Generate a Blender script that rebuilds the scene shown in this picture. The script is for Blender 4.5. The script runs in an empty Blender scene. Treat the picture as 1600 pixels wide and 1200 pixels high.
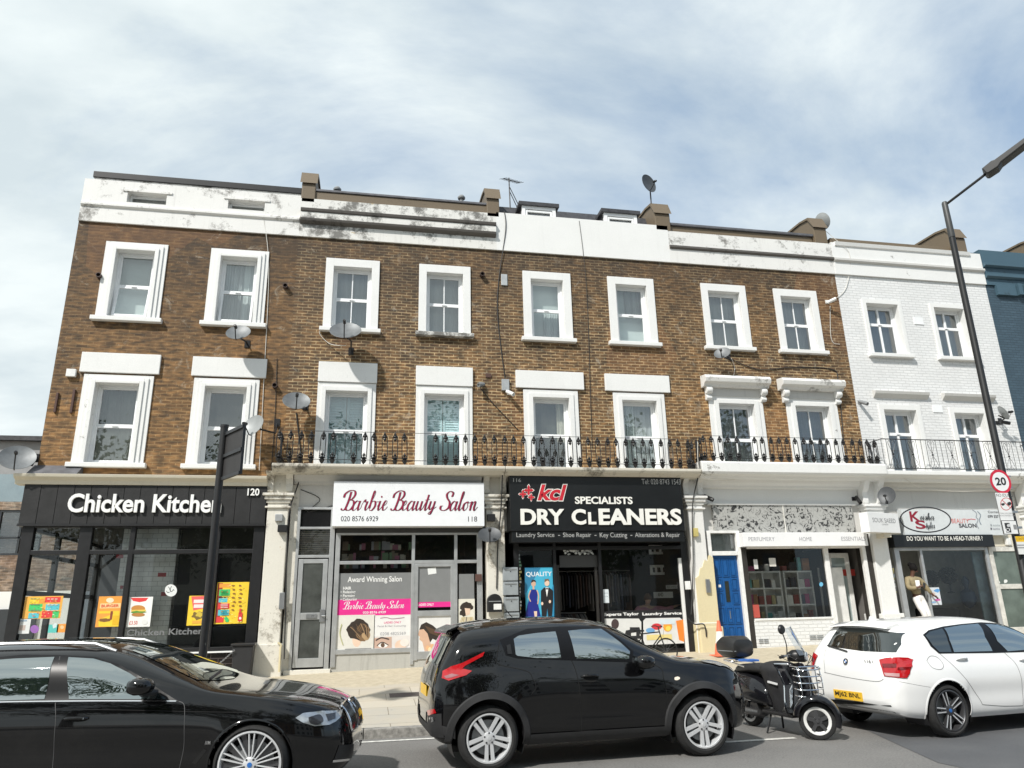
import bpy, bmesh, math, random
import numpy as np
from mathutils import Vector, Matrix, geometry
from mathutils.bvhtree import BVHTree
random.seed(7)
SC = bpy.context.scene
COL = SC.collection
PI = math.pi
# ---------------------------------------------------------------- camera
CAM = Vector((0, -17, 1.65))
FPX = 1149.142
def cam_axes(pan, pitch, roll):
    cp, sp, ct, st = math.cos(pan), math.sin(pan), math.cos(pitch), math.sin(pitch)
    f = Vector((sp*ct, cp*ct, st)); r = Vector((cp, -sp, 0)); d = f.cross(r)
    cr, sr = math.cos(roll), math.sin(roll)
    return r*cr + d*sr, d*cr - r*sr, f
CR, CD, CF = cam_axes(0.199162229, 0.298103942, 0.0231662275)
cam = bpy.data.cameras.new('camera'); camo = bpy.data.objects.new('camera', cam); COL.objects.link(camo)
cam.sensor_width = 36; cam.lens = FPX/1600*36; cam.clip_end = 2000; cam.clip_start = .05
mw = Matrix.Identity(4)
for i in range(3):
    mw[i][0] = CR[i]; mw[i][1] = -CD[i]; mw[i][2] = -CF[i]; mw[i][3] = CAM[i]
camo.matrix_world = mw
SC.camera = camo
# ---------------------------------------------------------------- sun, sky, exposure
SUN_TRAVEL = Vector((.50, .50, -.72)).normalized()
sun = bpy.data.lights.new('sun', 'SUN'); sun.energy = 3.7; sun.angle = math.radians(1.8); sun.color = (1, .965, .91)
suno = bpy.data.objects.new('sun', sun); COL.objects.link(suno)
suno.rotation_euler = SUN_TRAVEL.to_track_quat('-Z', 'Y').to_euler()
W = bpy.data.worlds.new('World'); SC.world = W; W.use_nodes = True
nt = W.node_tree; nt.nodes.clear()
def N(nt, t, **k):
    n = nt.nodes.new(t)
    for a, b in k.items():
        if a.startswith('i_'):
            n.inputs[a[2:].replace('_', ' ')].default_value = b
        else: setattr(n, a, b)
    return n
out = N(nt, 'ShaderNodeOutputWorld'); bg = N(nt, 'ShaderNodeBackground'); bg.inputs[1].default_value = .15
sky = N(nt, 'ShaderNodeTexSky', sky_type='NISHITA'); sky.sun_disc = False
sd = -SUN_TRAVEL
sky.sun_elevation = math.asin(sd.z); sky.sun_rotation = math.atan2(sd.x, sd.y); sky.air_density = 1.0; sky.dust_density = 1.2; sky.ozone_density = 1.5
tc = N(nt, 'ShaderNodeTexCoord')
sep = N(nt, 'ShaderNodeSeparateXYZ'); nt.links.new(tc.outputs['Generated'], sep.inputs[0])
zz = N(nt, 'ShaderNodeMath', operation='MAXIMUM'); zz.inputs[1].default_value = .06; nt.links.new(sep.outputs[2], zz.inputs[0])
zd = N(nt, 'ShaderNodeMath', operation='ADD'); zd.inputs[1].default_value = .25; nt.links.new(zz.outputs[0], zd.inputs[0])
dx = N(nt, 'ShaderNodeMath', operation='DIVIDE'); nt.links.new(sep.outputs[0], dx.inputs[0]); nt.links.new(zd.outputs[0], dx.inputs[1])
dy = N(nt, 'ShaderNodeMath', operation='DIVIDE'); nt.links.new(sep.outputs[1], dy.inputs[0]); nt.links.new(zd.outputs[0], dy.inputs[1])
cmb = N(nt, 'ShaderNodeCombineXYZ'); nt.links.new(dx.outputs[0], cmb.inputs[0]); nt.links.new(dy.outputs[0], cmb.inputs[1])
mp = N(nt, 'ShaderNodeMapping'); mp.inputs['Rotation'].default_value = (0, 0, .5); mp.inputs['Scale'].default_value = (1.0, 1.5, 1); mp.inputs['Location'].default_value = (3.1, 1.7, 0)
nt.links.new(cmb.outputs[0], mp.inputs[0])
n1 = N(nt, 'ShaderNodeTexNoise'); n1.inputs['Scale'].default_value = 1.15; n1.inputs['Detail'].default_value = 9; n1.inputs['Roughness'].default_value = .60; n1.inputs['Distortion'].default_value = .35
nt.links.new(mp.outputs[0], n1.inputs[0])
# thinner cloud towards the right of the street
gx = N(nt, 'ShaderNodeMath', operation='MULTIPLY_ADD'); gx.inputs[1].default_value = -.34; nt.links.new(sep.outputs[0], gx.inputs[0]); nt.links.new(n1.outputs[0], gx.inputs[2])
gz = N(nt, 'ShaderNodeMath', operation='MULTIPLY_ADD'); gz.inputs[1].default_value = -.10; nt.links.new(sep.outputs[2], gz.inputs[0]); nt.links.new(gx.outputs[0], gz.inputs[2])
cr = N(nt, 'ShaderNodeValToRGB'); cr.color_ramp.elements[0].position = .16; cr.color_ramp.elements[1].position = .46
cr.color_ramp.elements[0].color = (.16, .16, .16, 1); cr.color_ramp.elements[1].color = (.97, .97, .97, 1)
nt.links.new(gz.outputs[0], cr.inputs[0])
n2 = N(nt, 'ShaderNodeTexNoise'); n2.inputs['Scale'].default_value = 2.3; n2.inputs['Detail'].default_value = 7; n2.inputs['Roughness'].default_value = .55; nt.links.new(mp.outputs[0], n2.inputs[0])
cc = N(nt, 'ShaderNodeValToRGB'); cc.color_ramp.elements[0].position = .36; cc.color_ramp.elements[1].position = .62
cc.color_ramp.elements[0].color = (3.75, 4.25, 4.45, 1); cc.color_ramp.elements[1].color = (5.0, 5.4, 5.4, 1)
nt.links.new(n2.outputs[0], cc.inputs[0])
mx = N(nt, 'ShaderNodeMix', data_type='RGBA'); nt.links.new(cr.outputs[0], mx.inputs[0]); hz = N(nt, 'ShaderNodeMix', data_type='RGBA'); hz.inputs[0].default_value = .62; hz.inputs[7].default_value = (1.75, 2.55, 3.55, 1); nt.links.new(sky.outputs[0], hz.inputs[6]); nt.links.new(hz.outputs[2], mx.inputs[6]); nt.links.new(cc.outputs[0], mx.inputs[7])
nt.links.new(mx.outputs[2], bg.inputs[0]); nt.links.new(bg.outputs[0], out.inputs[0])
SC.view_settings.view_transform = 'Standard'; SC.view_settings.look = 'None'; SC.view_settings.exposure = 0.33; SC.view_settings.gamma = 1
SC.render.engine = 'CYCLES'; SC.cycles.max_bounces = 6; SC.cycles.transparent_max_bounces = 12
# ---------------------------------------------------------------- measuring: a point of the photograph on the vertical plane y = Y
def F(px, py, Y=0.0):
    d = CR*(px-800) + CD*(py-600) + CF*FPX
    t = (Y - CAM.y)/d.y
    p = CAM + d*t
    return p.x, p.z
def G(px, py, z=0.0):
    d = CR*(px-800) + CD*(py-600) + CF*FPX
    t = (z - CAM.z)/d.z
    p = CAM + d*t
    return p.x, p.y
# ---------------------------------------------------------------- materials
MATS = {}
def newmat(name):
    m = bpy.data.materials.new(name); m.use_nodes = True
    nt = m.node_tree; nt.nodes.clear()
    o = N(nt, 'ShaderNodeOutputMaterial'); b = N(nt, 'ShaderNodeBsdfPrincipled'); nt.links.new(b.outputs[0], o.inputs[0])
    return m, nt, b
def coords(nt, scale=(1, 1, 1), world=False):
    if world:
        g = N(nt, 'ShaderNodeNewGeometry'); s = g.outputs['Position']
    else:
        g = N(nt, 'ShaderNodeTexCoord'); s = g.outputs['Object']
    mp = N(nt, 'ShaderNodeMapping'); mp.inputs['Scale'].default_value = scale; nt.links.new(s, mp.inputs[0]); return mp.outputs[0]
def noise(nt, vec, scale, detail=4, rough=.55, dist=0):
    n = N(nt, 'ShaderNodeTexNoise'); n.inputs['Scale'].default_value = scale; n.inputs['Detail'].default_value = detail; n.inputs['Roughness'].default_value = rough
    n.inputs['Distortion'].default_value = dist
    nt.links.new(vec, n.inputs[0]); return n.outputs[0]
def ramp(nt, fac, p0, p1, c0=(0, 0, 0, 1), c1=(1, 1, 1, 1)):
    r = N(nt, 'ShaderNodeValToRGB'); e = r.color_ramp.elements; e[0].position = p0; e[1].position = p1
    e[0].color = tuple(c0)[:3]+(1,); e[1].color = tuple(c1)[:3]+(1,); nt.links.new(fac, r.inputs[0]); return r.outputs[0]
def mix(nt, fac, a, b, mode='MIX'):
    m = N(nt, 'ShaderNodeMix', data_type='RGBA', blend_type=mode)
    for i, s in ((0, fac), (6, a), (7, b)):
        if isinstance(s, (int, float)): m.inputs[i].default_value = s
        elif isinstance(s, tuple): m.inputs[i].default_value = tuple(s)[:3]+(1,)
        else: nt.links.new(s, m.inputs[i])
    return m.outputs[2]
def bumpn(nt, b, h, strength=.3, dist=.01):
    n = N(nt, 'ShaderNodeBump'); n.inputs['Strength'].default_value = strength; n.inputs['Distance'].default_value = dist
    nt.links.new(h, n.inputs['Height']); nt.links.new(n.outputs[0], b.inputs['Normal'])
def mat(name, col, rough=.5, metal=0, var=.12, scale=5, bump=0, bscale=60, spec=.5, coat=0, emit=0):
    if name in MATS: return MATS[name]
    m, nt, b = newmat(name); v = coords(nt)
    c = tuple(col)
    lo = tuple(max(0, x*(1-var)) for x in c); hi = tuple(min(1, x*(1+var)) for x in c)
    nz = noise(nt, v, scale, 5, .6)
    nt.links.new(ramp(nt, nz, .3, .7, lo, hi), b.inputs['Base Color'])
    b.inputs['Roughness'].default_value = rough; b.inputs['Metallic'].default_value = metal
    b.inputs['Specular IOR Level'].default_value = spec
    b.inputs['Coat Weight'].default_value = coat; b.inputs['Coat Roughness'].default_value = .03
    if bump: bumpn(nt, b, noise(nt, v, bscale, 3), bump, .01)
    if emit:
        b.inputs['Emission Color'].default_value = c+(1,); b.inputs['Emission Strength'].default_value = emit
    MATS[name] = m; return m
def brick(name, c1, c2, mortar, painted=False, zdark=None, patch=None):
    if name in MATS: return MATS[name]
    m, nt, b = newmat(name)
    g = N(nt, 'ShaderNodeNewGeometry'); sp = N(nt, 'ShaderNodeSeparateXYZ'); nt.links.new(g.outputs['Position'], sp.inputs[0])
    ad = N(nt, 'ShaderNodeMath', operation='ADD'); nt.links.new(sp.outputs[0], ad.inputs[0]); nt.links.new(sp.outputs[1], ad.inputs[1])
    cb = N(nt, 'ShaderNodeCombineXYZ'); nt.links.new(ad.outputs[0], cb.inputs[0]); nt.links.new(sp.outputs[2], cb.inputs[1])
    wob = N(nt, 'ShaderNodeTexNoise'); wob.inputs['Scale'].default_value = 5; nt.links.new(cb.outputs[0], wob.inputs[0])
    wm = N(nt, 'ShaderNodeVectorMath', operation='MULTIPLY_ADD'); wm.inputs[1].default_value = (.028, .028, 0); nt.links.new(wob.outputs['Color'], wm.inputs[0]); nt.links.new(cb.outputs[0], wm.inputs[2])
    bt = N(nt, 'ShaderNodeTexBrick'); nt.links.new(wm.outputs[0], bt.inputs['Vector'])
    bt.inputs['Scale'].default_value = 1; bt.inputs['Brick Width'].default_value = .235; bt.inputs['Row Height'].default_value = .078; bt.inputs['Mortar Size'].default_value = .0105
    bt.inputs['Mortar Smooth'].default_value = .25; bt.inputs['Bias'].default_value = 0; bt.offset = .5
    bt.inputs['Color1'].default_value = c1+(1,); bt.inputs['Color2'].default_value = c2+(1,); bt.inputs['Mortar'].default_value = mortar+(1,)
    col = bt.outputs['Color']
    p = g.outputs['Position']
    if not painted:
        big = noise(nt, p, .55, 4, .6, .4); col = mix(nt, ramp(nt, big, .42, .70), col, mix(nt, .45, col, (.38, .205, .075), 'MIX'))
        mp2 = N(nt, 'ShaderNodeMapping'); mp2.inputs['Scale'].default_value = (4, 4, 12.8); nt.links.new(p, mp2.inputs[0])
        per = noise(nt, mp2.outputs[0], 1.1, 1, .5); col = mix(nt, .8, col, ramp(nt, per, .33, .68, (.34, .34, .34), (1.6, 1.5, 1.4)), 'MULTIPLY')
        soot = noise(nt, p, 1.3, 6, .65, .6)
        zr = N(nt, 'ShaderNodeMapRange'); zr.inputs[1].default_value = 5.6; zr.inputs[2].default_value = 10.6; zr.inputs[3].default_value = -.10; zr.inputs[4].default_value = .42; nt.links.new(sp.outputs[2], zr.inputs[0])
        sa = N(nt, 'ShaderNodeMath', operation='ADD'); nt.links.new(soot, sa.inputs[0]); nt.links.new(zr.outputs[0], sa.inputs[1])
        col = mix(nt, ramp(nt, sa.outputs[0], .42, .95), col, mix(nt, .74, col, (.026, .018, .012)))
        mp3 = N(nt, 'ShaderNodeMapping'); mp3.inputs['Scale'].default_value = (5, 5, .35); nt.links.new(p, mp3.inputs[0])
        st_ = noise(nt, mp3.outputs[0], 1, 6, .7); col = mix(nt, ramp(nt, st_, .54, .74), col, mix(nt, .38, col, (.03, .022, .015)))
        pat = N(nt, 'ShaderNodeTexVoronoi'); pat.inputs['Scale'].default_value = .55; nt.links.new(wm.outputs[0], pat.inputs[0]); pc = N(nt, 'ShaderNodeSeparateColor'); nt.links.new(pat.outputs['Color'], pc.inputs[0])
        col = mix(nt, ramp(nt, pc.outputs[0], .80, .84), col, mix(nt, .16, col, (.34, .15, .06)))
        eff = noise(nt, p, 2.1, 8, .75, 1.2); col = mix(nt, ramp(nt, eff, .58, .70), col, mix(nt, .42, col, (.55, .50, .40)))
    else:
        col = mix(nt, ramp(nt, noise(nt, p, 1.4, 6, .65), .35, .7), col, mix(nt, .5, col, mortar))
    nt.links.new(col, b.inputs['Base Color']); b.inputs['Roughness'].default_value = .75 if not painted else .55
    inv = N(nt, 'ShaderNodeMath', operation='MULTIPLY_ADD'); inv.inputs[1].default_value = -1; nt.links.new(bt.outputs['Fac'], inv.inputs[0])
    nn = noise(nt, p, 45, 3); nt.links.new(nn, inv.inputs[2])
    bumpn(nt, b, inv.outputs[0], .55 if not painted else .6, .012)
    MATS[name] = m; return m
def stucco(name, col=(.78, .77, .73), dirt=(.10, .09, .075), amount=.5, streak=.5, rough=.6, peel=0):
    if name in MATS: return MATS[name]
    m, nt, b = newmat(name)
    g = N(nt, 'ShaderNodeNewGeometry'); p = g.outputs['Position']
    base = mix(nt, noise(nt, p, 1.7, 5), tuple(c*.9 for c in col), col)
    a = noise(nt, p, 2.6, 10, .78, .15); big = noise(nt, p, .7, 3)
    am = N(nt, 'ShaderNodeMath', operation='MULTIPLY_ADD'); am.inputs[1].default_value = .55; nt.links.new(big, am.inputs[0]); nt.links.new(a, am.inputs[2])
    hi = 1.22 - .45*amount
    c = mix(nt, ramp(nt, am.outputs[0], hi-.07, hi+.05), base, mix(nt, .85, base, dirt))
    mp = N(nt, 'ShaderNodeMapping'); mp.inputs['Scale'].default_value = (9, 9, .55); nt.links.new(p, mp.inputs[0])
    s = noise(nt, mp.outputs[0], 1, 5, .7)
    c = mix(nt, mix(nt, .5*streak, (0, 0, 0), ramp(nt, s, .55, .8)), c, dirt)
    fine = noise(nt, p, 38, 4, .7); c = mix(nt, .28, c, ramp(nt, fine, .3, .7, (.7, .7, .7), (1.0, 1.0, 1.0)), 'MULTIPLY')
    if peel:
        q = noise(nt, p, 3.1, 8, .7, .5); c = mix(nt, ramp(nt, q, .72-.1*peel, .735-.1*peel), c, (.50, .40, .24))
    nt.links.new(c, b.inputs['Base Color']); b.inputs['Roughness'].default_value = rough
    bumpn(nt, b, a, .25, .02)
    MATS[name] = m; return m
def glassmat(name, tint=(1, 1, 1), gloss=.10, rough=.0, dirt=.03, dirtcol=(.6, .62, .6)):
    if name in MATS: return MATS[name]
    m = bpy.data.materials.new(name); m.use_nodes = True; nt = m.node_tree; nt.nodes.clear()
    o = N(nt, 'ShaderNodeOutputMaterial'); t = N(nt, 'ShaderNodeBsdfTransparent'); t.inputs[0].default_value = tint+(1,)
    gl = N(nt, 'ShaderNodeBsdfGlossy'); gl.inputs['Roughness'].default_value = rough; gl.inputs[0].default_value = (.95, .98, 1, 1)
    fr = N(nt, 'ShaderNodeFresnel'); fr.inputs[0].default_value = 1.5
    ad = N(nt, 'ShaderNodeMath', operation='MULTIPLY_ADD', use_clamp=True); ad.inputs[1].default_value = 1.3; ad.inputs[2].default_value = gloss; nt.links.new(fr.outputs[0], ad.inputs[0])
    g = N(nt, 'ShaderNodeNewGeometry')
    bm_ = N(nt, 'ShaderNodeBump'); bm_.inputs['Strength'].default_value = .02; bm_.inputs['Distance'].default_value = .02
    nt.links.new(noise(nt, g.outputs['Position'], 1.6, 2), bm_.inputs['Height']); nt.links.new(bm_.outputs[0], gl.inputs['Normal'])
    ms = N(nt, 'ShaderNodeMixShader'); nt.links.new(ad.outputs[0], ms.inputs[0]); nt.links.new(t.outputs[0], ms.inputs[1]); nt.links.new(gl.outputs[0], ms.inputs[2])
    df = N(nt, 'ShaderNodeBsdfDiffuse'); df.inputs[0].default_value = dirtcol+(1,)
    dm = N(nt, 'ShaderNodeMath', operation='MULTIPLY'); dm.inputs[1].default_value = dirt*2; nt.links.new(noise(nt, g.outputs['Position'], 3, 6), dm.inputs[0])
    m2 = N(nt, 'ShaderNodeMixShader'); nt.links.new(dm.outputs[0], m2.inputs[0]); nt.links.new(ms.outputs[0], m2.inputs[1]); nt.links.new(df.outputs[0], m2.inputs[2])
    nt.links.new(m2.outputs[0], o.inputs[0]); MATS[name] = m; return m
# ---------------------------------------------------------------- mesh builder
class MB:
    def __init__(s): s.v = []; s.f = []; s.mi = []; s.m = 0
    def add(s, vs, fs):
        o = len(s.v); s.v += [tuple(v) for v in vs]
        for f in fs: s.f.append([i+o for i in f]); s.mi.append(s.m)
        return s
    def box(s, x0, x1, y0, y1, z0, z1):
        x0, x1 = min(x0, x1), max(x0, x1); y0, y1 = min(y0, y1), max(y0, y1); z0, z1 = min(z0, z1), max(z0, z1)
        return s.add([(x0, y0, z0), (x1, y0, z0), (x1, y1, z0), (x0, y1, z0), (x0, y0, z1), (x1, y0, z1), (x1, y1, z1), (x0, y1, z1)],
                     [(0, 3, 2, 1), (4, 5, 6, 7), (0, 1, 5, 4), (1, 2, 6, 5), (2, 3, 7, 6), (3, 0, 4, 7)])
    def quad(s, *p): return s.add(p, [tuple(range(len(p)))])
    def obox(s, c, ax, ay, az):  # oriented box from centre and three half axes
        c, ax, ay, az = Vector(c), Vector(ax), Vector(ay), Vector(az)
        vs = [c+ax*i+ay*j+az*k for k in (-1, 1) for i, j in ((-1, -1), (1, -1), (1, 1), (-1, 1))]
        return s.add(vs, [(0, 3, 2, 1), (4, 5, 6, 7), (0, 1, 5, 4), (1, 2, 6, 5), (2, 3, 7, 6), (3, 0, 4, 7)])
    def tube(s, pts, r, n=8, caps=True):
        pts = [Vector(p) for p in pts]; rs = r if isinstance(r, (list, tuple)) else [r]*len(pts)
        t0 = (pts[1]-pts[0]).normalized(); up = Vector((0, 0, 1)) if abs(t0.z) < .9 else Vector((1, 0, 0))
        nrm = t0.cross(up).normalized(); vs = []
        for i, p in enumerate(pts):
            a = pts[max(0, i-1)]; b = pts[min(len(pts)-1, i+1)]; t = (b-a).normalized() if (b-a).length > 1e-9 else t0
            nrm = (nrm - t*nrm.dot(t)).normalized(); bn = t.cross(nrm)
            for k in range(n):
                q = 2*PI*k/n; vs.append(p + (nrm*math.cos(q)+bn*math.sin(q))*rs[i])
        fs = [(i*n+k, i*n+(k+1) % n, (i+1)*n+(k+1) % n, (i+1)*n+k) for i in range(len(pts)-1) for k in range(n)]
        if caps: fs += [tuple(range(n-1, -1, -1)), tuple(range((len(pts)-1)*n, len(pts)*n))]
        return s.add(vs, fs)
    def lathe(s, prof, c, axis=(0, 0, 1), n=24):  # prof: (r, h)
        c = Vector(c); a = Vector(axis).normalized(); u = a.cross(Vector((0, 0, 1)) if abs(a.z) < .9 else Vector((1, 0, 0))).normalized(); w = a.cross(u)
        vs = [c + a*h + (u*math.cos(2*PI*k/n) + w*math.sin(2*PI*k/n))*r for r, h in prof for k in range(n)]
        fs = [(i*n+k, i*n+(k+1) % n, (i+1)*n+(k+1) % n, (i+1)*n+k) for i in range(len(prof)-1) for k in range(n)]
        return s.add(vs, fs)
    def prism(s, poly, O=(0, 0, 0), U=(1, 0, 0), V=(0, 0, 1), D=(0, 1, 0)):  # polygon in O+aU+bV, extruded by D
        O, U, V, D = Vector(O), Vector(U), Vector(V), Vector(D); n = len(poly)
        a = [O+U*x+V*y for x, y in poly]; b = [p+D for p in a]
        return s.add(a+b, [tuple(range(n)), tuple(range(2*n-1, n-1, -1))]+[(i, i+n, (i+1) % n+n, (i+1) % n) for i in range(n)])
    def ball(s, c, r, n=10, m=7, sc=(1, 1, 1)):
        c = Vector(c); vs = []
        for i in range(m+1):
            th = PI*i/m
            for k in range(n):
                ph = 2*PI*k/n; vs.append((c.x+r*sc[0]*math.sin(th)*math.cos(ph), c.y+r*sc[1]*math.sin(th)*math.sin(ph), c.z+r*sc[2]*math.cos(th)))
        return s.add(vs, [(i*n+k, (i+1)*n+k, (i+1)*n+(k+1) % n, i*n+(k+1) % n) for i in range(m) for k in range(n)])
    def disc(s, c, r, axis=(0, -1, 0), n=24, r2=None):
        c = Vector(c); a = Vector(axis).normalized(); u = a.cross(Vector((0, 0, 1)) if abs(a.z) < .9 else Vector((1, 0, 0))).normalized(); w = a.cross(u)
        return s.add([c+u*math.cos(2*PI*k/n)*r+w*math.sin(2*PI*k/n)*(r2 or r) for k in range(n)], [tuple(range(n))])
    def build(s, name, mats, parent=None, smooth=False, bev=0, local=False, sub=0, fixn=True):
        me = bpy.data.meshes.new(name)
        off = Vector((0, 0, 0))
        if parent is not None and not local:
            r = parent
            while r is not None: off = off + Vector(r.location); r = r.parent
        me.from_pydata([tuple(Vector(v)-off) for v in s.v], [], s.f)
        if not isinstance(mats, (list, tuple)): mats = [mats]
        for m_ in mats: me.materials.append(m_)
        me.polygons.foreach_set('material_index', s.mi)
        bm = bmesh.new(); bm.from_mesh(me)
        if fixn: bmesh.ops.recalc_face_normals(bm, faces=bm.faces)
        if bev:
            ed = [e for e in bm.edges if len(e.link_faces) == 2 and e.calc_face_angle(0) > .6]
            bmesh.ops.bevel(bm, geom=ed, offset=bev, segments=2, profile=.6, affect='EDGES', clamp_overlap=True)
        bm.to_mesh(me); bm.free()
        if smooth:
            me.polygons.foreach_set('use_smooth', [True]*len(me.polygons))
            try: me.set_sharp_from_angle(angle=math.radians(38 if smooth is True else smooth))
            except Exception: pass
        o = bpy.data.objects.new(name, me); COL.objects.link(o)
        if parent is not None: o.parent = parent
        return o
def tag(o, label=None, cat=None, group=None, kind=None):
    if label: o['label'] = label
    if cat: o['category'] = cat
    if group: o['group'] = group
    if kind: o['kind'] = kind
    return o
def thing(name, label, cat, loc=(0, 0, 0), rz=0, group=None):
    o = bpy.data.objects.new(name, None); COL.objects.link(o); o.location = loc; o.rotation_euler = (0, 0, rz); o.empty_display_size = .2
    return tag(o, label, cat, group)
def copy_tree(o, parent=None):
    c = o.copy(); COL.objects.link(c); c.parent = parent
    for ch in [x for x in bpy.data.objects if x.parent == o]: copy_tree(ch, c)
    return c
# ---------------------------------------------------------------- lettering
TXT = {}
def text_mesh(s, bold=0, depth=0):
    k = (s, bold, depth)
    if k in TXT: return TXT[k]
    cu = bpy.data.curves.new('lettering', 'FONT'); cu.body = s; cu.offset = bold; cu.extrude = depth; cu.resolution_u = 4
    ob = bpy.data.objects.new('lettering', cu); me = ob.to_mesh()
    vs = [tuple(v.co) for v in me.vertices]; fs = [tuple(p.vertices) for p in me.polygons]
    ob.to_mesh_clear(); bpy.data.objects.remove(ob); bpy.data.curves.remove(cu)
    TXT[k] = (vs, fs); return TXT[k]
def put2d(mb, vs, fs, O, U, V, Nn, depth=0):
    O, U, V, Nn = Vector(O), Vector(U), Vector(V), Vector(Nn)
    mb.add([O+U*v[0]+V*v[1]+Nn*v[2] for v in vs], fs)
def text(mb, s, O, U, V, bold=0, shear=0, depth=0):
    """lettering filling the box from O along U (width vector) and V (height vector); stands proud along -(UxV)... towards the viewer"""
    vs, fs = text_mesh(s, bold, depth and .5)
    if not vs: return mb
    xs = [v[0]+shear*v[1] for v in vs]; ys = [v[1] for v in vs]
    x0, x1, y0, y1 = min(xs), max(xs), min(ys), max(ys)
    U, V = Vector(U), Vector(V); Nn = U.cross(V).normalized()
    vv = [((x-x0)/(x1-x0), (v[1]-y0)/(y1-y0), (v[2]+.5)*depth if depth else 0) for x, v in zip(xs, vs)]
    put2d(mb, vv, fs, O, U, V, Nn)
    return mb
def ftext(mb, s, px0, py0, px1, py1, Y, **k):
    """front lettering measured as top-left / bottom-right in the photograph, on plane y=Y"""
    xa, za = F(px0, py1, Y); xb, zb = F(px1, py0, Y)
    return text(mb, s, (xa, Y, za), (xb-xa, 0, 0), (0, 0, zb-za), **k)
def catmull(p, n=8):
    p = [Vector(q) for q in p]; o = []
    for i in range(len(p)-1):
        a = p[max(0, i-1)]; b = p[i]; c = p[i+1]; d = p[min(len(p)-1, i+2)]
        for k in range(n):
            t = k/n; o.append(.5*((2*b)+(c-a)*t+(2*a-5*b+4*c-d)*t*t+(3*b-a-3*c+d)*t**3))
    o.append(p[-1]); return o
# ================================================================ ground
KY = -5.6
def zfac(x): return min(.95, max(.25, .47+.0187*(x+1.85)))
def zp(x, y):
    t = min(1, max(0, (y-KY)/-KY)); return .125 + t*(zfac(x)-.125)
def asphalt():
    m, nt, b = newmat('asphalt'); v = coords(nt)
    c = mix(nt, .5, ramp(nt, noise(nt, v, 120, 3, .7), .3, .7, (.07, .068, .066), (.22, .214, .205)), ramp(nt, noise(nt, v, 38, 4, .8), .35, .65, (.06, .058, .055), (.25, .243, .23)))
    c = mix(nt, ramp(nt, noise(nt, v, .7, 5, .6), .35, .7), c, mix(nt, .45, c, (.25, .24, .225)))
    c = mix(nt, ramp(nt, noise(nt, v, 2.3, 8, .7, 1), .62, .72), c, mix(nt, .5, c, (.04, .04, .042)))
    nt.links.new(c, b.inputs['Base Color']); b.inputs['Roughness'].default_value = .85
    bumpn(nt, b, noise(nt, v, 140, 2), .5, .006); return m
def asphalt_new():
    m, nt, b = newmat('newer asphalt'); v = coords(nt)
    c = ramp(nt, noise(nt, v, 150, 3, .7), .3, .7, (.05, .052, .056), (.115, .117, .122))
    nt.links.new(mix(nt, ramp(nt, noise(nt, v, .9, 5), .4, .7), c, mix(nt, .3, c, (.16, .16, .16))), b.inputs['Base Color']); b.inputs['Roughness'].default_value = .85
    bumpn(nt, b, noise(nt, v, 160, 2), .5, .005); return m
def paving():
    m, nt, b = newmat('paving slabs'); v = coords(nt)
    bt = N(nt, 'ShaderNodeTexBrick'); nt.links.new(v, bt.inputs[0]); bt.inputs['Scale'].default_value = 1; bt.inputs['Brick Width'].default_value = .9; bt.inputs['Row Height'].default_value = .6
    bt.inputs['Mortar Size'].default_value = .007; bt.inputs['Color1'].default_value = (.48, .445, .38, 1); bt.inputs['Color2'].default_value = (.41, .385, .335, 1); bt.inputs['Mortar'].default_value = (.17, .15, .12, 1)
    c = mix(nt, ramp(nt, noise(nt, v, 1.1, 6, .65), .35, .7), bt.outputs[0], mix(nt, .5, bt.outputs[0], (.55, .46, .32)))
    c = mix(nt, ramp(nt, noise(nt, v, 9, 5, .7), .6, .75), c, mix(nt, .3, c, (.12, .11, .10)))
    vo = N(nt, 'ShaderNodeTexVoronoi'); vo.inputs['Scale'].default_value = 3.2; nt.links.new(v, vo.inputs[0]); c = mix(nt, ramp(nt, vo.outputs['Distance'], .045, .06), mix(nt, .55, c, (.10, .09, .08)), c)
    g2 = N(nt, 'ShaderNodeNewGeometry'); s2 = N(nt, 'ShaderNodeSeparateXYZ'); nt.links.new(g2.outputs[0], s2.inputs[0]); ad = N(nt, 'ShaderNodeMath', operation='MULTIPLY_ADD'); ad.inputs[1].default_value = .5; nt.links.new(noise(nt, v, 2.2, 4), ad.inputs[0]); nt.links.new(s2.outputs[1], ad.inputs[2])
    mr = N(nt, 'ShaderNodeMapRange'); mr.inputs[1].default_value = -1.95; mr.inputs[2].default_value = -1.80; nt.links.new(ad.outputs[0], mr.inputs[0]); c = mix(nt, mr.outputs[0], c, ramp(nt, noise(nt, v, 7, 7, .75), .3, .7, (.38, .325, .23), (.55, .485, .36)))
    nt.links.new(c, b.inputs['Base Color']); b.inputs['Roughness'].default_value = .8; bumpn(nt, b, bt.outputs['Fac'], -.3, .006); return m
mb = MB(); nx, ny = 30, 30
XS = [-400, -60, -20, -8, 0, 8, 16, 24, 60, 400]; YS = [-400, -80, -30, -20, -14, -10, -8, -5.72]
for i in range(len(XS)-1):
    for j in range(len(YS)-1): mb.quad((XS[i], YS[j], 0), (XS[i+1], YS[j], 0), (XS[i+1], YS[j+1], 0), (XS[i], YS[j+1], 0))
mb.quad((-400, -5.72, 0), (400, -5.72, 0), (400, 400, -.02), (-400, 400, -.02))
tag(mb.build('road', asphalt()), kind='structure')
mb = MB(); a, b_, c_, d_ = G(1325, 1128), G(1465, 1192), (26, -12.5), (26, -5.76)
mb.quad((a[0], -5.76, .004), (a[0], a[1], .004), (b_[0], b_[1], .004), (b_[0]+.4, -12.5, .004), (26, -12.5, .004), (26, -5.76, .004))
tag(mb.build('road_patch', asphalt_new(), fixn=False), kind='structure')
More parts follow.
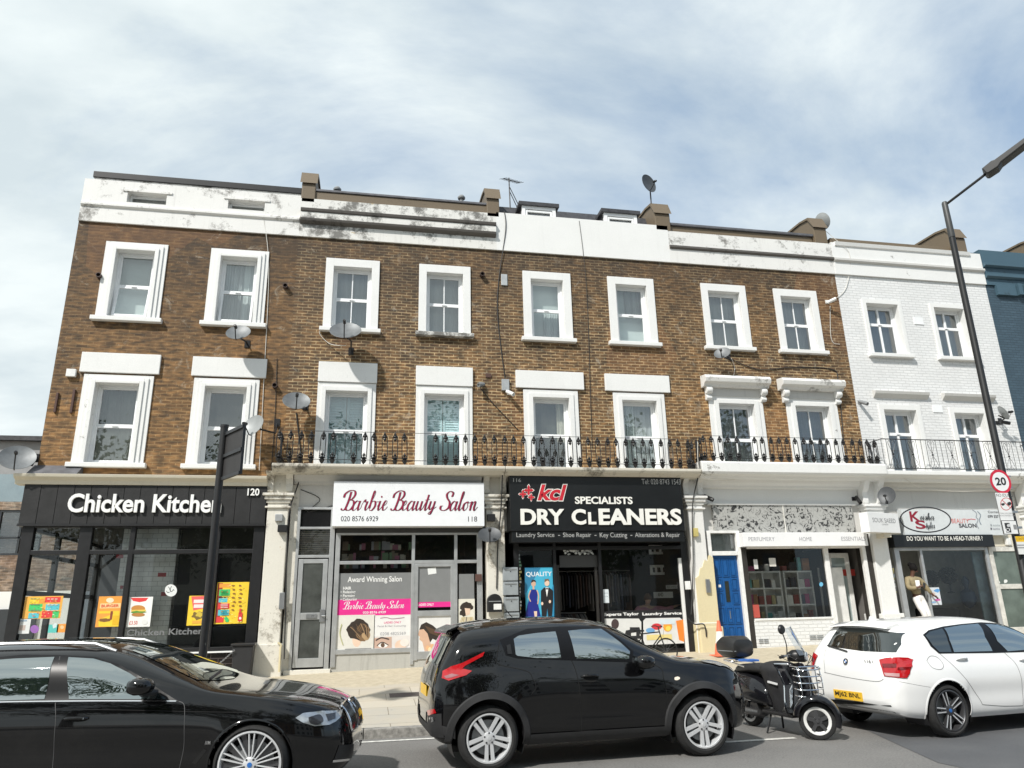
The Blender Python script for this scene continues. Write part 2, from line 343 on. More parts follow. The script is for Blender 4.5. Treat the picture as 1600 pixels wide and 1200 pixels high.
white_line = mat('worn road paint', (.62, .61, .57), .8, 0, .3, 14)
mb = MB()
def line(pa, pb, w):
    a = Vector((*G(*pa, .006), .006)); b = Vector((*G(*pb, .006), .006)); b.y = a.y = (a.y+b.y)/2; n = Vector((0, w/2, 0))
    mb.quad(a-n, b-n, b+n, a+n)
line((540, 1158), (720, 1154), .09); line((1135, 1160), (1240, 1152), .10)
tag(mb.build('road_marking', white_line), kind='structure')
mb = MB(); gx_ = [-60, -20] + [-9+i*1.0 for i in range(31)] + [30, 60]; gy_ = [KY, -4.5, -3, -1.5, 0, .6, 8]
for i in range(len(gx_)-1):
    for j in range(len(gy_)-1):
        mb.quad(*[(x, y, zp(x, y)) for x, y in ((gx_[i], gy_[j]), (gx_[i+1], gy_[j]), (gx_[i+1], gy_[j+1]), (gx_[i], gy_[j+1]))])
tag(mb.build('pavement', paving(), smooth=True), kind='structure')
kerb_m = mat('granite kerb', (.25, .24, .22), .85, 0, .5, 12, .6, 40)
mb = MB()
for i in range(90):
    x = -22+i*.92; mb.box(x+.004, x+.916, KY-.15, KY+.002, -.1, .127)
tag(mb.build('kerb', kerb_m, bev=.012), kind='structure')
# ================================================================ shared materials
B_DARK = brick('london stock brick', (.192, .110, .046), (.105, .057, .024), (.46, .36, .21))
B_WARM = brick('warm stock brick', (.205, .114, .042), (.122, .065, .024), (.24, .155, .07))
B_WHITE = brick('white painted brick', (.80, .80, .79), (.74, .745, .74), (.60, .60, .59), painted=True)
B_BLUE = brick('dark blue painted brick', (.062, .105, .140), (.048, .084, .114), (.030, .054, .074), painted=True)
ST_W = stucco('white stucco', (.82, .82, .80), (.22, .21, .19), amount=.46, streak=.14)
ST_WW = stucco('weathered white stucco', (.78, .77, .73), (.07, .065, .055), amount=.88, streak=.45, peel=.4)
ST_WM = stucco('lightly weathered white stucco', (.80, .79, .76), (.11, .10, .085), amount=.74, streak=.34)
ST_OFF = stucco('dirty cream render', (.74, .71, .63), (.16, .13, .09), amount=.74, streak=.42, peel=.35)
ST_CREAM = stucco('cream painted cornice', (.70, .65, .53), (.16, .14, .10), amount=.4, streak=.3)
ST_GREY = stucco('grey white moulding', (.62, .61, .58), (.14, .13, .11), amount=.45, streak=.4)
ST_YEL = stucco('pale yellow render', (.72, .63, .40), (.34, .29, .18), amount=.5, streak=.2, peel=.1)
ST_BLUE = stucco('blue painted stucco', (.060, .118, .158), (.03, .05, .06), amount=.7, streak=.5)
LEDGE = stucco('blackened ledge', (.11, .10, .09), (.03, .028, .025), amount=.7, streak=.2)
STONE = stucco('mossy balcony stone', (.66, .62, .53), (.07, .06, .045), amount=.72, streak=.4, peel=.3)
UPVC = mat('white upvc', (.82, .83, .83), .3, 0, .04, 3)
TIMBER_W = mat('white painted timber', (.76, .755, .735), .5, 0, .1, 8, .05)
TIMBER_OW = mat('off white timber', (.60, .585, .54), .55, 0, .22, 7, .08)
LEAD = mat('lead flashing', (.13, .13, .14), .6, .3, .3, 4, .1)
SLATE = mat('dark slate', (.045, .045, .05), .6, 0, .4, 9, .3, 40)
CAPM = stucco('brown coping render', (.165, .125, .08), (.05, .045, .035), amount=.6, streak=.2)
GLASS = glassmat('window glass', (.94, .98, .97), .12)
GLASS_SHOP = glassmat('shop glass', (.94, .97, .96), .0, 0, .004)
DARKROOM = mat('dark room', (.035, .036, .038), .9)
IRON = mat('black iron', (.012, .012, .013), .45, 0, .3, 20)
BLACKP = mat('black painted timber', (.010, .010, .011), .42, 0, .35, 6, .05)
METAL = mat('dull steel', (.42, .43, .44), .38, .85, .12, 5)
ALU = mat('silver aluminium', (.50, .51, .51), .42, .6, .14, 4)
GREYPL = mat('grey plastic', (.22, .23, .235), .5)
BLACKPL = mat('black plastic', (.015, .015, .016), .4)
WHITEPL = mat('white plastic', (.74, .74, .72), .4)
CABLE_B = mat('black cable', (.02, .02, .02), .6); CABLE_W = mat('white cable', (.62, .60, .55), .6)
def cloth(name, col, n=30, amp=.5, axis=0):
    if name in MATS: return MATS[name]
    m, nt, b = newmat(name); g = N(nt, 'ShaderNodeNewGeometry')
    mp = N(nt, 'ShaderNodeMapping'); mp.inputs['Scale'].default_value = (n, 0.01, .6) if axis == 0 else (.6, .01, n); nt.links.new(g.outputs['Position'], mp.inputs[0])
    q = noise(nt, mp.outputs[0], 1, 3)
    nt.links.new(ramp(nt, q, .3, .7, tuple(c*(1-amp*.5) for c in col), col), b.inputs['Base Color']); b.inputs['Roughness'].default_value = .9
    bumpn(nt, b, q, .6, .03); MATS[name] = m; return m
CUR = {'sheer': cloth('sheer curtain', (.62, .68, .68), 22), 'blind': cloth('pale roller blind', (.58, .64, .63), 3, .25, 1), 'cream': cloth('cream sheet', (.62, .60, .52), 5, .2),
       'dark': cloth('dim interior', (.17, .20, .20), 4, .8), 'grey': cloth('grey net', (.40, .43, .44), 14, .35), 'tree': cloth('painted tree reflection', (.05, .06, .05), 8, .9)}  # 'tree': dark green of mirrored trees painted into the backing sheet
SHUT = mat('pale blue shutter', (.66, .84, .88), .5, 0, .06)
# ================================================================ windows
def framed(mb, xl, xr, zb, zt, y, w=.055, d=.06):
    mb.box(xl, xl+w, y-d, y, zb, zt); mb.box(xr-w, xr, y-d, y, zb, zt); mb.box(xl+w, xr-w, y-d+.002, y-.002, zb, zb+w); mb.box(xl+w, xr-w, y-d+.002, y-.002, zt-w, zt)
def window(h, xl, xr, zb, zt, style='plain', cur='grey', yr=.20, zm=None, tilt=0, fm=None, cur2=None):
    """a sash window standing in the wall opening xl..xr, zb..zt, recessed by yr; children: pane, curtain"""
    fm = fm or UPVC; mb = MB(); zm = zm or (zb+zt)/2
    framed(mb, xl, xr, zb, zt, yr+.03, .05, .10)
    xi, xj = xl+.05, xr-.05
    framed(mb, xi, xj, zm, zt-.05, yr, .045, .05)
    if tilt:
        a = math.radians(tilt); c = Vector((0, yr-.03, zm)); L = zm-zb-.05
        dz = Vector((0, -math.sin(a), -math.cos(a))); dn = Vector((0, -math.cos(a), math.sin(a)))
        for x0, x1, l0, l1 in ((xi, xi+.05, 0, L), (xj-.05, xj, 0, L), (xi+.05, xj-.05, 0, .05), (xi+.05, xj-.05, L-.05, L)):
            cen = c+dz*(l0+l1)/2+Vector(((x0+x1)/2, 0, 0)); mb.obox(cen, (abs(x1-x0)/2, 0, 0), dn*.025, dz*(l1-l0)/2)
    else: framed(mb, xi, xj, zb+.05, zm, yr-.012, .045, .05)
    mb.box((xl+xr)/2-.06, (xl+xr)/2+.06, yr-.085, yr-.055, zm-.015, zm+.01)
    if style == 'grid':
        xm = (xl+xr)/2; mb.box(xm-.013, xm+.013, yr-.045, yr-.012, zm+.045, zt-.09); mb.box(xm-.013, xm+.013, yr-.056, yr-.024, zb+.09, zm-.04)
    if style == 'cross':
        xm = (xl+xr)/2; mb.box(xm-.03, xm+.03, yr-.06, yr-.01, zb+.06, zt-.06)
    w = mb.build('window', fm, h, bev=.006)
    g = MB(); g.quad((xi+.04, yr-.022, zm+.03), (xj-.04, yr-.022, zm+.03), (xj-.04, yr-.022, zt-.08), (xi+.04, yr-.022, zt-.08))
    if tilt: p = [c+dz*.04, c+dz*(L-.04)]; g.quad((xi+.04, p[1].y, p[1].z), (xj-.04, p[1].y, p[1].z), (xj-.04, p[0].y, p[0].z), (xi+.04, p[0].y, p[0].z))
    else: g.quad((xi+.04, yr-.036, zb+.08), (xj-.04, yr-.036, zb+.08), (xj-.04, yr-.036, zm-.03), (xi+.04, yr-.036, zm-.03))
    g.build('pane', GLASS, w)
    yc = yr+.16
    if cur == 'slats':
        s = MB(); xm = (xl+xr)/2
        for a0, a1 in ((xi, xm-.01), (xm+.01, xj)):
            s.box(a0, a0+.05, yc-.03, yc, zb, zt); s.box(a1-.05, a1, yc-.03, yc, zb, zt)
            z = zb+.05
            while z < zt-.05: s.obox(((a0+a1)/2, yc-.01, z), ((a1-a0)/2-.05, 0, 0), (0, .010, .031), (0, -.004, .001)); z += .062
        s.build('shutter', SHUT, w)
        MB().quad((xl, yc+.05, zb), (xr, yc+.05, zb), (xr, yc+.05, zt), (xl, yc+.05, zt)).build('backing', CUR['sheer'], w)
    else:
        s = MB(); n = 24
        def drape(x0, x1, z0, z1, amp):
            vs = []
            for i in range(n+1):
                x = x0+(x1-x0)*i/n; y = yc+amp*math.sin(i*1.9+xl*3)*(.6+.4*math.sin(i*.7)); vs += [(x, y, z0), (x, y, z1)]
            s.add(vs, [(2*i, 2*i+2, 2*i+3, 2*i+1) for i in range(n)])
        amp = {'sheer': .03, 'cream': .02, 'grey': .015, 'blind': .0, 'dark': .03, 'tree': .0}[cur]
        drape(xl, xr, zb, zt, amp)
        s.build('curtain', CUR[cur], w, smooth=True)  # with 'tree' this sheet carries the painted tree reflection
        if cur2:
            s = MB(); yc -= .05; x0, x1, z0, z1, k = cur2; drape(xl+(xr-xl)*x0, xl+(xr-xl)*x1, zb+(zt-zb)*z0, zb+(zt-zb)*z1, .025); s.build('curtain', CUR[k], w, smooth=True)
    return w
def surround(h, xl, xr, zb, zt, wid, top, m, steps=1, zo=0, y=0):
    """raised flat architrave round the opening"""
    mb = MB(); n = steps
    for i in range(n):
        a = wid*(n-i)/n; t = top*(n-i)/n; d = .035+.028*i if n > 1 else .045
        ai = wid*(n-i-1)/n; ti = top*(n-i-1)/n
        mb.box(xl-a, xl-ai, y-d, y+.002, zb-zo, zt+t); mb.box(xr+ai, xr+a, y-d, y+.002, zb-zo, zt+t); mb.box(xl-ai, xr+ai, y-d, y+.002, zt+ti, zt+t)
    return mb.build('window_surround', m, h, bev=.006)
def sill(h, x0, x1, z, m, t=.10, d=.13):
    mb = MB(); mb.box(x0, x1, -d, .05, z-t, z); o = mb.build('window_sill', m, h, bev=.012); return o
def wall(h, name, x0, x1, z0, z1, holes, m, y=0, th=.42, reveal=None):
    mb = MB(); xs = sorted({x0, x1, *[v for q in holes for v in q[:2]]}); zs = sorted({z0, z1, *[v for q in holes for v in q[2:4]]})
    for i in range(len(xs)-1):
        for j in range(len(zs)-1):
            cx, cz = (xs[i]+xs[i+1])/2, (zs[j]+zs[j+1])/2
            if any(q[0] < cx < q[1] and q[2] < cz < q[3] for q in holes): continue
            mb.quad((xs[i], y, zs[j]), (xs[i+1], y, zs[j]), (xs[i+1], y, zs[j+1]), (xs[i], y, zs[j+1]))
    mb.m = 1
    for a, b, c, d in [q[:4] for q in holes]:
        mb.quad((a, y, c), (a, y+th, c), (a, y+th, d), (a, y, d)); mb.quad((b, y, c), (b, y, d), (b, y+th, d), (b, y+th, c))
        mb.quad((a, y, d), (a, y+th, d), (b, y+th, d), (b, y, d)); mb.quad((a, y, c), (b, y, c), (b, y+th, c), (a, y+th, c))
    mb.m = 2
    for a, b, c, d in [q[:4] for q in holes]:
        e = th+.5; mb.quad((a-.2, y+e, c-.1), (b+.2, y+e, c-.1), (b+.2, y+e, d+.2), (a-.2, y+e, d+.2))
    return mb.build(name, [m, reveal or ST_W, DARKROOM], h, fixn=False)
def shell(h, x0, x1, z0, z1, m, front=.44, back=9):
    mb = MB(); mb.quad((x0, front, z0), (x0, back, z0), (x0, back, z1), (x0, front, z1)); mb.quad((x1, front, z0), (x1, back, z0), (x1, back, z1), (x1, front, z1))
    mb.quad((x0, back, z0), (x1, back, z0), (x1, back, z1), (x0, back, z1)); mb.quad((x0, front, z0), (x1, front, z0), (x1, back, z0), (x0, back, z0))
    return mb.build('rear_walls', m, h)
def flatroof(h, x0, x1, z, m): return MB().box(x0+.01, x1-.01, .25, 9, z-.2, z).build('roof', m, h)
def chimney(h, x, z0=11.55, z1=12.5, w=.17, m=None):
    mb = MB(); mb.prism([(-.05, z0), (-.05, z1-.42), (.12, z1-.06), (.5, z1), (1.6, z1+.05), (1.6, z0)], (x-w, 0, 0), (0, 1, 0), (0, 0, 1), (2*w, 0, 0))
    o = mb.build('party_wall_upstand', m or CAPM, h, bev=.02)
    mb = MB(); mb.prism([(-.10, z1-.42), (.09, z1-.02), (.5, z1+.06), (1.65, z1+.11), (1.65, z1+.05), (.5, z1+.0), (.13, z1-.08)], (x-w-.04, 0, 0), (0, 1, 0), (0, 0, 1), (2*w+.08, 0, 0))
    mb.build('coping', CAPM, o); return o
ZT, ZSL = 10.6, 4.62
# ---------------------------------------------------------------- house 120
X0, X1, X2, X3, X4, X5 = -6.85, -1.87, 3.1, 7.9, 12.9, 17.9
def base(x): return (x, 0, zfac(x))
H120 = thing('terraced_house', 'leftmost brown brick terraced house, over the black chicken takeaway, two slot windows in its parapet', 'house', base(X0), 0, 'terraced houses in the row')
def window_set(h, spec, x0, x1, wm, zlo=ZSL, ztop=ZT, rev=None):
    holes = [(s['xl'], s['xr'], s['zb'], s['zt']) for s in spec]
    wall(h, 'brick_wall', x0, x1, zlo, ztop, holes, wm, 0, .42, rev)
    for s in spec:
        w = window(h, s['xl'], s['xr'], s['zb'], s['zt'], s.get('style', 'plain'), s.get('cur', 'grey'), s.get('yr', .2), s.get('zm'), s.get('tilt', 0), None, s.get('cur2'))
        if s.get('sw'): surround(w, s['xl'], s['xr'], s['zb'], s['zt'], s['sw'], s.get('st', s['sw']), s.get('sm', ST_W), s.get('steps', 1))
        if s.get('sill'): sill(w, s['xl']-s['sw']-.07, s['xr']+s['sw']+.07, s['zb'], s.get('sillm', ST_W), s.get('sillt', .10))
        if s.get('lint'):
            a, b, c, d = s['lint']; mb = MB(); mb.box(a, b, -.07, .002, c, d); mb.build('lintel', s.get('lm', ST_W), w, bev=.01)
        s['obj'] = w
def top(xc, w, inner, ztop=10.06, zs=8.22, **k): return dict(xl=xc-inner/2, xr=xc+inner/2, zb=zs, zt=ztop-.21, sw=(w-inner)/2, st=.21, sill=1, **k)
def low(xc, w, inner, zt=6.85, **k): return dict(xl=xc-inner/2, xr=xc+inner/2, zb=4.86, zt=zt-.2, sw=(w-inner)/2, st=.2, zm=5.72, **k)
window_set(H120, [top(-5.50, 1.36, .84, 10.12, cur='blind', steps=3, tilt=9), top(-3.19, 1.33, .84, 10.12, cur='sheer', steps=3, tilt=8, cur2=(.0, .55, .0, 1, 'grey')),
                  low(-5.49, 1.44, .90, cur='dark', steps=3, cur2=(0, 1, 0, .52, 'cream'), lint=(-6.31, -4.67, 6.89, 7.35), sill=1), low(-3.21, 1.42, .90, cur='tree', steps=3, lint=(-3.99, -2.37, 6.89, 7.35), sill=1)],
           X0, X1, B_WARM)
shell(H120, X0, X1-.005, ZSL, 11.6, B_WARM); flatroof(H120, X0, X1, 11.75, SLATE)
def parapet(h, x0, x1, m, z1, holes=(), ledges=((11.02, .06, .1),), lm=None, y=-.05):
    p = wall(h, 'parapet', x0, x1, ZT, z1, list(holes), m, y, .30, m)
    mb = MB(); mb.quad((x0, y, z1), (x1, y, z1), (x1, y+.34, z1), (x0, y+.34, z1)); mb.quad((x0, y, ZT), (x1, y, ZT), (x1, y+.3, ZT), (x0, y+.3, ZT))
    mb.quad((x0, y, ZT), (x0, y+.3, ZT), (x0, y+.3, z1), (x0, y, z1)); mb.quad((x1, y, ZT), (x1, y, z1), (x1, y+.3, z1), (x1, y+.3, ZT)); mb.quad((x0, y+.34, ZT), (x1, y+.34, ZT), (x1, y+.34, z1), (x0, y+.34, z1))
    mb.build('parapet_back', m, p)
    for z, d, t in ledges:
        q = MB(); q.prism([(y-d, z), (y-d, z+t*.6), (y-.0, z+t), (y+.01, z+t), (y+.01, z-t*.4), (y-d*.3, z-t*.4)], (x0+.01, 0, 0), (0, 1, 0), (0, 0, 1), (x1-x0-.02, 0, 0)); q.build('string_course', lm or m, p)
    return p
def coping(p, x0, x1, z, t, m, y0=-.12, y1=.5): MB().box(x0, x1, y0, y1, z, z+t).build('coping', m, p, bev=.01)
sl = []
for a, b in (((200, 299), (259, 320)), ((357, 311), (413, 330))):
    x0, z1 = F(*a, -.05); x1, z0 = F(*b, -.05); sl.append((x0, x1, z0, z1))
p = parapet(H120, X0, X1, ST_WM, 11.72, sl, ((11.02, .05, .09),))
coping(p, X0+.15, X1, 11.80, .16, BLACKP, -.02, .6); MB().box(X0+.17, X1, .02, .4, 11.72, 11.8).build('fascia_board', ST_WM, p)
for x0, x1, z0, z1 in sl:
    mb = MB(); framed(mb, x0, x1, z0, z1, .22, .05, .06); w = mb.build('window', UPVC, H120); MB().quad((x0, .19, z0), (x1, .19, z0), (x1, .19, z1), (x0, .19, z1)).build('pane', GLASS, w)
    MB().box(x0-.1, x1+.12, -.075, -.052, z1, z1+.05).build('lintel', ST_WM, w)
# ---------------------------------------------------------------- house 118
H118 = thing('terraced_house', 'brown brick terraced house over the white signed beauty salon, its parapet mouldings blackened', 'house', base(X1), 0, 'terraced houses in the row')
window_set(H118, [top(-.52, 1.30, .92, cur='grey', style='grid'), top(1.76, 1.30, .92, cur='grey', style='grid', sillm=ST_WW), low(-.53, 1.34, .96, cur='slats', steps=2, lint=(-1.205, .155, 6.86, 7.35)), low(1.76, 1.36, .96, cur='slats', steps=2, lint=(1.07, 2.45, 6.86, 7.34))], X1, X2, B_DARK)
shell(H118, X1+.005, X2-.005, ZSL, 11.6, B_DARK); flatroof(H118, X1, X2, 11.9, SLATE)
p = parapet(H118, X1, X2, ST_WW, 11.66, (), ())
for z, t in ((11.26, .07), (10.99, .06)):
    q = MB(); q.prism([(-.16, z), (-.18, z+t), (-.05, z+t+.05), (-.04, z-.06)], (X1+.02, 0, 0), (0, 1, 0), (0, 0, 1), (X2-X1-.04, 0, 0)); q.build('string_course', LEDGE, p, bev=.012)
q = MB(); q.box(X1+.02, X2-.02, -.13, -.04, 11.08, 11.24); q.build('frieze_band', ST_WW, p)
coping(p, X1+.25, X2-.2, 11.68, .22, CAPM, .0, .5); coping(p, X1+.2, X2-.2, 11.91, .06, LEAD, -.03, .6)
chimney(H118, X1+.17); chimney(H118, X2-.08)
# ---------------------------------------------------------------- house 116
H116 = thing('terraced_house', 'brown brick terraced house over the black signed dry cleaners, two dormers in dark roof', 'house', base(X2), 0, 'terraced houses in the row')
window_set(H116, [top(4.41, 1.28, .86, cur='blind', cur2=(.45, 1, .0, .5, 'sheer')), top(6.71, 1.29, .86, cur='blind', cur2=(.4, .9, .5, 1, 'grey'), style='plain'), low(4.40, 1.39, .92, cur='tree', steps=2, cur2=(.72, 1, 0, 1, 'cream'), lint=(3.52, 5.26, 6.88, 7.33)), low(6.70, 1.37, .92, cur='grey', steps=2, cur2=(0, .45, 0, 1, 'sheer'), lint=(5.82, 7.55, 6.88, 7.33))], X2, X3, B_DARK)
shell(H116, X2+.005, X3-.005, ZSL, 11.6, B_DARK)
p = parapet(H116, X2, X3, ST_W, 11.70, (), ())
mb = MB(); mb.prism([(.3, 11.5), (.62, 12.28), (9, 12.4), (9, 11.5)], (X2+.02, 0, 0), (0, 1, 0), (0, 0, 1), (X3-X2-.04, 0, 0)); rf = mb.build('roof', SLATE, H116)
for a, b in (((815, 322), (868, 340)), ((943, 333), (995, 350))):
    x0, z1 = F(*a, .1); x1, z0 = F(*b, .1); z0 = 11.55
    mb = MB(); framed(mb, x0, x1, z0, z1, .16, .09, .1); framed(mb, x0+.1, x1-.1, z0, z1-.11, .13, .05, .05); d = mb.build('dormer', UPVC, rf)
    mb = MB(); mb.box(x0-.09, x1+.09, .0, 1.2, z1, z1+.10); mb.box(x0-.01, x0+.02, .17, 1.1, z0, z1); mb.box(x1-.02, x1+.01, .17, 1.1, z0, z1); mb.m = 1; mb.quad((x0, .14, z0), (x1, .14, z0), (x1, .14, z1), (x0, .14, z1)); mb.build('dormer', [SLATE, GLASS], rf)
    MB().box(x0+.02, x1-.02, .3, .32, z0, z1).build('dormer_interior', DARKROOM, rf)
chimney(H116, X3-.12, z1=12.48, w=.22)
# ---------------------------------------------------------------- house 114
H114 = thing('terraced_house', 'brown brick terraced house over the perfumery, with scroll bracketed hoods over its first floor windows', 'house', base(X3), 0, 'terraced houses in the row')
window_set(H114, [top(9.37, 1.31, .93, 10.04, cur='grey', style='grid'), top(11.53, 1.32, .93, 10.02, cur='grey', style='grid', cur2=(0, 1, 0, .12, 'cream')), low(9.36, 1.52, 1.0, cur='grey', style='grid', steps=2), low(11.54, 1.5, 1.0, cur='dark', style='grid', steps=2, cur2=(.1, .9, 0, .35, 'sheer'))], X3, X4, B_DARK)
for w_, xc in ((9.36, 9.36), (11.54, 11.54)):
    mb = MB(); mb.prism([(-.30, 7.16), (-.33, 7.26), (-.28, 7.34), (0, 7.38), (0, 7.05), (-.16, 7.06), (-.2, 7.12)], (xc-.92, 0, 0), (0, 1, 0), (0, 0, 1), (1.84, 0, 0)); o = mb.build('window_hood', ST_WM, H114, bev=.01)
    for s in (-1, 1):
        mb = MB(); mb.lathe([(0, -.075), (.09, -.075), (.10, -.05), (.10, .05), (.09, .075), (0, .075)], (xc+s*.77, -.12, 6.97), (1, 0, 0), 14); mb.lathe([(0, -.07), (.06, -.07), (.065, 0), (.06, .07), (0, .07)], (xc+s*.77, -.07, 6.78), (1, 0, 0), 12); mb.box(xc+s*.77-.06, xc+s*.77+.06, -.1, 0, 6.72, 7.05); mb.build('scroll_bracket', ST_W, o, smooth=True)
    MB().box(xc-.70, xc+.70, -.055, .002, 6.84, 7.06).build('frieze', ST_GREY, o)
shell(H114, X3+.005, X4-.005, ZSL, 11.6, B_DARK); flatroof(H114, X3, X4, 11.7, SLATE)
p = parapet(H114, X3, X4, ST_WM, 11.55, (), ((11.04, .06, .09),), LEDGE)
coping(p, X3+.1, X4-.5, 11.57, .2, CAPM, .06, .5); coping(p, X3+.1, X4-.4, 11.78, .07, LEAD, .0, .7)
chimney(H114, X4-.28, z1=12.45, w=.2)
# ---------------------------------------------------------------- house 112 (white) and the blue one
H112 = thing('terraced_house', 'white painted brick terraced house between the brown brick row and the blue house', 'house', base(X4), 0, 'terraced houses in the row')
def wl(px, zb, zt, zm, **k): return dict(xl=px[0], xr=px[1], zb=zb, zt=zt, zm=zm, style='cross', yr=.26, **k)
window_set(H112, [wl((13.72, 14.74), 8.24, 9.76, 9.2, cur='grey', sw=.12, sill=1), wl((15.92, 16.92), 8.24, 9.76, 9.2, cur='grey', sw=.12, sill=1), wl((13.69, 14.69), 4.9, 6.63, 6.0, cur='grey', sw=.14), wl((15.88, 16.84), 4.9, 6.6, 6.0, cur='grey', sw=.14, cur2=(.1, .5, 0, 1, 'sheer'))], X4, X5, B_WHITE, rev=ST_W)
for x0, x1 in ((13.46, 15.14), (15.62, 17.28)): MB().prism([(-.12, 7.06), (-.14, 7.13), (0, 7.17), (0, 6.95)], (x0, 0, 0), (0, 1, 0), (0, 0, 1), (x1-x0, 0, 0)).build('window_hood', ST_GREY, H112)
MB().box(15.2, 15.5, -.02, .002, 9.2, 9.42).build('air_brick', UPVC, H112); MB().box(15.25, 15.55, -.02, .002, 6.6, 6.8).build('air_brick', UPVC, H112)
shell(H112, X4+.005, X5-.005, ZSL, 11.6, B_WHITE); flatroof(H112, X4, X5, 11.7, SLATE)
p = parapet(H112, X4, X5, ST_W, 11.60, (), ((11.02, .07, .10),), ST_GREY, -.06)
q = MB(); q.prism([(-.10, 11.5), (-.13, 11.6), (.0, 11.63), (0, 11.45)], (X4+.1, 0, 0), (0, 1, 0), (0, 0, 1), (X5-X4-.5, 0, 0)); q.build('string_course', ST_W, p)
coping(p, X4+.1, X5-.3, 11.62, .2, CAPM, .08, .5); chimney(H112, X5-.62, z1=12.5, w=.22)
HB = thing('terraced_house', 'dark blue painted terraced house cut by the right edge of the photo', 'house', base(X5), 0, 'terraced houses in the row')
window_set(HB, [wl((19.9, 20.9), 7.6, 9.5, 8.6, cur='grey', sw=.2, sm=ST_BLUE, sill=1, sillm=ST_BLUE), wl((22, 23), 7.6, 9.5, 8.6, cur='grey', sw=.2, sm=ST_BLUE)], X5, 23.6, B_BLUE, 0.3, 10.6, ST_BLUE)
shell(HB, X5+.005, 23.6, .3, 11.6, B_BLUE); flatroof(HB, X5, 23.6, 11.8, SLATE)
p = parapet(HB, X5, 23.6, ST_BLUE, 11.75, (), ((11.2, .12, .1), (10.85, .1, .12)))
for i in range(4): MB().box(18.9+i*.24, 19.03+i*.24, -.16, 0, 10.3, 10.66).build('dentil', ST_BLUE, HB)
MB().box(X5+.3, 18.85, -.1, 0, 10.28, 10.62).build('frieze_panel', ST_BLUE, HB)
chimney(HB, 20.4, z1=12.4, w=.25)
# ================================================================ shopfront helpers
CM = {}
def cmat(c, rough=.5):
    k = tuple(round(x, 3) for x in c)+(rough,)
    if k not in CM: CM[k] = mat('print %d' % len(CM), c, rough, 0, .05, 7)
    return CM[k]
class Pic:
    """flat printed artwork measured in photo pixels, lying on plane y=Y; each layer half a millimetre proud of the last"""
    def __init__(s, Y): s.Y = Y; s.mb = MB(); s.ms = []; s.k = 0
    def _m(s, c):
        m = c if not isinstance(c, tuple) else cmat(c)
        if m not in s.ms: s.ms.append(m)
        s.mb.m = s.ms.index(m); s.k += 1; return s.Y-.0006*s.k
    def poly(s, pts, c):
        y = s._m(c); q = [F(a, b, s.Y) for a, b in pts]; s.mb.add([(x, y, z) for x, z in q], [tuple(range(len(q)))]); return s
    def rect(s, a, b, c, d, col):  # top-left, bottom-right
        x0, z1 = F(a, b, s.Y); x1, z0 = F(c, d, s.Y); y = s._m(col); s.mb.quad((x0, y, z0), (x1, y, z0), (x1, y, z1), (x0, y, z1)); return s
    def blob(s, cx, cy, rx, ry, col, n=18, j=0, rot=0):
        p = []
        for k in range(n):
            t = 2*PI*k/n; r = 1+j*random.uniform(-1, 1); u, v = rx*r*math.cos(t), ry*r*math.sin(t)
            p.append((cx+u*math.cos(rot)-v*math.sin(rot), cy+u*math.sin(rot)+v*math.cos(rot)))
        return s.poly(p, col)
    def text(s, t, a, b, c, d, col, **k): y = s._m(col); ftext(s.mb, t, a, b, c, d, y, **k); return s
    def stroke(s, pts, w, col, n=6):
        y = s._m(col); q = catmull([(a, b, 0) for a, b in pts], n)
        for i in range(len(q)-1):
            a, b = q[i], q[i+1]; t = (b-a); 
            if t.length < 1e-6: continue
            nn = Vector((-t.y, t.x, 0)).normalized()*w/2; P = [F(v.x, v.y, s.Y) for v in (a-nn, b-nn, b+nn, a+nn)]
            s.mb.quad(*[(x, y, z) for x, z in P])
        return s
    def build(s, name, parent=None): return s.mb.build(name, s.ms, parent, fixn=False)
def rectXZ(a, b, c, d, Y): x0, z1 = F(a, b, Y); x1, z0 = F(c, d, Y); return x0, x1, z0, z1
def panel(name, m, parent, a, b, c, d, Y, t=.03, bev=0):
    x0, x1, z0, z1 = rectXZ(a, b, c, d, Y); return MB().box(x0, x1, Y, Y+t, z0, z1).build(name, m, parent, bev=bev)
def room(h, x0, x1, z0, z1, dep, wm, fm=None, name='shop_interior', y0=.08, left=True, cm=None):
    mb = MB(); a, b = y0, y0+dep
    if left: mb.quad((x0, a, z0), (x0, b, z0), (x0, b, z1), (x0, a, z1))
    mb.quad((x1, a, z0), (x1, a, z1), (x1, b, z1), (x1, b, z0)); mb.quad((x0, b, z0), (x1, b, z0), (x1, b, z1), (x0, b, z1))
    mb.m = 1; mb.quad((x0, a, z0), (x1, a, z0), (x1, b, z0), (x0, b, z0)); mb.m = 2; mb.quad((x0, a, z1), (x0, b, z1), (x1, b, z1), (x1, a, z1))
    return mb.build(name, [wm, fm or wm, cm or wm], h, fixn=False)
def bars(mb, xs, zs, y, w=.06, d=.06):
    """uprights [(x,z0,z1)] and rails [(z,x0,x1)]"""
    for q in xs: ww = q[3] if len(q) > 3 else w; mb.box(q[0]-ww/2, q[0]+ww/2, y-d, y, q[1], q[2])
    for q in zs: ww = q[3] if len(q) > 3 else w; mb.box(q[1], q[2], y-d+.004, y-.004, q[0]-ww/2, q[0]+ww/2)
    return mb
def pane(parent, x0, x1, z0, z1, y, m=None, name='pane'): return MB().quad((x0, y, z0), (x1, y, z0), (x1, y, z1), (x0, y, z1)).build(name, m or GLASS_SHOP, parent, fixn=False)
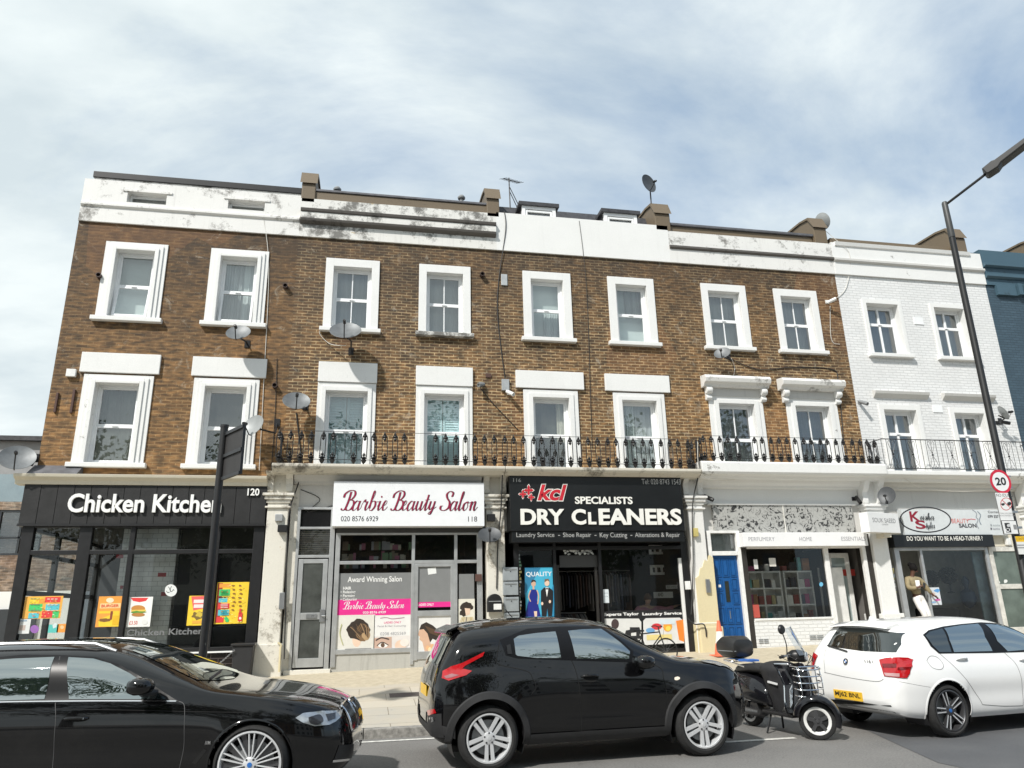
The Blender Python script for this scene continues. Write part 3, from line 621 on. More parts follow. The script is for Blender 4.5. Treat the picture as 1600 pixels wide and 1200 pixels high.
# ground floor back walls and bulkheads behind the signs
for h, x0, x1, zb in ((H120, X0, X1, 3.56), (H118, X1, X2, 4.35), (H116, X2, X3, 3.4), (H114, X3, X4, 3.34), (H112, X4, X5, 3.28)):
    mb = MB(); mb.box(x0+.02, x1-.02, .02, .3, zb, 4.63); mb.build('bulkhead', ST_GREY, h)
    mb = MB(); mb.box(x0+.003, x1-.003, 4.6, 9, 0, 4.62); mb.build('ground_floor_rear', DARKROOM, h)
# ---------------------------------------------------------------- pilasters and scroll brackets
def pilaster(h, x0, x1, zb, m, cap=4.02, capm=None, lowm=None, brk=True, wide=.07):
    mb = MB(); mb.box(x0, x1, -.20, .5, zb-.2, cap); mb.m = 1 if lowm else 0
    mb.box(x0-wide, x1+wide, -.27, .48, zb-.2, zb+.62)
    o = mb.build('pilaster', [m]+([lowm] if lowm else []), h, bev=.015)
    mb = MB()
    for k, (e, z0, z1) in enumerate(((.03, cap-.02, cap+.05), (.07, cap+.05, cap+.13), (.11, cap+.13, cap+.19), (.05, cap-.13, cap-.09))): mb.box(x0-e, x1+e, -.20-e, .45, z0, z1)
    mb.build('capital', capm or m, o, bev=.012)
    if brk:
        zt = 4.67; zc = cap+.19
        MB().box(x0+.02, x1-.02, -.12, .4, zc, zt).build('capital_block', capm or m, o)
        prof = [(-.02, zc), (-.13, zc), (-.20, zc+.05), (-.21, zc+.13), (-.19, zc+.22), (-.21, zc+.32), (-.29, zc+.40), (-.40, zt-.04), (-.44, zt), (0, zt)]
        w = min(.15, (x1-x0)*.34)
        for xx in (x0-.06, x1+.06-w): MB().prism(prof, (xx, 0, 0), (0, 1, 0), (0, 0, 1), (w, 0, 0)).build('scroll_bracket', capm or m, o, bev=.012)
    return o
pilaster(H118, -2.10, -1.66, zfac(-1.9), ST_OFF, capm=ST_OFF)
pilaster(H118, 2.72, 3.14, zfac(2.9), ST_OFF)
pilaster(H116, 7.66, 8.06, zfac(7.8), ST_WM, lowm=ST_YEL)
pilaster(H114, 12.56, 13.00, zfac(12.8), ST_W, cap=3.84)
pilaster(H112, 17.35, 17.85, zfac(17.5), ST_W, cap=3.84)
yel = MB().prism([(7.70, .55), (8.19, .55), (8.19, 2.74), (8.12, 2.80), (8.05, 2.66), (7.97, 2.69), (7.90, 2.52), (7.84, 2.50), (7.79, 2.33), (7.70, 2.27)], (0, -.225, 0), (1, 0, 0), (0, 0, 1), (0, .6, 0)).build('rendered_pier', ST_YEL, H114)
MB().box(7.66, 8.24, -.29, .3, .5, 1.18).build('pier_base', ST_YEL, H114, bev=.02)
# ---------------------------------------------------------------- balcony slabs
MB().prism([(-.62, 4.69), (-.66, 4.74), (-.66, 4.80), (.0, 4.82), (0, 4.62), (-.5, 4.62), (-.56, 4.66)], (-2.02, 0, 0), (0, 1, 0), (0, 0, 1), (5.12, 0, 0)).build('balcony_slab', STONE, H118, bev=.015)
MB().prism([(-.62, 4.69), (-.66, 4.74), (-.66, 4.80), (.0, 4.82), (0, 4.62), (-.5, 4.62), (-.56, 4.66)], (3.11, 0, 0), (0, 1, 0), (0, 0, 1), (4.82, 0, 0)).build('balcony_slab', STONE, H116, bev=.015)
MB().prism([(-.56, 4.70), (-.60, 4.76), (-.60, 4.98), (-.56, 5.02), (.0, 5.03), (0, 4.62), (-.42, 4.62), (-.46, 4.68)], (7.96, 0, 0), (0, 1, 0), (0, 0, 1), (5.06, 0, 0)).build('balcony_slab', ST_W, H114, bev=.015)
MB().prism([(-.46, 4.70), (-.54, 4.76), (-.54, 4.86), (.0, 4.88), (0, 4.6), (-.34, 4.6), (-.38, 4.68)], (13.04, 0, 0), (0, 1, 0), (0, 0, 1), (4.9, 0, 0)).build('balcony_slab', ST_W, H112, bev=.015)
for h, x0, x1, m in ((H118, -1.58, 2.62, ST_GREY), (H116, 3.22, 7.56, ST_GREY), (H114, 8.12, 12.5, ST_W), (H112, 13.1, 17.3, ST_GREY)):
    mb = MB(); mb.prism([(-.02, 4.42), (-.10, 4.45), (-.11, 4.50), (-.20, 4.55), (-.24, 4.62), (.1, 4.62), (.1, 4.42)], (x0, 0, 0), (0, 1, 0), (0, 0, 1), (x1-x0, 0, 0)); mb.build('cornice', m, h)
# ---------------------------------------------------------------- cast iron balcony railings
def baluster_mb(H=.76):
    mb = MB(); L = lambda prof, x=0: mb.lathe([(r*1.22, z*H/.76) for r, z in prof], (x, 0, 0), (0, 0, 1), 8)
    L([(0, 0), (.020, 0), (.016, .03), (.034, .06), (.052, .11), (.030, .135), (.058, .15), (.060, .165), (.022, .18), (.012, .2), (.03, .225), (.014, .25), (0, .30)])
    L([(0, .54), (.012, .555), (.032, .59), (.020, .62), (.042, .645), (.040, .665), (.018, .69), (.026, .71), (.012, .735), (0, .78)])
    for s in (-1, 1):
        mb.tube([(s*.020, 0, .13*H/.76), (s*.055, 0, .19*H/.76), (s*.058, 0, .30*H/.76), (s*.055, 0, .60*H/.76), (s*.045, 0, .66*H/.76), (s*.015, 0, .70*H/.76)], 0.0105, 5)
        mb.ball((s*.05, 0, .205*H/.76), .02, 6, 4); mb.ball((s*.035, 0, .645*H/.76), .02, 6, 4)
    mb.box(-.03, .03, -.008, .008, .235*H/.76, .25*H/.76)
    return mb
def railing(x0, x1, step, skip, z, y, label, H=.76, ends=True):
    t = thing('balcony_railing', label, 'railing', (x0, y, z), 0, 'iron balcony railings')
    proto = baluster_mb(H).build('baluster', IRON, t, smooth=True, local=True)
    n = int((x1-x0)/step); first = True
    for i in range(n+1):
        if i in skip: continue
        o = proto if first else proto.copy()
        if not first: COL.objects.link(o)
        first = False; o.parent = t; o.location = (i*step+random.uniform(-.008, .008), 0, 0); o.rotation_euler = (0, random.uniform(-.035, .035), random.uniform(-.2, .2))
    MB().tube([(0, 0, H-.01), (x1-x0, 0, H-.01)], .006, 5).build('top_rail', IRON, t, local=True)
    MB().tube([(0, 0, .115*H/.76), (x1-x0, 0, .115*H/.76)], .007, 5).build('bottom_rail', IRON, t, local=True)
    if ends:
        for xx in (0, x1-x0):
            mb = MB()
            for k in range(1, 3):
                b = baluster_mb(H); mb.add([(v[1]+xx, k*.2+v[0], v[2]) for v in b.v], b.f)
            mb.build('return_end', IRON, t, local=True, smooth=True)
    return t
railing(-1.90, 7.86, .2275, {6, 13, 14}, 4.80, -.54, 'long black cast iron balcony railing above the beauty salon and dry cleaners')
railing(8.12, 13.02, .2275, {5}, 5.02, -.48, 'short black cast iron railing on the white ledge above the perfumery', .66)
t = thing('balcony_railing', 'thin black wrought iron railing with scrolls on the white house', 'railing', (13.1, -.46, 4.87), 0, 'iron balcony railings')
mb = MB(); mb.tube([(0, 0, .83), (4.7, 0, .83)], .014, 5); mb.tube([(0, 0, .06), (4.7, 0, .06)], .012, 5)
for e in (0, 4.7): mb.tube([(e, 0, .83), (e, .44, .83)], .012, 5); mb.tube([(e, 0, .06), (e, .44, .06)], .012, 5)
mb.build('rail', IRON, t, local=True)
mb = MB()
for i in range(33):
    x = i*.147; mb.tube([(x, 0, .06), (x, 0, .83)], .008, 4)
    if i % 4 == 2:
        for s in (-1, 1):
            mb.tube(catmull([(x, 0, .46), (x+s*.06, 0, .60), (x+s*.10, 0, .74), (x+s*.055, 0, .79), (x+s*.03, 0, .73)], 4), .007, 4, False)
            mb.tube(catmull([(x, 0, .40), (x+s*.08, 0, .26), (x+s*.115, 0, .12), (x+s*.06, 0, .09), (x+s*.04, 0, .15)], 4), .007, 4, False)
        mb.ball((x, 0, .43), .028, 6, 4)
mb.build('scroll_panel', IRON, t, local=True)
# ================================================================ 120 takeaway
fx = lambda px, py, Y: F(px, py, Y)[0]
fz = lambda px, py, Y: F(px, py, Y)[1]
board = mat('black stained boards', (.010, .010, .0105), .6, 0, .5, 4, .2, 20)
sf = MB(); zr, ztr, ztop = .98, 2.98, 3.55
xl, xr_ = -6.86, -2.14
bars(sf, [(xl+.1, .2, ztop, .22), (fx(130, 870, -.1), .9, ztop, .24), (fx(204, 870, -.1), .9, ztop, .10), (fx(335, 900, -.1), .9, ztop, .10), (xr_-.1, .2, ztop, .22)],
     [(ztr, xl, xr_, .09), (ztop-.02, xl, xr_, .10), (zr+.03, xl, xr_, .10)], -.02, .1, .13)
SF120 = sf.build('shopfront', BLACKP, H120, bev=.008)
pane(SF120, xl+.1, xr_-.1, zr+.05, ztop-.05, -.075)
tile = newmat('black glazed tile')
m_, nt_, b_ = tile; g_ = N(nt_, 'ShaderNodeNewGeometry'); mp_ = N(nt_, 'ShaderNodeMapping'); mp_.inputs['Rotation'].default_value = (PI/2, 0, 0); nt_.links.new(g_.outputs['Position'], mp_.inputs[0])
bt_ = N(nt_, 'ShaderNodeTexBrick'); nt_.links.new(mp_.outputs[0], bt_.inputs[0]); bt_.inputs['Scale'].default_value = 1; bt_.inputs['Brick Width'].default_value = .30; bt_.inputs['Row Height'].default_value = .105; bt_.inputs['Mortar Size'].default_value = .005
bt_.inputs['Color1'].default_value = (.012, .010, .010, 1); bt_.inputs['Color2'].default_value = (.020, .015, .014, 1); bt_.inputs['Mortar'].default_value = (.10, .085, .08, 1); nt_.links.new(bt_.outputs[0], b_.inputs[0]); b_.inputs['Roughness'].default_value = .25
BTILE = m_
MB().box(xl, xr_, -.13, .3, 0, zr-.03).build('stall_riser', BTILE, SF120); MB().box(xl-.02, xr_+.02, -.19, .0, zr-.03, zr).build('window_ledge', UPVC, SF120)
wt = newmat('white subway tile'); m_, nt_, b_ = wt; g_ = N(nt_, 'ShaderNodeNewGeometry'); sp_ = N(nt_, 'ShaderNodeSeparateXYZ'); nt_.links.new(g_.outputs[0], sp_.inputs[0]); ad_ = N(nt_, 'ShaderNodeMath', operation='ADD'); nt_.links.new(sp_.outputs[0], ad_.inputs[0]); nt_.links.new(sp_.outputs[1], ad_.inputs[1])
cb_ = N(nt_, 'ShaderNodeCombineXYZ'); nt_.links.new(ad_.outputs[0], cb_.inputs[0]); nt_.links.new(sp_.outputs[2], cb_.inputs[1]); bt_ = N(nt_, 'ShaderNodeTexBrick'); nt_.links.new(cb_.outputs[0], bt_.inputs[0]); bt_.inputs['Scale'].default_value = 1; bt_.inputs['Brick Width'].default_value = .2; bt_.inputs['Row Height'].default_value = .1; bt_.inputs['Mortar Size'].default_value = .004
bt_.inputs['Color1'].default_value = (.78, .78, .76, 1); bt_.inputs['Color2'].default_value = (.72, .72, .70, 1); bt_.inputs['Mortar'].default_value = (.38, .38, .37, 1); nt_.links.new(bt_.outputs[0], b_.inputs[0]); b_.inputs['Roughness'].default_value = .25
WTILE = m_
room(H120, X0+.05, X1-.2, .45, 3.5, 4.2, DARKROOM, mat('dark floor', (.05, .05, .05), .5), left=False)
# glazed return on the open left side, and the tiled wall inside
mb = MB(); bars(mb, [], [], 0)
for y in (.1, 1.6, 3.2, 4.3): mb.box(X0+.0, X0+.1, y-.06, y+.06, .4, 3.5)
for z in (1.0, 2.2, 2.98, 3.48): mb.box(X0+.01, X0+.09, .1, 4.3, z-.05, z+.05)
sd_ = mb.build('side_glazing', BLACKP, SF120); MB().quad((X0+.05, .1, 1.0), (X0+.05, 4.3, 1.0), (X0+.05, 4.3, 3.5), (X0+.05, .1, 3.5)).build('pane', GLASS_SHOP, sd_)
MB().box(X0+.02, X0+.10, .1, 4.3, .3, .98).build('side_riser', BTILE, SF120)
iy = .28
a = rectXZ(198, 800, 262, 990, iy); iw = MB().box(a[0], a[1], iy, iy+.25, .45, 3.5).build('tiled_column', WTILE, SF120)
mb = MB()
for q in ((247, 895, 259, 901), (252, 925, 260, 931), (182, 866, 192, 872), (188, 915, 192, 920)):
    x0, x1, z0, z1 = rectXZ(*q, iy-.01); mb.box(x0, x1, iy-.012, iy-.001, z0, z1)
mb.build('red_tile', mat('red tile', (.35, .02, .03), .3), iw)
mb = MB(); mb.box(-5.0, -2.3, 1.7, 2.3, .45, 1.45); mb.build('counter', BLACKP, SF120)
mb = MB()
for xx in (-4.6, -4.1, -3.4): mb.tube([(xx, 1.2, 3.5), (xx, 1.2, 3.15)], .008, 5); mb.lathe([(.02, .12), (.10, .06), (.22, 0)], (xx, 1.2, 3.03), (0, 0, 1), 14)
mb.build('pendant_shade', BLACKPL, SF120, smooth=True)
FAS = thing('shop_sign', 'black boarded shop sign reading Chicken Kitchen 120 in white letters', 'shop sign', (-4.5, -.2, 3.5), 0, 'shop signs')
x0, x1, z0, z1 = -6.94, -2.13, 3.55, 4.36
mb = MB(); n = 15
for i in range(n): w = (x1-x0)/n; mb.box(x0+i*w+.004, x0+(i+1)*w-.004, -.22+random.uniform(0, .006), -.0, z0, z1)
mb.build('board', board, FAS, bev=.004); MB().box(x0-.01, x1+.01, -.235, -.0, z0-.045, z0+.0).build('bottom_trim', BLACKPL, FAS)
LETW = mat('white letters', (.85, .85, .83), .35, 0, .03)
mb = MB(); ftext(mb, 'Chicken Kitchen', 105, 773, 348, 801, -.225, bold=.022, depth=.05); mb.build('lettering', LETW, FAS)
mb = MB(); ftext(mb, '120', 386.5, 763.5, 406, 774.5, -.225, bold=.02, depth=.03); mb.build('number', LETW, FAS)
mb = MB(); mb.prism([(-.24, 4.36), (-.26, 4.44), (-.36, 4.50), (-.38, 4.56), (0, 4.62), (0, 4.36)], (-7.12, 0, 0), (0, 1, 0), (0, 0, 1), (4.98, 0, 0)); mb.build('cornice', ST_CREAM, H120, bev=.008)
mb = MB(); mb.prism([(-.34, 4.565), (0, 4.80), (0, 4.60)], (-6.9, 0, 0), (0, 1, 0), (0, 0, 1), (.95, 0, 0)); mb.build('flashing', LEAD, H120)
# posters on the takeaway glass
PY = -.082
def poster(name, label, cat, pic, group='posters on the takeaway window'): o = pic.build(name); return tag(o, label, cat, group)
Y_, R_, G_, C_, O_ = (.85, .58, .04), (.72, .05, .05), (.06, .55, .16), (.10, .52, .60), (.85, .33, .05)
p = Pic(PY).rect(40, 932, 94, 966, (.80, .42, .08)).rect(47, 934, 66, 943, Y_).rect(71, 933, 94, 941, R_).rect(46, 944, 65, 955, G_).rect(72, 944, 92, 953, C_).rect(45, 958, 60, 966, C_).rect(66, 955, 81, 965, R_).rect(83, 955, 91, 965, G_).rect(62, 936, 70, 942, O_)
for i in range(9): p.rect(48+(i % 3)*5, 935+(i//3)*9, 52+(i % 3)*5, 936.2+(i//3)*9, (.2, .2, .15)); p.rect(74+(i % 3)*6, 935.5+(i//3)*9, 78+(i % 3)*6, 936.6+(i//3)*9, (.75, .7, .6))
for i in range(46): x_ = random.uniform(47, 91); y_ = random.uniform(934, 964); p.rect(x_, y_, x_+random.uniform(1, 3.2), y_+random.uniform(.4, 1.1), random.choice([(.6, .1, .05), (.8, .7, .2), (.1, .3, .1), (.75, .75, .7), (.3, .15, .05)]))
poster('menu_poster', 'wide orange red and green menu poster on the leftmost takeaway pane', 'poster', p)
p = Pic(PY).rect(155, 932, 188, 979, (.82, .34, .06)).rect(157, 943, 188, 950, (.85, .62, .30)).rect(155, 955, 187, 958, Y_).poly([(154, 979), (154, 968), (187, 955), (186, 979)], Y_).blob(164, 969, 10, 3, (.22, .10, .03), j=.2).blob(172, 938, 6, 4, (.85, .7, .5)).rect(173, 955, 175, 968, (.25, .06, .03)).rect(177, 962, 186, 976, (.75, .45, .02)).text('BURGER', 158, 944, 186, 949, (.75, .1, .05), bold=.02)
poster('deal_poster', 'orange and yellow deal poster on the narrow takeaway pane', 'poster', p)
p = Pic(PY).rect(203, 933, 234, 979, (.80, .80, .77)).poly([(204, 934), (232, 934), (228, 939), (218, 941), (208, 939)], R_).blob(216, 956, 11.5, 3.2, (.38, .20, .06), j=.12).blob(216, 951, 11, 5.5, (.55, .24, .05)).rect(205, 953, 228, 955, (.75, .55, .10)).blob(216, 956.5, 11, 1.8, (.10, .30, .05), j=.3).blob(216, 960.5, 10.5, 3, (.45, .20, .05)).text('£3.50', 201.5, 970, 215, 976, (.7, .12, .1)).blob(226, 972, 4.5, 4, (.74, .74, .72))
poster('burger_poster', 'white poster with a burger and a red header on the takeaway window', 'poster', p)
p = Pic(PY).rect(296, 931, 322, 977, Y_).poly([(299, 932), (321, 931), (321, 950), (302, 954)], (.75, .13, .12)).rect(303, 937, 321, 942, (.85, .72, .70)).rect(303, 944.5, 321, 949.5, (.85, .72, .70)).blob(309, 962, 10, 6, (.20, .13, .03), j=.25).blob(312, 960, 6, 4, (.60, .45, .06), j=.3).rect(298, 970, 320, 974, (.75, .40, .06)).poly([(294, 977), (296, 955), (301, 968), (300, 977)], Y_)
poster('meal_poster', 'yellow and red meal poster partly behind the dark sign post', 'poster', p)
p = Pic(PY).rect(340, 910, 384.5, 974, Y_).rect(341, 911, 343, 973, (.35, .05, .03)).rect(343, 912, 360, 918, O_).rect(343, 921, 359, 931, G_).rect(342, 932.5, 357, 934, (.03, .03, .03)).rect(342, 935, 355, 941, C_).rect(341, 943, 358, 951, R_).rect(341, 953, 357.5, 961.5, C_).rect(338.5, 964, 349, 972.5, R_).poly([(353, 972), (350, 966), (354, 963), (358, 968), (357, 972)], G_)
for i in range(14): p.blob(365+(i % 2)*11+random.uniform(-1.5, 1.5), 915+(i//2)*6.3, 2.6, 1.3, (.28, .14, .03), n=8, j=.3)
p.rect(373, 957, 378, 971, R_).rect(374.5, 951, 376.5, 957.5, R_).blob(375.5, 966, 1.8, 2.2, (.8, .78, .75))
for r in range(3):
    for i in range(3): p.rect(345, 923+i*2.6+(0, 20.5, 31)[r], 356, 924+i*2.6+(0, 20.5, 31)[r], ((.03, .25, .06), (.8, .5, .5), (.03, .3, .35))[r])
for i in range(60): x_ = random.uniform(343, 381); y_ = random.uniform(913, 971); p.rect(x_, y_, x_+random.uniform(1, 3), y_+random.uniform(.4, 1.0), random.choice([(.6, .1, .05), (.85, .75, .3), (.1, .3, .1), (.4, .2, .05), (.3, .15, .05)]))
poster('menu_poster', 'tall bright yellow menu poster on the right pane of the takeaway', 'poster', p)
p = Pic(PY).blob(267, 922.5, 9.5, 9.5, (.72, .74, .73), 28)
p.stroke([(272, 923), (271, 921), (269, 924), (267, 924)], .9, (.05, .06, .06)).stroke([(268, 916), (266, 921), (267, 925), (264, 918), (262.5, 917)], .9, (.05, .06, .06)).stroke([(265, 925), (262, 926), (260, 923)], .9, (.05, .06, .06))
poster('round_sticker', 'round white sticker with dark script on the takeaway window', 'sticker', p)
p = Pic(PY).text('Chicken Kitchen', 197, 980.5, 318, 994, (.17, .175, .18), bold=.02)
p.build('window_lettering', SF120)
for lab, q, c, kind in (('small white notice low on the leftmost takeaway pane', (26, 967, 45, 990), (.68, .70, .70), 0), ('round purple sticker low on the leftmost takeaway pane', (54, 983), (.30, .13, .42), 1), ('turquoise square sticker low on the leftmost takeaway pane', (76.5, 976, 90, 988.5), (.10, .50, .45), 2), ('orange square sticker low on the leftmost takeaway pane', (90, 975, 103.5, 988), (.80, .32, .06), 3)):
    p = Pic(PY)
    if kind == 1: p.blob(*q, 6.8, 6.4, c)
    else:
        p.rect(*q, c)
        if kind == 0: p.rect(31, 977, 39, 985, (.5, .42, .38)).rect(28, 969, 42, 971, (.3, .4, .5))
        if kind == 2: p.poly([(82, 977), (86, 973), (89, 975), (88, 980), (83, 982)], (.62, .70, .70))
        if kind == 3: p.blob(97, 980, 3, 3, (.85, .55, .3), 10)
    poster('window_sticker', lab, 'sticker', p)
# ================================================================ 118 beauty salon
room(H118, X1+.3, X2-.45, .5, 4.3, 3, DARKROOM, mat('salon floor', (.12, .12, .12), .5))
mb = MB(); mb.ms = None; sm_ = [mat('shop stock %d' % i, c_, .6) for i, c_ in enumerate(((.30, .10, .16), (.12, .22, .12), (.40, .36, .30), (.18, .14, .10), (.28, .28, .30)))]
for k in range(46): x_ = random.uniform(-.5, 1.0); z_ = random.choice((2.62, 2.80, 3.02)); mb.m = k % 5; w_ = random.uniform(.05, .14); mb.box(x_, x_+w_, .25+.002*k, .4+.002*k, z_, z_+random.uniform(.08, .2))
tag(mb.build('shelf_stock', sm_, H118), kind='stuff')
D = MB(); dx0, dx1 = -1.46, -.66
bars(D, [(dx0+.03, .55, 3.92), (dx1-.04, .55, 3.92, .10)], [(2.86, dx0, dx1, .06), (3.47, dx0, dx1, .05), (3.90, dx0, dx1, .05)], -.02, .06, .08)
DF = D.build('door_frame', ALU, H118, bev=.006)
pane(DF, dx0+.05, dx1-.05, 3.48, 3.88, -.05, mat('black fanlight', (.012, .012, .013), .1)); 
mb = MB(); z = 2.92
while z < 3.44: mb.obox(((dx0+dx1)/2, .0, z), ((dx1-dx0)/2-.05, 0, 0), (0, .02, .012), (0, -.002, .003)); z += .04
mb.build('slat_blind', mat('tan blind', (.42, .33, .25), .7), DF); pane(DF, dx0+.05, dx1-.05, 2.89, 3.45, -.045, GLASS)
mb = MB(); a0, a1 = dx0+.075, dx1-.105; bars(mb, [(a0+.05, .60, 2.80, .10), (a1-.05, .60, 2.80, .10)], [(.69, a0, a1, .18), (2.76, a0, a1, .09), (1.62, a0, a1, .14)], -.03, .1, .05)
DR = mb.build('door', ALU, H118, bev=.005)
DG = mat('dark frosted door glass', (.065, .07, .065), .25, 0, .35, 3)
MB().box(a0+.1, a1-.1, -.06, -.05, .78, 1.55).build('door_panel', DG, DR); MB().box(a0+.1, a1-.1, -.06, -.05, 1.69, 2.72).build('door_panel', DG, DR)
MB().box(a0+.22, a1-.18, -.092, -.08, 1.58, 1.66).build('letter_plate', METAL, DR); mb = MB(); mb.box(a1-.12, a1-.02, -.11, -.08, 1.5, 1.75); mb.tube([(a1-.07, -.11, 1.62), (a1-.07, -.15, 1.62), (a1-.0, -.15, 1.62)], .012, 6); mb.build('handle', METAL, DR)
mb = MB(); text(mb, '77', (a0+.33, -.093, 1.605), (.06, 0, 0), (0, 0, .035)); mb.build('number', BLACKPL, DR)
MB().box(dx0-.1, dx1+.05, -.14, .3, .2, .56).build('door_step', ST_OFF, H118, bev=.01)
MB().box(dx0-.16, dx0, -.06, .2, .5, 4.42).build('door_jamb', ST_OFF, H118); MB().box(dx0, dx1+.02, -.015, .1, 3.93, 4.42).build('over_panel', ST_GREY, H118)
sx0, sx1 = -.62, 2.66; zb, ztr, zt = .88, 2.72, 3.36
xa, xb, xc = fx(645.5, 880, -.06), fx(712, 880, -.06), fx(745, 880, -.06)
S = MB(); bars(S, [(sx0+.05, zb-.3, zt, .10), (xa, zb-.3, zt, .07), (xb, zb-.3, zt, .07), (xc+.06, zb-.3, zt, .12)], [(ztr, sx0, xc, .07), (zt-.02, sx0, xc, .05), (zb, sx0, xa, .10), (zb, xb, xc, .10)], -.02, .07, .08)
SF118 = S.build('shopfront', ALU, H118, bev=.006)
MB().box(sx0, 2.68, -.07, .1, .3, zb-.05).build('stall_riser', stucco('grey boarded riser', (.48, .47, .43), amount=.5, streak=.9), SF118)
mb = MB()
for i in range(6): mb.box(sx0, 2.62, -.10-.006*(i % 2), .0, zt+i*.028, zt+.026+i*.028)
mb.build('shutter_box', mat('dark shutter housing', (.06, .06, .06), .45, .3), SF118)
pane(SF118, sx0, xc, zb, zt, -.05)
mb = MB(); bars(mb, [(xa+.075, .66, ztr-.05, .08), (xb-.075, .66, ztr-.05, .08)], [(ztr-.07, xa+.04, xb-.04, .07), (.76, xa+.04, xb-.04, .16), (1.62, xa+.04, xb-.04, .12)], -.035, .08, .06); SD = mb.build('shop_door', ALU, SF118, bev=.005)
vy = -.056
V = (.20, .205, .205)
p = Pic(vy).rect(527.5, 896, 642, 937.5, V).rect(652, 882, 707.5, 941, V).rect(717, 897, 741, 936, V); p.build('window_vinyl', SF118)
p = Pic(vy-.002).text('Award Winning Salon', 543, 900, 628, 912.5, (.80, .80, .78), bold=.012)
p.text('HAIR', 536, 916.5, 549, 921.5, (.8, .8, .78), bold=.02).text('• Relaxing', 532, 922.5, 555.5, 928.5, (.8, .8, .78), bold=.015).text('• Perming', 532, 928.5, 554.5, 934.5, (.8, .8, .78), bold=.015).text('• Colouring', 532, 934, 557.5, 940, (.8, .8, .78), bold=.015); p.build('window_lettering', SF118)
PINK = (.72, .025, .25)
# lettering drawn with a broad nib
SCRIPT = {
 'B': [[(.52, 1.95), (.50, 1.2), (.36, .25), (.12, 0), (-.12, .18)], [(-.1, 1.35), (-.05, 1.75), (.35, 2.08), (.85, 2.05), (1.02, 1.65), (.8, 1.2), (.5, 1.08)], [(.5, 1.08), (.95, 1.02), (1.12, .6), (.9, .1), (.55, 0), (.38, .2)]],
 'S': [[(1.0, 1.5), (1.05, 1.9), (.7, 2.08), (.38, 1.8), (.5, 1.35), (.85, .9), (.85, .3), (.45, 0), (.02, .12), (-.02, .45), (.2, .5)]],
 'K': [[(.4, 2.0), (.3, 1.0), (.15, 0)], [(1.05, 2.0), (.7, 1.4), (.3, 1.0)], [(.4, 1.05), (.7, .5), (1.1, 0)]],
 'a': [[(.62, .85), (.38, 1.0), (.1, .6), (.12, .1), (.32, .0), (.62, .5), (.7, 1.0)], [(.7, 1.0), (.64, .3), (.75, 0), (1.0, .4)]],
 'r': [[(0, .4), (.18, 1.0), (.3, 1.12), (.34, .9), (.58, .95)], [(.58, .95), (.5, .3), (.62, 0), (.85, .4)]],
 'b': [[(0, .4), (.34, 1.4), (.4, 1.95), (.26, 2.0), (.18, 1.2), (.14, .2)], [(.16, .62), (.36, .98), (.62, .88), (.68, .42), (.44, 0), (.20, .03), (.14, .2)], [(.62, .9), (.98, .92)]],
 'i': [[(0, .4), (.18, 1.0)], [(.18, 1.0), (.14, .25), (.26, 0), (.5, .4)]],
 'e': [[(0, .4), (.36, .62), (.44, .95), (.26, 1.0), (.1, .5), (.22, .03), (.45, .1), (.62, .4)]],
 'u': [[(0, .4), (.16, 1.0)], [(.16, 1.0), (.12, .25), (.28, 0), (.52, .4), (.62, 1.0)], [(.62, 1.0), (.57, .25), (.68, 0), (.92, .4)]],
 't': [[(0, .4), (.24, 1.2), (.3, 1.7)], [(.3, 1.7), (.2, .3), (.32, 0), (.56, .4)], [(.02, 1.12), (.52, 1.2)]],
 'y': [[(0, .4), (.16, 1.0)], [(.16, 1.0), (.12, .3), (.28, .1), (.52, .5), (.62, 1.0)], [(.62, 1.0), (.52, .1), (.36, -.38), (.14, -.34), (.42, -.02), (.9, .4)]],
 'l': [[(0, .4), (.34, 1.4), (.4, 1.98), (.26, 1.95), (.18, 1.0), (.15, .2), (.28, 0), (.52, .4)]],
 'o': [[(.46, .95), (.14, .7), (.12, .2), (.32, 0), (.58, .4), (.46, .95), (.58, .82), (.88, .9)]],
 'n': [[(0, .4), (.14, 1.0)], [(.14, 1.0), (.1, 0)], [(.1, .2), (.36, .92), (.54, .9), (.5, .25), (.62, 0), (.9, .4)]],
 's': [[(0, .4), (.28, 1.05), (.42, .5), (.28, 0), (.05, .12)], [(.3, 0), (.62, .4)]],
 'h': [[(0, .4), (.34, 1.4), (.4, 1.95), (.26, 2.0), (.18, 1.0), (.1, 0)], [(.1, .2), (.36, .92), (.52, .9), (.48, .25), (.6, 0), (.86, .4)]],
}
ADV = {'B': 1.02, 'S': .98, 'K': 1.0, 'a': .92, 'r': .80, 'b': .95, 'i': .48, 'e': .58, 'u': .9, 't': .52, 'y': .85, 'l': .5, 'o': .82, 'n': .86, 's': .58, 'h': .82}
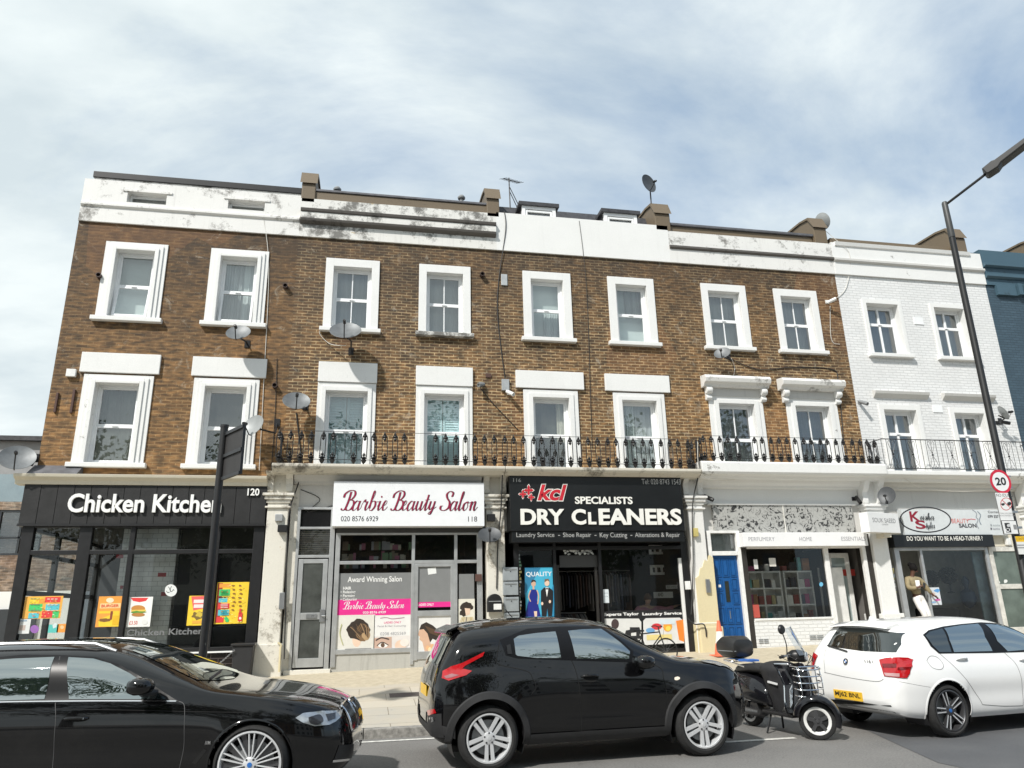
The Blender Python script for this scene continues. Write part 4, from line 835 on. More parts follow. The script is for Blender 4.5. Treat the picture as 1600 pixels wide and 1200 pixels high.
def script(mb, s, O, U, V, shear=.22, w0=.035, w1=.13, depth=0):
    """brush script: strokes swept by a nib that is broad on the way down and thin on the way up"""
    x = 0; quads = []
    for ch in s:
        if ch == ' ': x += .55; continue
        for st in SCRIPT[ch]:
            q = catmull([(a, b, 0) for a, b in st], 7); L = []; R = []
            for i, p in enumerate(q):
                t = (q[min(i+1, len(q)-1)]-q[max(i-1, 0)]); t = t.normalized() if t.length > 1e-6 else Vector((0, -1, 0))
                w = w0 + w1*max(0, -t.y)**1.2 if not ch.isupper() else w0*1.2+w1*1.1*abs(t.y)**1.5
                nn = Vector((-t.y, t.x, 0))*w/2; L.append(p+nn); R.append(p-nn)
            for i in range(len(q)-1): quads.append([Vector((v.x+x+shear*v.y, v.y, 0)) for v in (L[i], R[i], R[i+1], L[i+1])])
        if ch == 'i': c = Vector((x+.22+shear*1.45, 1.45, 0)); quads.append([c+Vector((.09*math.cos(k*PI/3), .11*math.sin(k*PI/3), 0)) for k in range(6)])
        x += ADV[ch]
    xs = [v.x for q in quads for v in q]; ys = [v.y for q in quads for v in q]; a0, a1, b0, b1 = min(xs), max(xs), min(ys), max(ys)
    O, U, V = Vector(O), Vector(U), Vector(V); nn = U.cross(V).normalized()
    for k, q in enumerate(quads):
        mb.add([O+U*((v.x-a0)/(a1-a0))+V*((v.y-b0)/(b1-b0))+nn*(depth+.00004*(k % 40)) for v in q], [tuple(range(len(q)))])
    return mb
def fscript(mb, s, a, b, c, d, Y, **k): x0, x1, z0, z1 = rectXZ(a, b, c, d, Y); return script(mb, s, (x0, Y, z0), (x1-x0, 0, 0), (0, 0, z1-z0), **k)
p = Pic(vy-.002).rect(526.5, 937.5, 641.5, 961, PINK).rect(651, 941, 707, 948, PINK); o = p.build('pink_band', SF118)
mb = MB(); fscript(mb, 'Ba', 537, 941, 549, 951, vy-.004, w0=.09, w1=.1) if 0 else None
mb = MB(); fscript(mb, 'Barbie Beauty Salon', 536, 940, 632, 952.5, vy-.004, w0=.06, w1=.16); mb.build('window_lettering', cmat((.78, .70, .72)), SF118, fixn=False)
p = Pic(vy-.004).text('020 8576 6929', 567, 954.5, 603, 959, (.82, .75, .78), bold=.02).text('LADIES ONLY', 653, 942.5, 678, 947, (.82, .75, .78), bold=.02); p.build('window_lettering', SF118)
HAIR, HAIR2, SKIN, SKIN2, PALE = (.035, .024, .018), (.20, .12, .06), (.62, .40, .28), (.75, .55, .42), (.66, .66, .63)
def lady_bun(p, cx, cy, s):
    p.blob(cx-2*s, cy+12*s, 5*s, 8*s, SKIN2).blob(cx, cy, 13*s, 12*s, HAIR, 22, .10).blob(cx+5*s, cy+3*s, 8*s, 10*s, HAIR2, 20, .10).blob(cx+9*s, cy+6*s, 5*s, 6*s, (.42, .28, .15), 16, .12)
    for k in range(14): t = k*.5; p.stroke([(cx+(-11+k*1.7)*s, cy-8*s+abs(k-7)*.8*s), (cx+(-6+k*1.4)*s, cy+math.sin(t)*2*s), (cx+(1+k*.8)*s, cy+(6+math.cos(t)*3)*s)], .8*s, random.choice([HAIR, (.32, .21, .12), (.10, .06, .035)]), 4)
p = Pic(vy-.003).rect(526, 961.5, 584.5, 1020, (.68, .66, .60)); lady_bun(p, 560, 984, 1.35); p.rect(539, 1014, 580, 1020, (.05, .045, .04)); p.stroke([(534, 975), (531, 990), (536, 1008)], 1.2, (.45, .45, .2))
poster('beauty_poster', 'large poster of a plaited dark bun hairstyle on the salon window', 'poster', p, 'hair pictures on the salon windows')
p = Pic(vy-.003).rect(585, 961.5, 641, 1020, (.70, .66, .63)).rect(586, 963, 640, 993, (.74, .73, .71)).text('LADIES ONLY', 600, 970.5, 627, 974.5, (.65, .05, .2), bold=.02).text('Facial & Hair Colouring', 590, 976, 634, 981, (.25, .22, .25)).text('0208 4825569', 594, 987, 634, 993, (.3, .3, .32))
p.stroke([(594, 966), (604, 965), (613, 967), (632, 965)], 1.1, (.35, .15, .22)).poly([(585, 1020), (585, 997), (612, 995), (612, 1020)], (.55, .38, .30)).stroke([(587, 1001), (596, 996.5), (608, 999)], 2.2, (.06, .04, .035)).blob(598, 1008, 8, 4, (.82, .78, .74)).blob(598, 1008, 3.2, 3.6, (.12, .07, .045)).stroke([(589, 1009), (597, 1003.5), (607, 1008)], 1.4, (.03, .025, .02)).blob(626, 1009, 9, 9, SKIN2).blob(632, 1004, 7, 6, (.75, .7, .64))
poster('beauty_poster', 'salon poster with an eye close-up and price writing, beside the bun picture', 'poster', p, 'hair pictures on the salon windows')
p = Pic(vy-.006).rect(651, 962, 704, 1019, (.70, .69, .67)).poly([(655, 985), (653, 992), (656, 995), (655, 999), (660, 1003), (664, 1020), (680, 1020), (672, 1004), (671, 990), (664, 980), (658, 979)], SKIN).poly([(655, 984), (658, 976), (666, 972), (676, 977), (684, 984), (697, 982), (703, 990), (700, 998), (690, 996), (684, 1002), (676, 998), (672, 1004), (668, 990), (662, 983)], HAIR)
for k in range(8): p.stroke([(664+k, 978+k*1.5), (676+k*1.5, 983+k*1.6), (686+k*1.6, 986+k*1.3), (701-k*.5, 986+k*1.6)], .8, (.12, .07, .04), 4)
for k in range(9): p.blob(668+k*3.8, 1012+3*math.sin(k*2), 3.2, 4, ((.72, .42, .22), (.78, .62, .38))[k % 2], 9, .15)
poster('beauty_poster', 'poster of a woman in profile with long wavy dark hair, on the salon door', 'poster', p, 'hair pictures on the salon windows')
p = Pic(vy-.003).rect(716, 936, 742, 990, (.70, .67, .58)).blob(729, 948, 10, 8, HAIR, 16, .15).blob(724, 958, 6, 5, HAIR, 12, .2).poly([(726, 950), (735, 951), (734, 960), (728, 962)], SKIN2)
for k in range(10): p.stroke([(722+k*1.8, 964), (719+k*2.3, 974), (724+k*1.5, 986)], 1.1, random.choice([(.50, .38, .15), (.15, .10, .05), (.62, .5, .28)]), 4)
poster('beauty_poster', 'narrow poster of a blond model behind the rear of the black crossover', 'poster', p, 'hair pictures on the salon windows')
p = Pic(vy-.004).poly([(668, 888), (681, 886.5), (682, 896), (669, 898)], (.76, .77, .75)); poster('paper_note', 'small tilted white note taped to the salon door glass', 'note', p, None)
SG = thing('shop_sign', 'white shop sign with dark red script reading Barbie Beauty Salon', 'shop sign', (1, -.2, 3.5), 0, 'shop signs')
x0, x1, z0, z1 = rectXZ(522, 752, 757, 822, -.43)
MB().box(x0, x1, -.43, -.0, z0, z1).build('sign_box', mat('white sign panel', (.80, .815, .83), .35, 0, .03), SG, bev=.006)
MAROON = mat('maroon lettering', (.30, .012, .055), .4); NAVY = mat('dark grey lettering', (.03, .03, .035), .4)
mb = MB(); fscript(mb, 'Barbie Beauty Salon', 533, 765.5, 747, 804.5, -.433, w0=.05, w1=.165); mb.build('lettering_outline', NAVY, SG, fixn=False)
mb = MB(); fscript(mb, 'Barbie Beauty Salon', 533.4, 766, 746, 803.8, -.437, w0=.032, w1=.115); mb.build('lettering', MAROON, SG, fixn=False)
mb = MB(); ftext(mb, '020 8576 6929', 532.5, 806.5, 591, 814.5, -.433); ftext(mb, '118', 731.5, 807, 745.5, 815, -.433); mb.build('lettering', NAVY, SG)
# ================================================================ 116 dry cleaners
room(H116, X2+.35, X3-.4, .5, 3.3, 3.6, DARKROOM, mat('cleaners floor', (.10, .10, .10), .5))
S = MB(); a0, a1 = fx(802, 860, -.05), fx(1072, 860, -.05); zt = 3.2; zb = .95
xd0, xd1 = fx(869, 900, -.05), fx(938, 900, -.05)
bars(S, [(a0+.06, .5, zt, .12), (xd0-.03, .5, zt, .07), (xd1, .5, zt, .07), (a1-.07, .5, zt, .16)], [(3.0, a0, a1, .08), (zt, a0, a1, .1)], -.0, .07, .09); SF116 = S.build('shopfront', BLACKP, H116, bev=.006)
MB().box(a0+.1, xd0-.05, -.03, .1, .5, 1.1).build('stall_riser', BLACKP, SF116); MB().box(xd1+.03, a1-.1, -.03, .1, .5, .72).build('stall_riser', BLACKP, SF116)
pane(SF116, a0+.1, xd0-.05, 1.1, 3.0, -.02); pane(SF116, xd1+.03, a1-.12, .72, 3.0, -.02)
MB().box(a1-.22, a1-.13, -.07, -.0, .6, 2.75).build('white_post', ST_W, SF116)
mb = MB(); bars(mb, [(xd0+.06, .6, 2.62, .06), (xd1-.08, .6, 2.62, .06)], [(2.6, xd0+.03, xd1-.05, .06), (.65, xd0+.03, xd1-.05, .08), (1.30, xd0+.03, xd1-.05, .04)], .06, .06, .05); dd = mb.build('shop_door', mat('dark bronze frame', (.03, .028, .026), .4), SF116)
p = Pic(.0).rect(874, 868, 936, 886, (.05, .05, .05)); 
for k in range(26): p.blob(882+k*1.75, 863+random.uniform(-3, 3), 2.2, 1.6, random.choice([(.45, .47, .46), (.25, .26, .26), (.6, .62, .6)]), 7, .4)
p.build('frosted_fanlight', SF116)
G_CL = [mat('garment %d' % i, c, .9, 0, .2, 9) for i, c in enumerate(((.03, .03, .035), (.08, .08, .085), (.16, .15, .15), (.05, .06, .09), (.22, .21, .20), (.10, .07, .06)))]
for z, L, cnt, yy in ((2.55, .95, 30, 1.5), (1.55, .40, 26, 1.2)):
    R = thing('clothes_rail', 'rail of %s hanging inside the dry cleaners' % ('long dark garments' if z > 2 else 'short folded garments low down'), 'clothes rail', (xd0, yy, z), 0, 'clothes rails inside the dry cleaners')
    x0, x1 = xd0+.03, xd1+(1.3 if z > 2 else 0)-.02
    MB().tube([(x0, yy, z), (x1, yy, z)], .015, 6).build('rail', METAL, R)
    for k in range(cnt):
        x = x0+.02+(x1-x0-.04)*k/cnt; w = .018; l = L*random.uniform(.75, 1.0); mb = MB()
        mb.prism([(-.03, 0), (-.21, -.09), (-.23, -l), (.23, -l), (.21, -.09), (.03, 0)], (x, yy, z-.03), (0, 1, 0), (0, 0, 1), (w+random.uniform(0, .012), 0, 0)); mb.build('garment', random.choice(G_CL), R)
MB().box(xd0+.0, xd1+.0, 1.0, 1.5, 1.02, 1.07).build('shelf', METAL, SF116)
# hanging / window things
p = Pic(-.028).rect(820, 887, 866, 969, (.06, .42, .62)).poly([(820, 887), (845, 887), (820, 930)], (.03, .20, .36)).poly([(866, 910), (866, 969), (842, 969)], (.03, .25, .45)).text('QUALITY', 822, 893, 862, 902, (.75, .80, .82), bold=.015)
p.poly([(830, 921), (828, 926), (826, 938), (822, 955), (821, 968), (846, 968), (842, 950), (839, 938), (840, 926), (837, 921)], (.012, .02, .22)).blob(833.5, 912, 3.6, 4.6, SKIN).poly([(829.5, 911), (831, 906), (836, 906), (838, 910), (834, 908.5)], HAIR).rect(832, 915, 835, 921, SKIN).stroke([(829, 922), (826, 932), (829, 940)], 1.8, SKIN).stroke([(839, 922), (841.5, 932), (840, 944)], 1.8, SKIN).poly([(834, 955), (839, 955), (839, 968), (836, 968)], SKIN2)
p.poly([(850, 918), (845, 923), (845, 940), (847, 968), (853, 968), (855, 950), (857, 968), (862, 968), (864, 940), (864, 923), (858, 918)], (.012, .012, .015)).poly([(852, 918), (857, 918), (854.5, 933)], (.8, .8, .78)).rect(852.5, 919, 856.5, 921, (.02, .02, .02)).blob(854.5, 911, 3.8, 5, SKIN2).poly([(850.5, 910), (851, 905), (857, 904.5), (858.5, 909), (855, 907)], HAIR2).blob(847, 943, 1.8, 2.6, SKIN2).blob(859, 940, 1.8, 2.6, SKIN2)
poster('banner', 'blue banner of a couple in evening dress in the dry cleaners window', 'banner', p, None)
p = Pic(-.026)
for k in range(18): p.rect(808+random.uniform(0, 2), 866+k*5.2, 812+random.uniform(0, 3), 869.5+k*5.2, random.choice([(.6, .6, .58), (.35, .4, .42), (.6, .5, .2), (.15, .3, .2)]))
p.build('card_strip', SF116)
p = Pic(-.026).rect(938, 921, 952, 942, (.66, .72, .74)).text('NO PARKING', 940, 926, 950, 928, (.2, .25, .3)).text('WE CLOSE', 940, 931, 950, 933, (.2, .25, .3)); poster('paper_notice', 'pale blue paper notice on the dry cleaners window', 'notice', p, None)
p = Pic(-.026).rect(938, 955, 1067, 966, (.012, .012, .013)); p.text('Experts Taylor', 943, 956.5, 998, 964, (.82, .82, .80), bold=.03).text('Laundry Service', 1004, 955.5, 1065, 963, (.82, .82, .80), bold=.03)
p.poly([(939, 1005), (939, 972), (943, 966.5), (998, 966.5), (1002, 972), (1002, 1008)], (.66, .66, .64)).poly([(1005, 1008), (1005, 970), (1009, 966), (1062, 965), (1068, 970), (1069, 1005)], (.66, .66, .65))
p.poly([(976, 992), (978, 985), (984, 984), (984, 980), (999, 980), (1001, 986), (999, 995), (994, 995), (994, 988), (986, 989), (986, 994)], (.02, .02, .022)).rect(974, 994, 1002, 998, (.02, .02, .022)).blob(961, 975, 6, 8, (.06, .04, .04)).poly([(1056, 970), (1068, 968), (1069, 1003), (1061, 1000)], (.78, .22, .03)).blob(1026, 979, 8, 5, (.62, .04, .05)).blob(1016, 985, 7, 4, (.15, .35, .6)).blob(1043, 979, 7, 8, (.80, .35, .04)).blob(1044, 982, 4, 4, (.75, .6, .1)).rect(1010, 992, 1050, 999, (.72, .6, .25)).rect(1030, 968, 1055, 975, (.6, .68, .72))
poster('advert_panel', 'low advert panels reading Experts Taylor and Laundry Service', 'advert', p, None)
p = Pic(.05).rect(1021, 925, 1052, 934, (.30, .30, .29)).text('AND', 1028, 926, 1036, 932, (.02, .02, .02), bold=.02).rect(1040, 914, 1058, 920, (.25, .25, .24)).text('ACHES', 1042, 915, 1056, 919, (.08, .08, .08)); p.build('window_lettering', SF116)
mb = MB()
for (a, b, c, d) in ((1013, 852, 1040, 866), (1015, 883, 1043, 898)):
    x0, x1, z0, z1 = rectXZ(a, b, c, d, 1.2); framed(mb, x0, x1, z0, z1, 1.2, .06, .04); bars(mb, [((x0*2+x1)/3, z0, z1, .05), ((x0+2*x1)/3, z0, z1, .05)], [], 1.2, .05, .04)
mb.build('price_frame', UPVC, SF116)
SG = thing('shop_sign', 'black shop sign with large white letters reading Specialists Dry Cleaners', 'shop sign', (5.3, -.3, 3.3), 0, 'shop signs')
Ys = -.44; x0, x1, z0, z1 = rectXZ(796, 742, 1070.5, 829, Ys)
SBK = mat('black sign panel', (.010, .011, .012), .3, 0, .2, 3)
MB().box(x0, x1, Ys, 0, z0, z1).build('sign_box', SBK, SG, bev=.008)
x0b, x1b, z0b, _ = rectXZ(798, 829, 1071.5, 846, Ys); MB().box(x0+.03, x1-.02, Ys+.03, 0, z0b, z0-.004).build('lower_strip', SBK, SG, bev=.006)
LW2 = mat('cream white lettering', (.80, .79, .74), .4, 0, .05); LG = mat('grey lettering', (.42, .42, .41), .4); RED = mat('red lettering', (.52, .02, .035), .35)
mb = MB(); ftext(mb, 'DRY', 813.5, 795.5, 881, 820, Ys-.002, bold=.035, depth=.03)
ftext(mb, 'C', 893.5, 795.5, 914.5, 820, Ys-.002, bold=.035, depth=.03); ftext(mb, 'L', 919.5, 800.5, 930.5, 819.5, Ys-.002, bold=.035, depth=.03); ftext(mb, 'EANERS', 936, 795, 1063, 820.5, Ys-.002, bold=.035, depth=.03); ftext(mb, 'SPECIALISTS', 898.5, 776.5, 987.5, 787.5, Ys-.002, bold=.025, depth=.02)
mb.build('lettering', LW2, SG)
mb = MB()
for s_, q in (('Laundry Service', (807, 832, 866, 841.5)), ('-', (872, 836, 875, 837)), ('Shoe Repair', (880, 832, 923.5, 841.5)), ('-', (929, 836, 932, 837)), ('Key Cutting', (937.5, 832, 979.5, 842)), ('-', (985, 836, 988, 837)), ('Alterations & Repair', (992.5, 832, 1062, 841.5))): ftext(mb, s_, *q, Ys+.028)
ftext(mb, '116', 802, 747.5, 814, 753, Ys-.002); ftext(mb, 'Tel: 020 8743 1543', 1003, 749, 1063, 756.5, Ys-.002); mb.build('lettering', LG, SG)
mb = MB(); ftext(mb, 'kcl', 838.5, 756, 887, 783.5, Ys-.002, bold=.06, shear=.28); mb.build('lettering_outline', LW2, SG)
mb = MB(); ftext(mb, 'kcl', 840, 757.5, 885.5, 782, Ys-.006, bold=.03, shear=.28); mb.build('lettering', RED, SG)
for i, (cx, cy, r) in enumerate(((826, 766, 8), (817, 772, 6.5), (830, 777, 5.5))):
    for k, (m, e) in enumerate(((LW2, 1.18), (RED, 1.0))):
        p = Pic(Ys-.002-.002*k); pts = []
        for j in range(16): t = 2*PI*j/16; rr = r*e*(abs(math.cos(2*t))**1.8*.72+.28); pts.append((cx+rr*math.cos(t), cy+rr*1.1*math.sin(t)))
        p.poly(pts, m); p.build('star', SG)
# ================================================================ 114 perfumery
floor_m = mat('pale shop floor', (.40, .36, .30), .5)
room(H114, X3+.4, X4-.4, .55, 3.28, 3.2, mat('shop wall', (.16, .15, .14), .8), floor_m)
marb = newmat('black and white marbled panel'); m_, nt_, b_ = marb; g_ = N(nt_, 'ShaderNodeNewGeometry')
mu_ = noise(nt_, g_.outputs[0], 6.0, 3.5, .55, 2.0); c_ = ramp(nt_, mu_, .40, .47, (.03, .03, .03), (.40, .40, .38)); c2_ = ramp(nt_, noise(nt_, g_.outputs[0], 5, 3, .5, 2.2), .49, .505, (1, 1, 1), (.35, .35, .34)); c3_ = ramp(nt_, noise(nt_, g_.outputs[0], 5, 3, .5, 2.2), .505, .525, (0, 0, 0), (1, 1, 1))
nt_.links.new(mix(nt_, 1, c_, mix(nt_, c3_, c2_, (1, 1, 1)), 'MULTIPLY'), b_.inputs[0]); b_.inputs['Roughness'].default_value = .5
MARB = m_
x0, x1, z0, z1 = rectXZ(1113, 789, 1337, 832, -.06)
pn = MB().box(x0, x1, -.06, .02, z0, z1).build('fascia_panel', MARB, H114); xm = fx(1224, 800, -.06); MB().box(xm-.015, xm+.015, -.075, .0, z0, z1).build('panel_joint', TIMBER_OW, pn)
MB().box(x0-.12, x1+.1, -.09, .02, z1, z1+.04).build('fascia_moulding', ST_W, pn)
MB().box(8.1, 12.5, .0, .2, z1+.03, 4.45).build('frieze', ST_W, H114)
BLUE = mat('blue painted door', (.010, .085, .27), .35, 0, .12, 4, .05)
bx0, bx1 = 8.24, 8.90; zd0, zd1 = .74, 2.80
mb = MB(); bars(mb, [(bx0-.05, .6, 3.36, .09), (bx1+.05, .6, 3.36, .09)], [(zd1+.05, bx0, bx1, .10), (3.36, bx0-.1, bx1+.1, .06)], .0, .1, .12); DF = mb.build('door_frame', TIMBER_W, H114, bev=.006)
pane(DF, bx0, bx1, zd1+.1, 3.33, -.03, GLASS); MB().box(bx0, bx1, .06, .08, zd1+.1, 3.33).build('backing', CUR['grey'], DF)
mb = MB(); mb.box(bx0, bx1, -.03, .03, zd0, zd1); DR = mb.build('door', BLUE, H114)
mb = MB(); cw = (bx1-bx0-.06)/3
for r, (a, b) in enumerate(((2.30, 2.72), (1.98, 2.26), (1.66, 1.94), (1.22, 1.60), (.82, 1.16))):
    for c in range(3):
        if c == 1 and r in (1, 2): continue
        q0, q1 = bx0+.03+c*cw+.02, bx0+.03+(c+1)*cw-.02; framed(mb, q0, q1, a, b, -.03, .02, .02)
        mb.box(q0+.035, q1-.035, -.043, -.03, a+.035, b-.035)
mb.build('raised_panel', BLUE, DR, bev=.004)
xm = (bx0+bx1)/2; MB().box(xm-.05, xm+.05, -.04, -.028, 1.72, 2.2).build('door_glass', mat('dark door glass', (.03, .035, .03), .08), DR); MB().box(xm-.008, xm+.008, -.06, -.03, 1.34, 1.52).build('handle', METAL, DR); MB().box(bx0+.10, bx0+.17, -.045, -.03, 2.06, 2.12).build('number_plate', WHITEPL, DR)
wx0, wx1 = fx(1167, 860, -.1), fx(1287, 860, -.1)
xr2 = fx(1352, 860, -.1); zr = 1.30; zt = 2.98
for a_, b_q in ((wx0-.18, wx0-.02), (xr2+.02, xr2+.17)): MB().box(a_, b_q, -.10, .3, .6, 3.3).build('dark_post', mat('dark brown post', (.03, .026, .022), .5), H114)
S = MB(); bars(S, [(wx1+.05, .62, zt, .12), (xr2-.05, .62, zt, .10)], [(zt, wx0, xr2, .06), (zr, wx0, wx1, .05)], -.02, .08, .10); SF114 = S.build('shopfront', TIMBER_W, H114, bev=.008)
MB().box(wx0-.02, wx1, -.10, .1, .5, zr-.02).build('stall_riser', brick('white painted riser brick', (.80, .80, .79), (.76, .765, .76), (.62, .62, .61), painted=True), SF114)
mb = MB()
for (a, b, c, d) in ((1264, 989, 1288, 999), (1185, 997, 1202, 1005)):
    q = rectXZ(a, b, c, d, -.11); w_ = (q[1]-q[0])/2
    for k in range(2):
        for j in range(3): mb.box(q[0]+k*w_+.01, q[0]+(k+1)*w_-.01, -.112, -.09, q[2]+j*.04, q[2]+j*.04+.018)
mb.build('air_brick', GREYPL, SF114)
pane(SF114, wx0, wx1, zr, zt, -.06)
dk = MB(); dk.box(wx1+.1, wx1+.12, .0, 1.0, .62, zt); dk.build('recess_side', TIMBER_OW, SF114)
mb = MB(); q0, q1 = wx1+.42, xr2-.12; bars(mb, [(q0+.06, .72, zt-.12, .12), (q1-.06, .72, zt-.12, .12)], [(zt-.17, q0, q1, .12), (.83, q0, q1, .24)], .5, .06, .06); SDR = mb.build('shop_door', TIMBER_W, SF114, bev=.008)
MB().box(q0+.12, q1-.12, .47, .475, .95, zt-.22).build('door_glass', mat('frosted pale glass', (.30, .36, .36), .2, 0, .25, 2), SDR); MB().box(q0+.13, q0+.4, .462, .469, 1.3, 2.4).build('painted_brick_reflection', mat('painted reflection amber', (.22, .17, .06), .3, 0, .4, 12), SDR); MB().box(q0+.38, q0+.75, .455, .462, 2.3, 2.46).build('red_notice', cmat((.40, .04, .03)), SDR); mb = MB(); mb.tube([(q0+.07, .43, 1.6), (q0+.07, .40, 1.6), (q0+.07, .40, 1.85), (q0+.07, .43, 1.85)], .012, 6); mb.build('handle', METAL, SDR)  # amber sheet on the glass is a painted reflection of brickwork
PN = ('crimson', 'beige', 'teal', 'black', 'brown', 'white', 'dark red', 'mustard', 'navy')
# cube shelving with goods, seen through the window
prod = [mat('goods %d' % i, c, .4) for i, c in enumerate(((.35, .05, .15), (.62, .60, .56), (.12, .38, .36), (.02, .02, .025), (.34, .16, .07), (.70, .69, .66), (.22, .05, .045), (.45, .38, .20), (.03, .035, .05)))]
for k, (xa_, xb_) in enumerate(((9.30, 10.25), (10.36, 11.12))):
    T = thing('cube_shelf', ('left', 'right')[k]+' white cube shelf of boxed perfumes in the shop window', 'shelf', (xa_, .55, 1.2), 0, 'white cube shelves in the perfumery window')
    mb = MB(); rows = [1.22, 1.62, 2.02, 2.42]; xm = (xa_+xb_)/2
    for x in (xa_, xm, xb_): mb.box(x-.02, x+.02, .40, .70, 1.2, 2.44)
    for z in rows: mb.box(xa_, xb_, .402, .698, z-.02, z+.02)
    mb.quad((xa_, .69, 1.2), (xb_, .69, 1.2), (xb_, .69, 2.44), (xa_, .69, 2.44)); mb.build('shelf_frame', WHITEPL, T)
    for r in range(3):
        for c in range(2):
            x = (xa_, xm)[c]+.04
            while x < (xm, xb_)[c]-.12:
                w = random.uniform(.09, .17); h = random.uniform(.14, .26); o = MB().box(x, x+w, .42, .52, rows[r]+.02, rows[r]+.02+h).build('perfume_box', prod[(ci := random.randrange(9))]); tag(o, 'small %s box in the %s row of the %s white cube shelf' % (PN[ci], ('bottom', 'middle', 'top')[r], ('left', 'right')[k]), 'box', 'perfume boxes on the cube shelves'); x += w+random.uniform(.01, .04)
x = 9.25
while x < 11.1:
    w = random.uniform(.08, .2); h = random.uniform(.1, .34); o = MB().box(x, x+w, .45, .6, 2.45, 2.45+h).build('gift_box', prod[(ci := random.randrange(9))]); tag(o, '%s %s box on top of the %s white cube shelf' % ('tall' if h > .22 else 'low', PN[ci], 'left' if x < 10.3 else 'right'), 'box', 'gift boxes on top of the shelves'); x += w+random.uniform(.02, .12)
MB().box(9.2, 11.25, .38, .75, .6, 1.19).build('display_base', WHITEPL, SF114); MB().box(11.3, 11.32, .1, 1.6, .6, 2.95).build('partition', BLACKPL, SF114)
MB().box(11.26, 11.95, .30, .33, .62, 2.5).build('white_board', WHITEPL, SF114)
p = Pic(-.068).rect(1177, 874, 1185, 889, (.60, .60, .58)).rect(1201, 872, 1213, 885, (.62, .6, .55)).rect(1173, 945, 1188, 965, (.45, .08, .06)).blob(1283, 913, 3, 3.5, (.15, .45, .68)); p.build('window_sticker', SF114)
SG = thing('shop_sign', 'slim white sign reading Perfumery, Home, Essentials', 'shop sign', (10.7, -.3, 3.0), 0, 'shop signs')
x0, x1, z0, z1 = rectXZ(1160, 832, 1357, 852.5, -.36)
MB().box(x0, x1, -.36, -.05, z0, z1).build('sign_box', mat('white sign box', (.80, .80, .80), .4, 0, .03), SG, bev=.005)
p = Pic(-.362).text('PERFUMERY', 1170, 839, 1210, 845.5, (.34, .34, .36)).text('HOME', 1249.5, 839, 1268, 845.5, (.34, .34, .36)).text('ESSENTIALS', 1315, 838.5, 1352, 845, (.34, .34, .36)); p.build('lettering', SG)
# ================================================================ 112 hair salon
room(H112, X4+.25, X5-1.3, .6, 3.2, 1.7, mat('salon wall', (.50, .50, .48), .7), mat('salon floor grey', (.14, .13, .12), .5))
a0, a1 = fx(1397, 865, -.03), fx(1541, 865, -.03); dr0, dr1 = a1+.05, fx(1592, 865, -.03)
S = MB(); xd = fx(1437, 865, -.03)
bars(S, [(a0+.04, .7, 2.95, .14), (xd, .7, 2.95, .07), (a1-.03, .7, 2.95, .09)], [(2.92, a0, a1, .09)], -.0, .07, .09); SF112 = S.build('shopfront', ALU, H112, bev=.006)
MB().box(a0-.05, dr1, -.02, .12, 2.97, 3.32).build('bulkhead_trim', ST_CREAM, H112)
pane(SF112, xd+.03, a1-.05, 1.0, 2.88, -.04); MB().box(xd+.04, a1-.06, -.03, .1, .6, 1.0).build('stall_riser', BLACKPL, SF112)
mb = MB(); bars(mb, [(dr0+.06, .72, 2.95, .12), (dr1-.06, .72, 2.95, .12)], [(2.9, dr0, dr1, .12), (.85, dr0, dr1, .2), (1.95, dr0+.1, dr1-.1, .12)], -.0, .06, .08); DR = mb.build('shop_door', TIMBER_OW, H112, bev=.006); MB().box(dr0+.1, dr1-.1, -.05, -.04, .9, 2.86).build('door_glass', mat('dull green glass', (.12, .15, .13), .12, 0, .3, 2), DR); MB().box(dr0+.3, dr0+.75, -.075, -.06, 1.9, 2.0).build('letter_plate', METAL, DR)
p = Pic(-.056).blob(1557, 904, 1.6, 2.2, (.7, .72, .7)).blob(1561, 910, 1.6, 2, (.7, .72, .7)).blob(1571, 908, 2.6, 3, (.72, .74, .72), 9, .3).blob(1554, 911, 1.4, 2, (.7, .7, .7)); p.build('door_sticker', DR)
p = Pic(-.046).rect(1452, 918, 1472, 945, (.62, .66, .70)).blob(1464, 923, 4.5, 3, (.10, .30, .60), 10, .3).blob(1458, 929, 3, 3, (.62, .48, .42), 9, .3).blob(1465, 937, 5, 2, (.55, .12, .35), 10, .3).blob(1459, 941, 4, 1.6, (.25, .4, .6), 9, .3); poster('poster', 'pale blue and pink poster in the hair salon window', 'poster', p, None)
p = Pic(-.075)
for k in range(14): p.rect(1392.2+k*.45+random.uniform(0, 1.0), 885+k*3.0, 1395+k*.45+random.uniform(0, 1.6), 887+k*3.0, random.choice([(.3, .35, .4), (.15, .15, .16), (.5, .45, .2), (.6, .6, .6)]))
p.build('jamb_stickers', SF112)
for cx, cy, r in ((1455, 903, 11), (1481, 899, 13)):
    x, z = F(cx, cy, .5); T = thing('wig', ('smaller' if r < 12 else 'larger')+' round black curly wig on a stand in the salon window', 'wig', (x, .5, z), 0, 'wigs in the hair salon window')
    mb = MB()
    for k in range(60): v = Vector((random.gauss(0, 1), random.gauss(0, 1), random.gauss(0, 1))).normalized()*r*.0137; mb.ball((x+v.x, .5+v.y, z+v.z), .055, 6, 4)
    mb.build('hair', mat('black hair', (.008, .007, .007), .6), T); mb = MB(); mb.lathe([(.09, 0), (.09, .02), (.02, .04), (.02, .4)], (x, .5, z-.45), (0, 0, 1), 10); mb.build('stand', BLACKPL, T)
T = thing('mannequin_bust', 'dark blue mannequin bust inside the salon window at right', 'bust', (*F(1515, 945, .5)[:1], .5, 1.4)); x = T.location.x
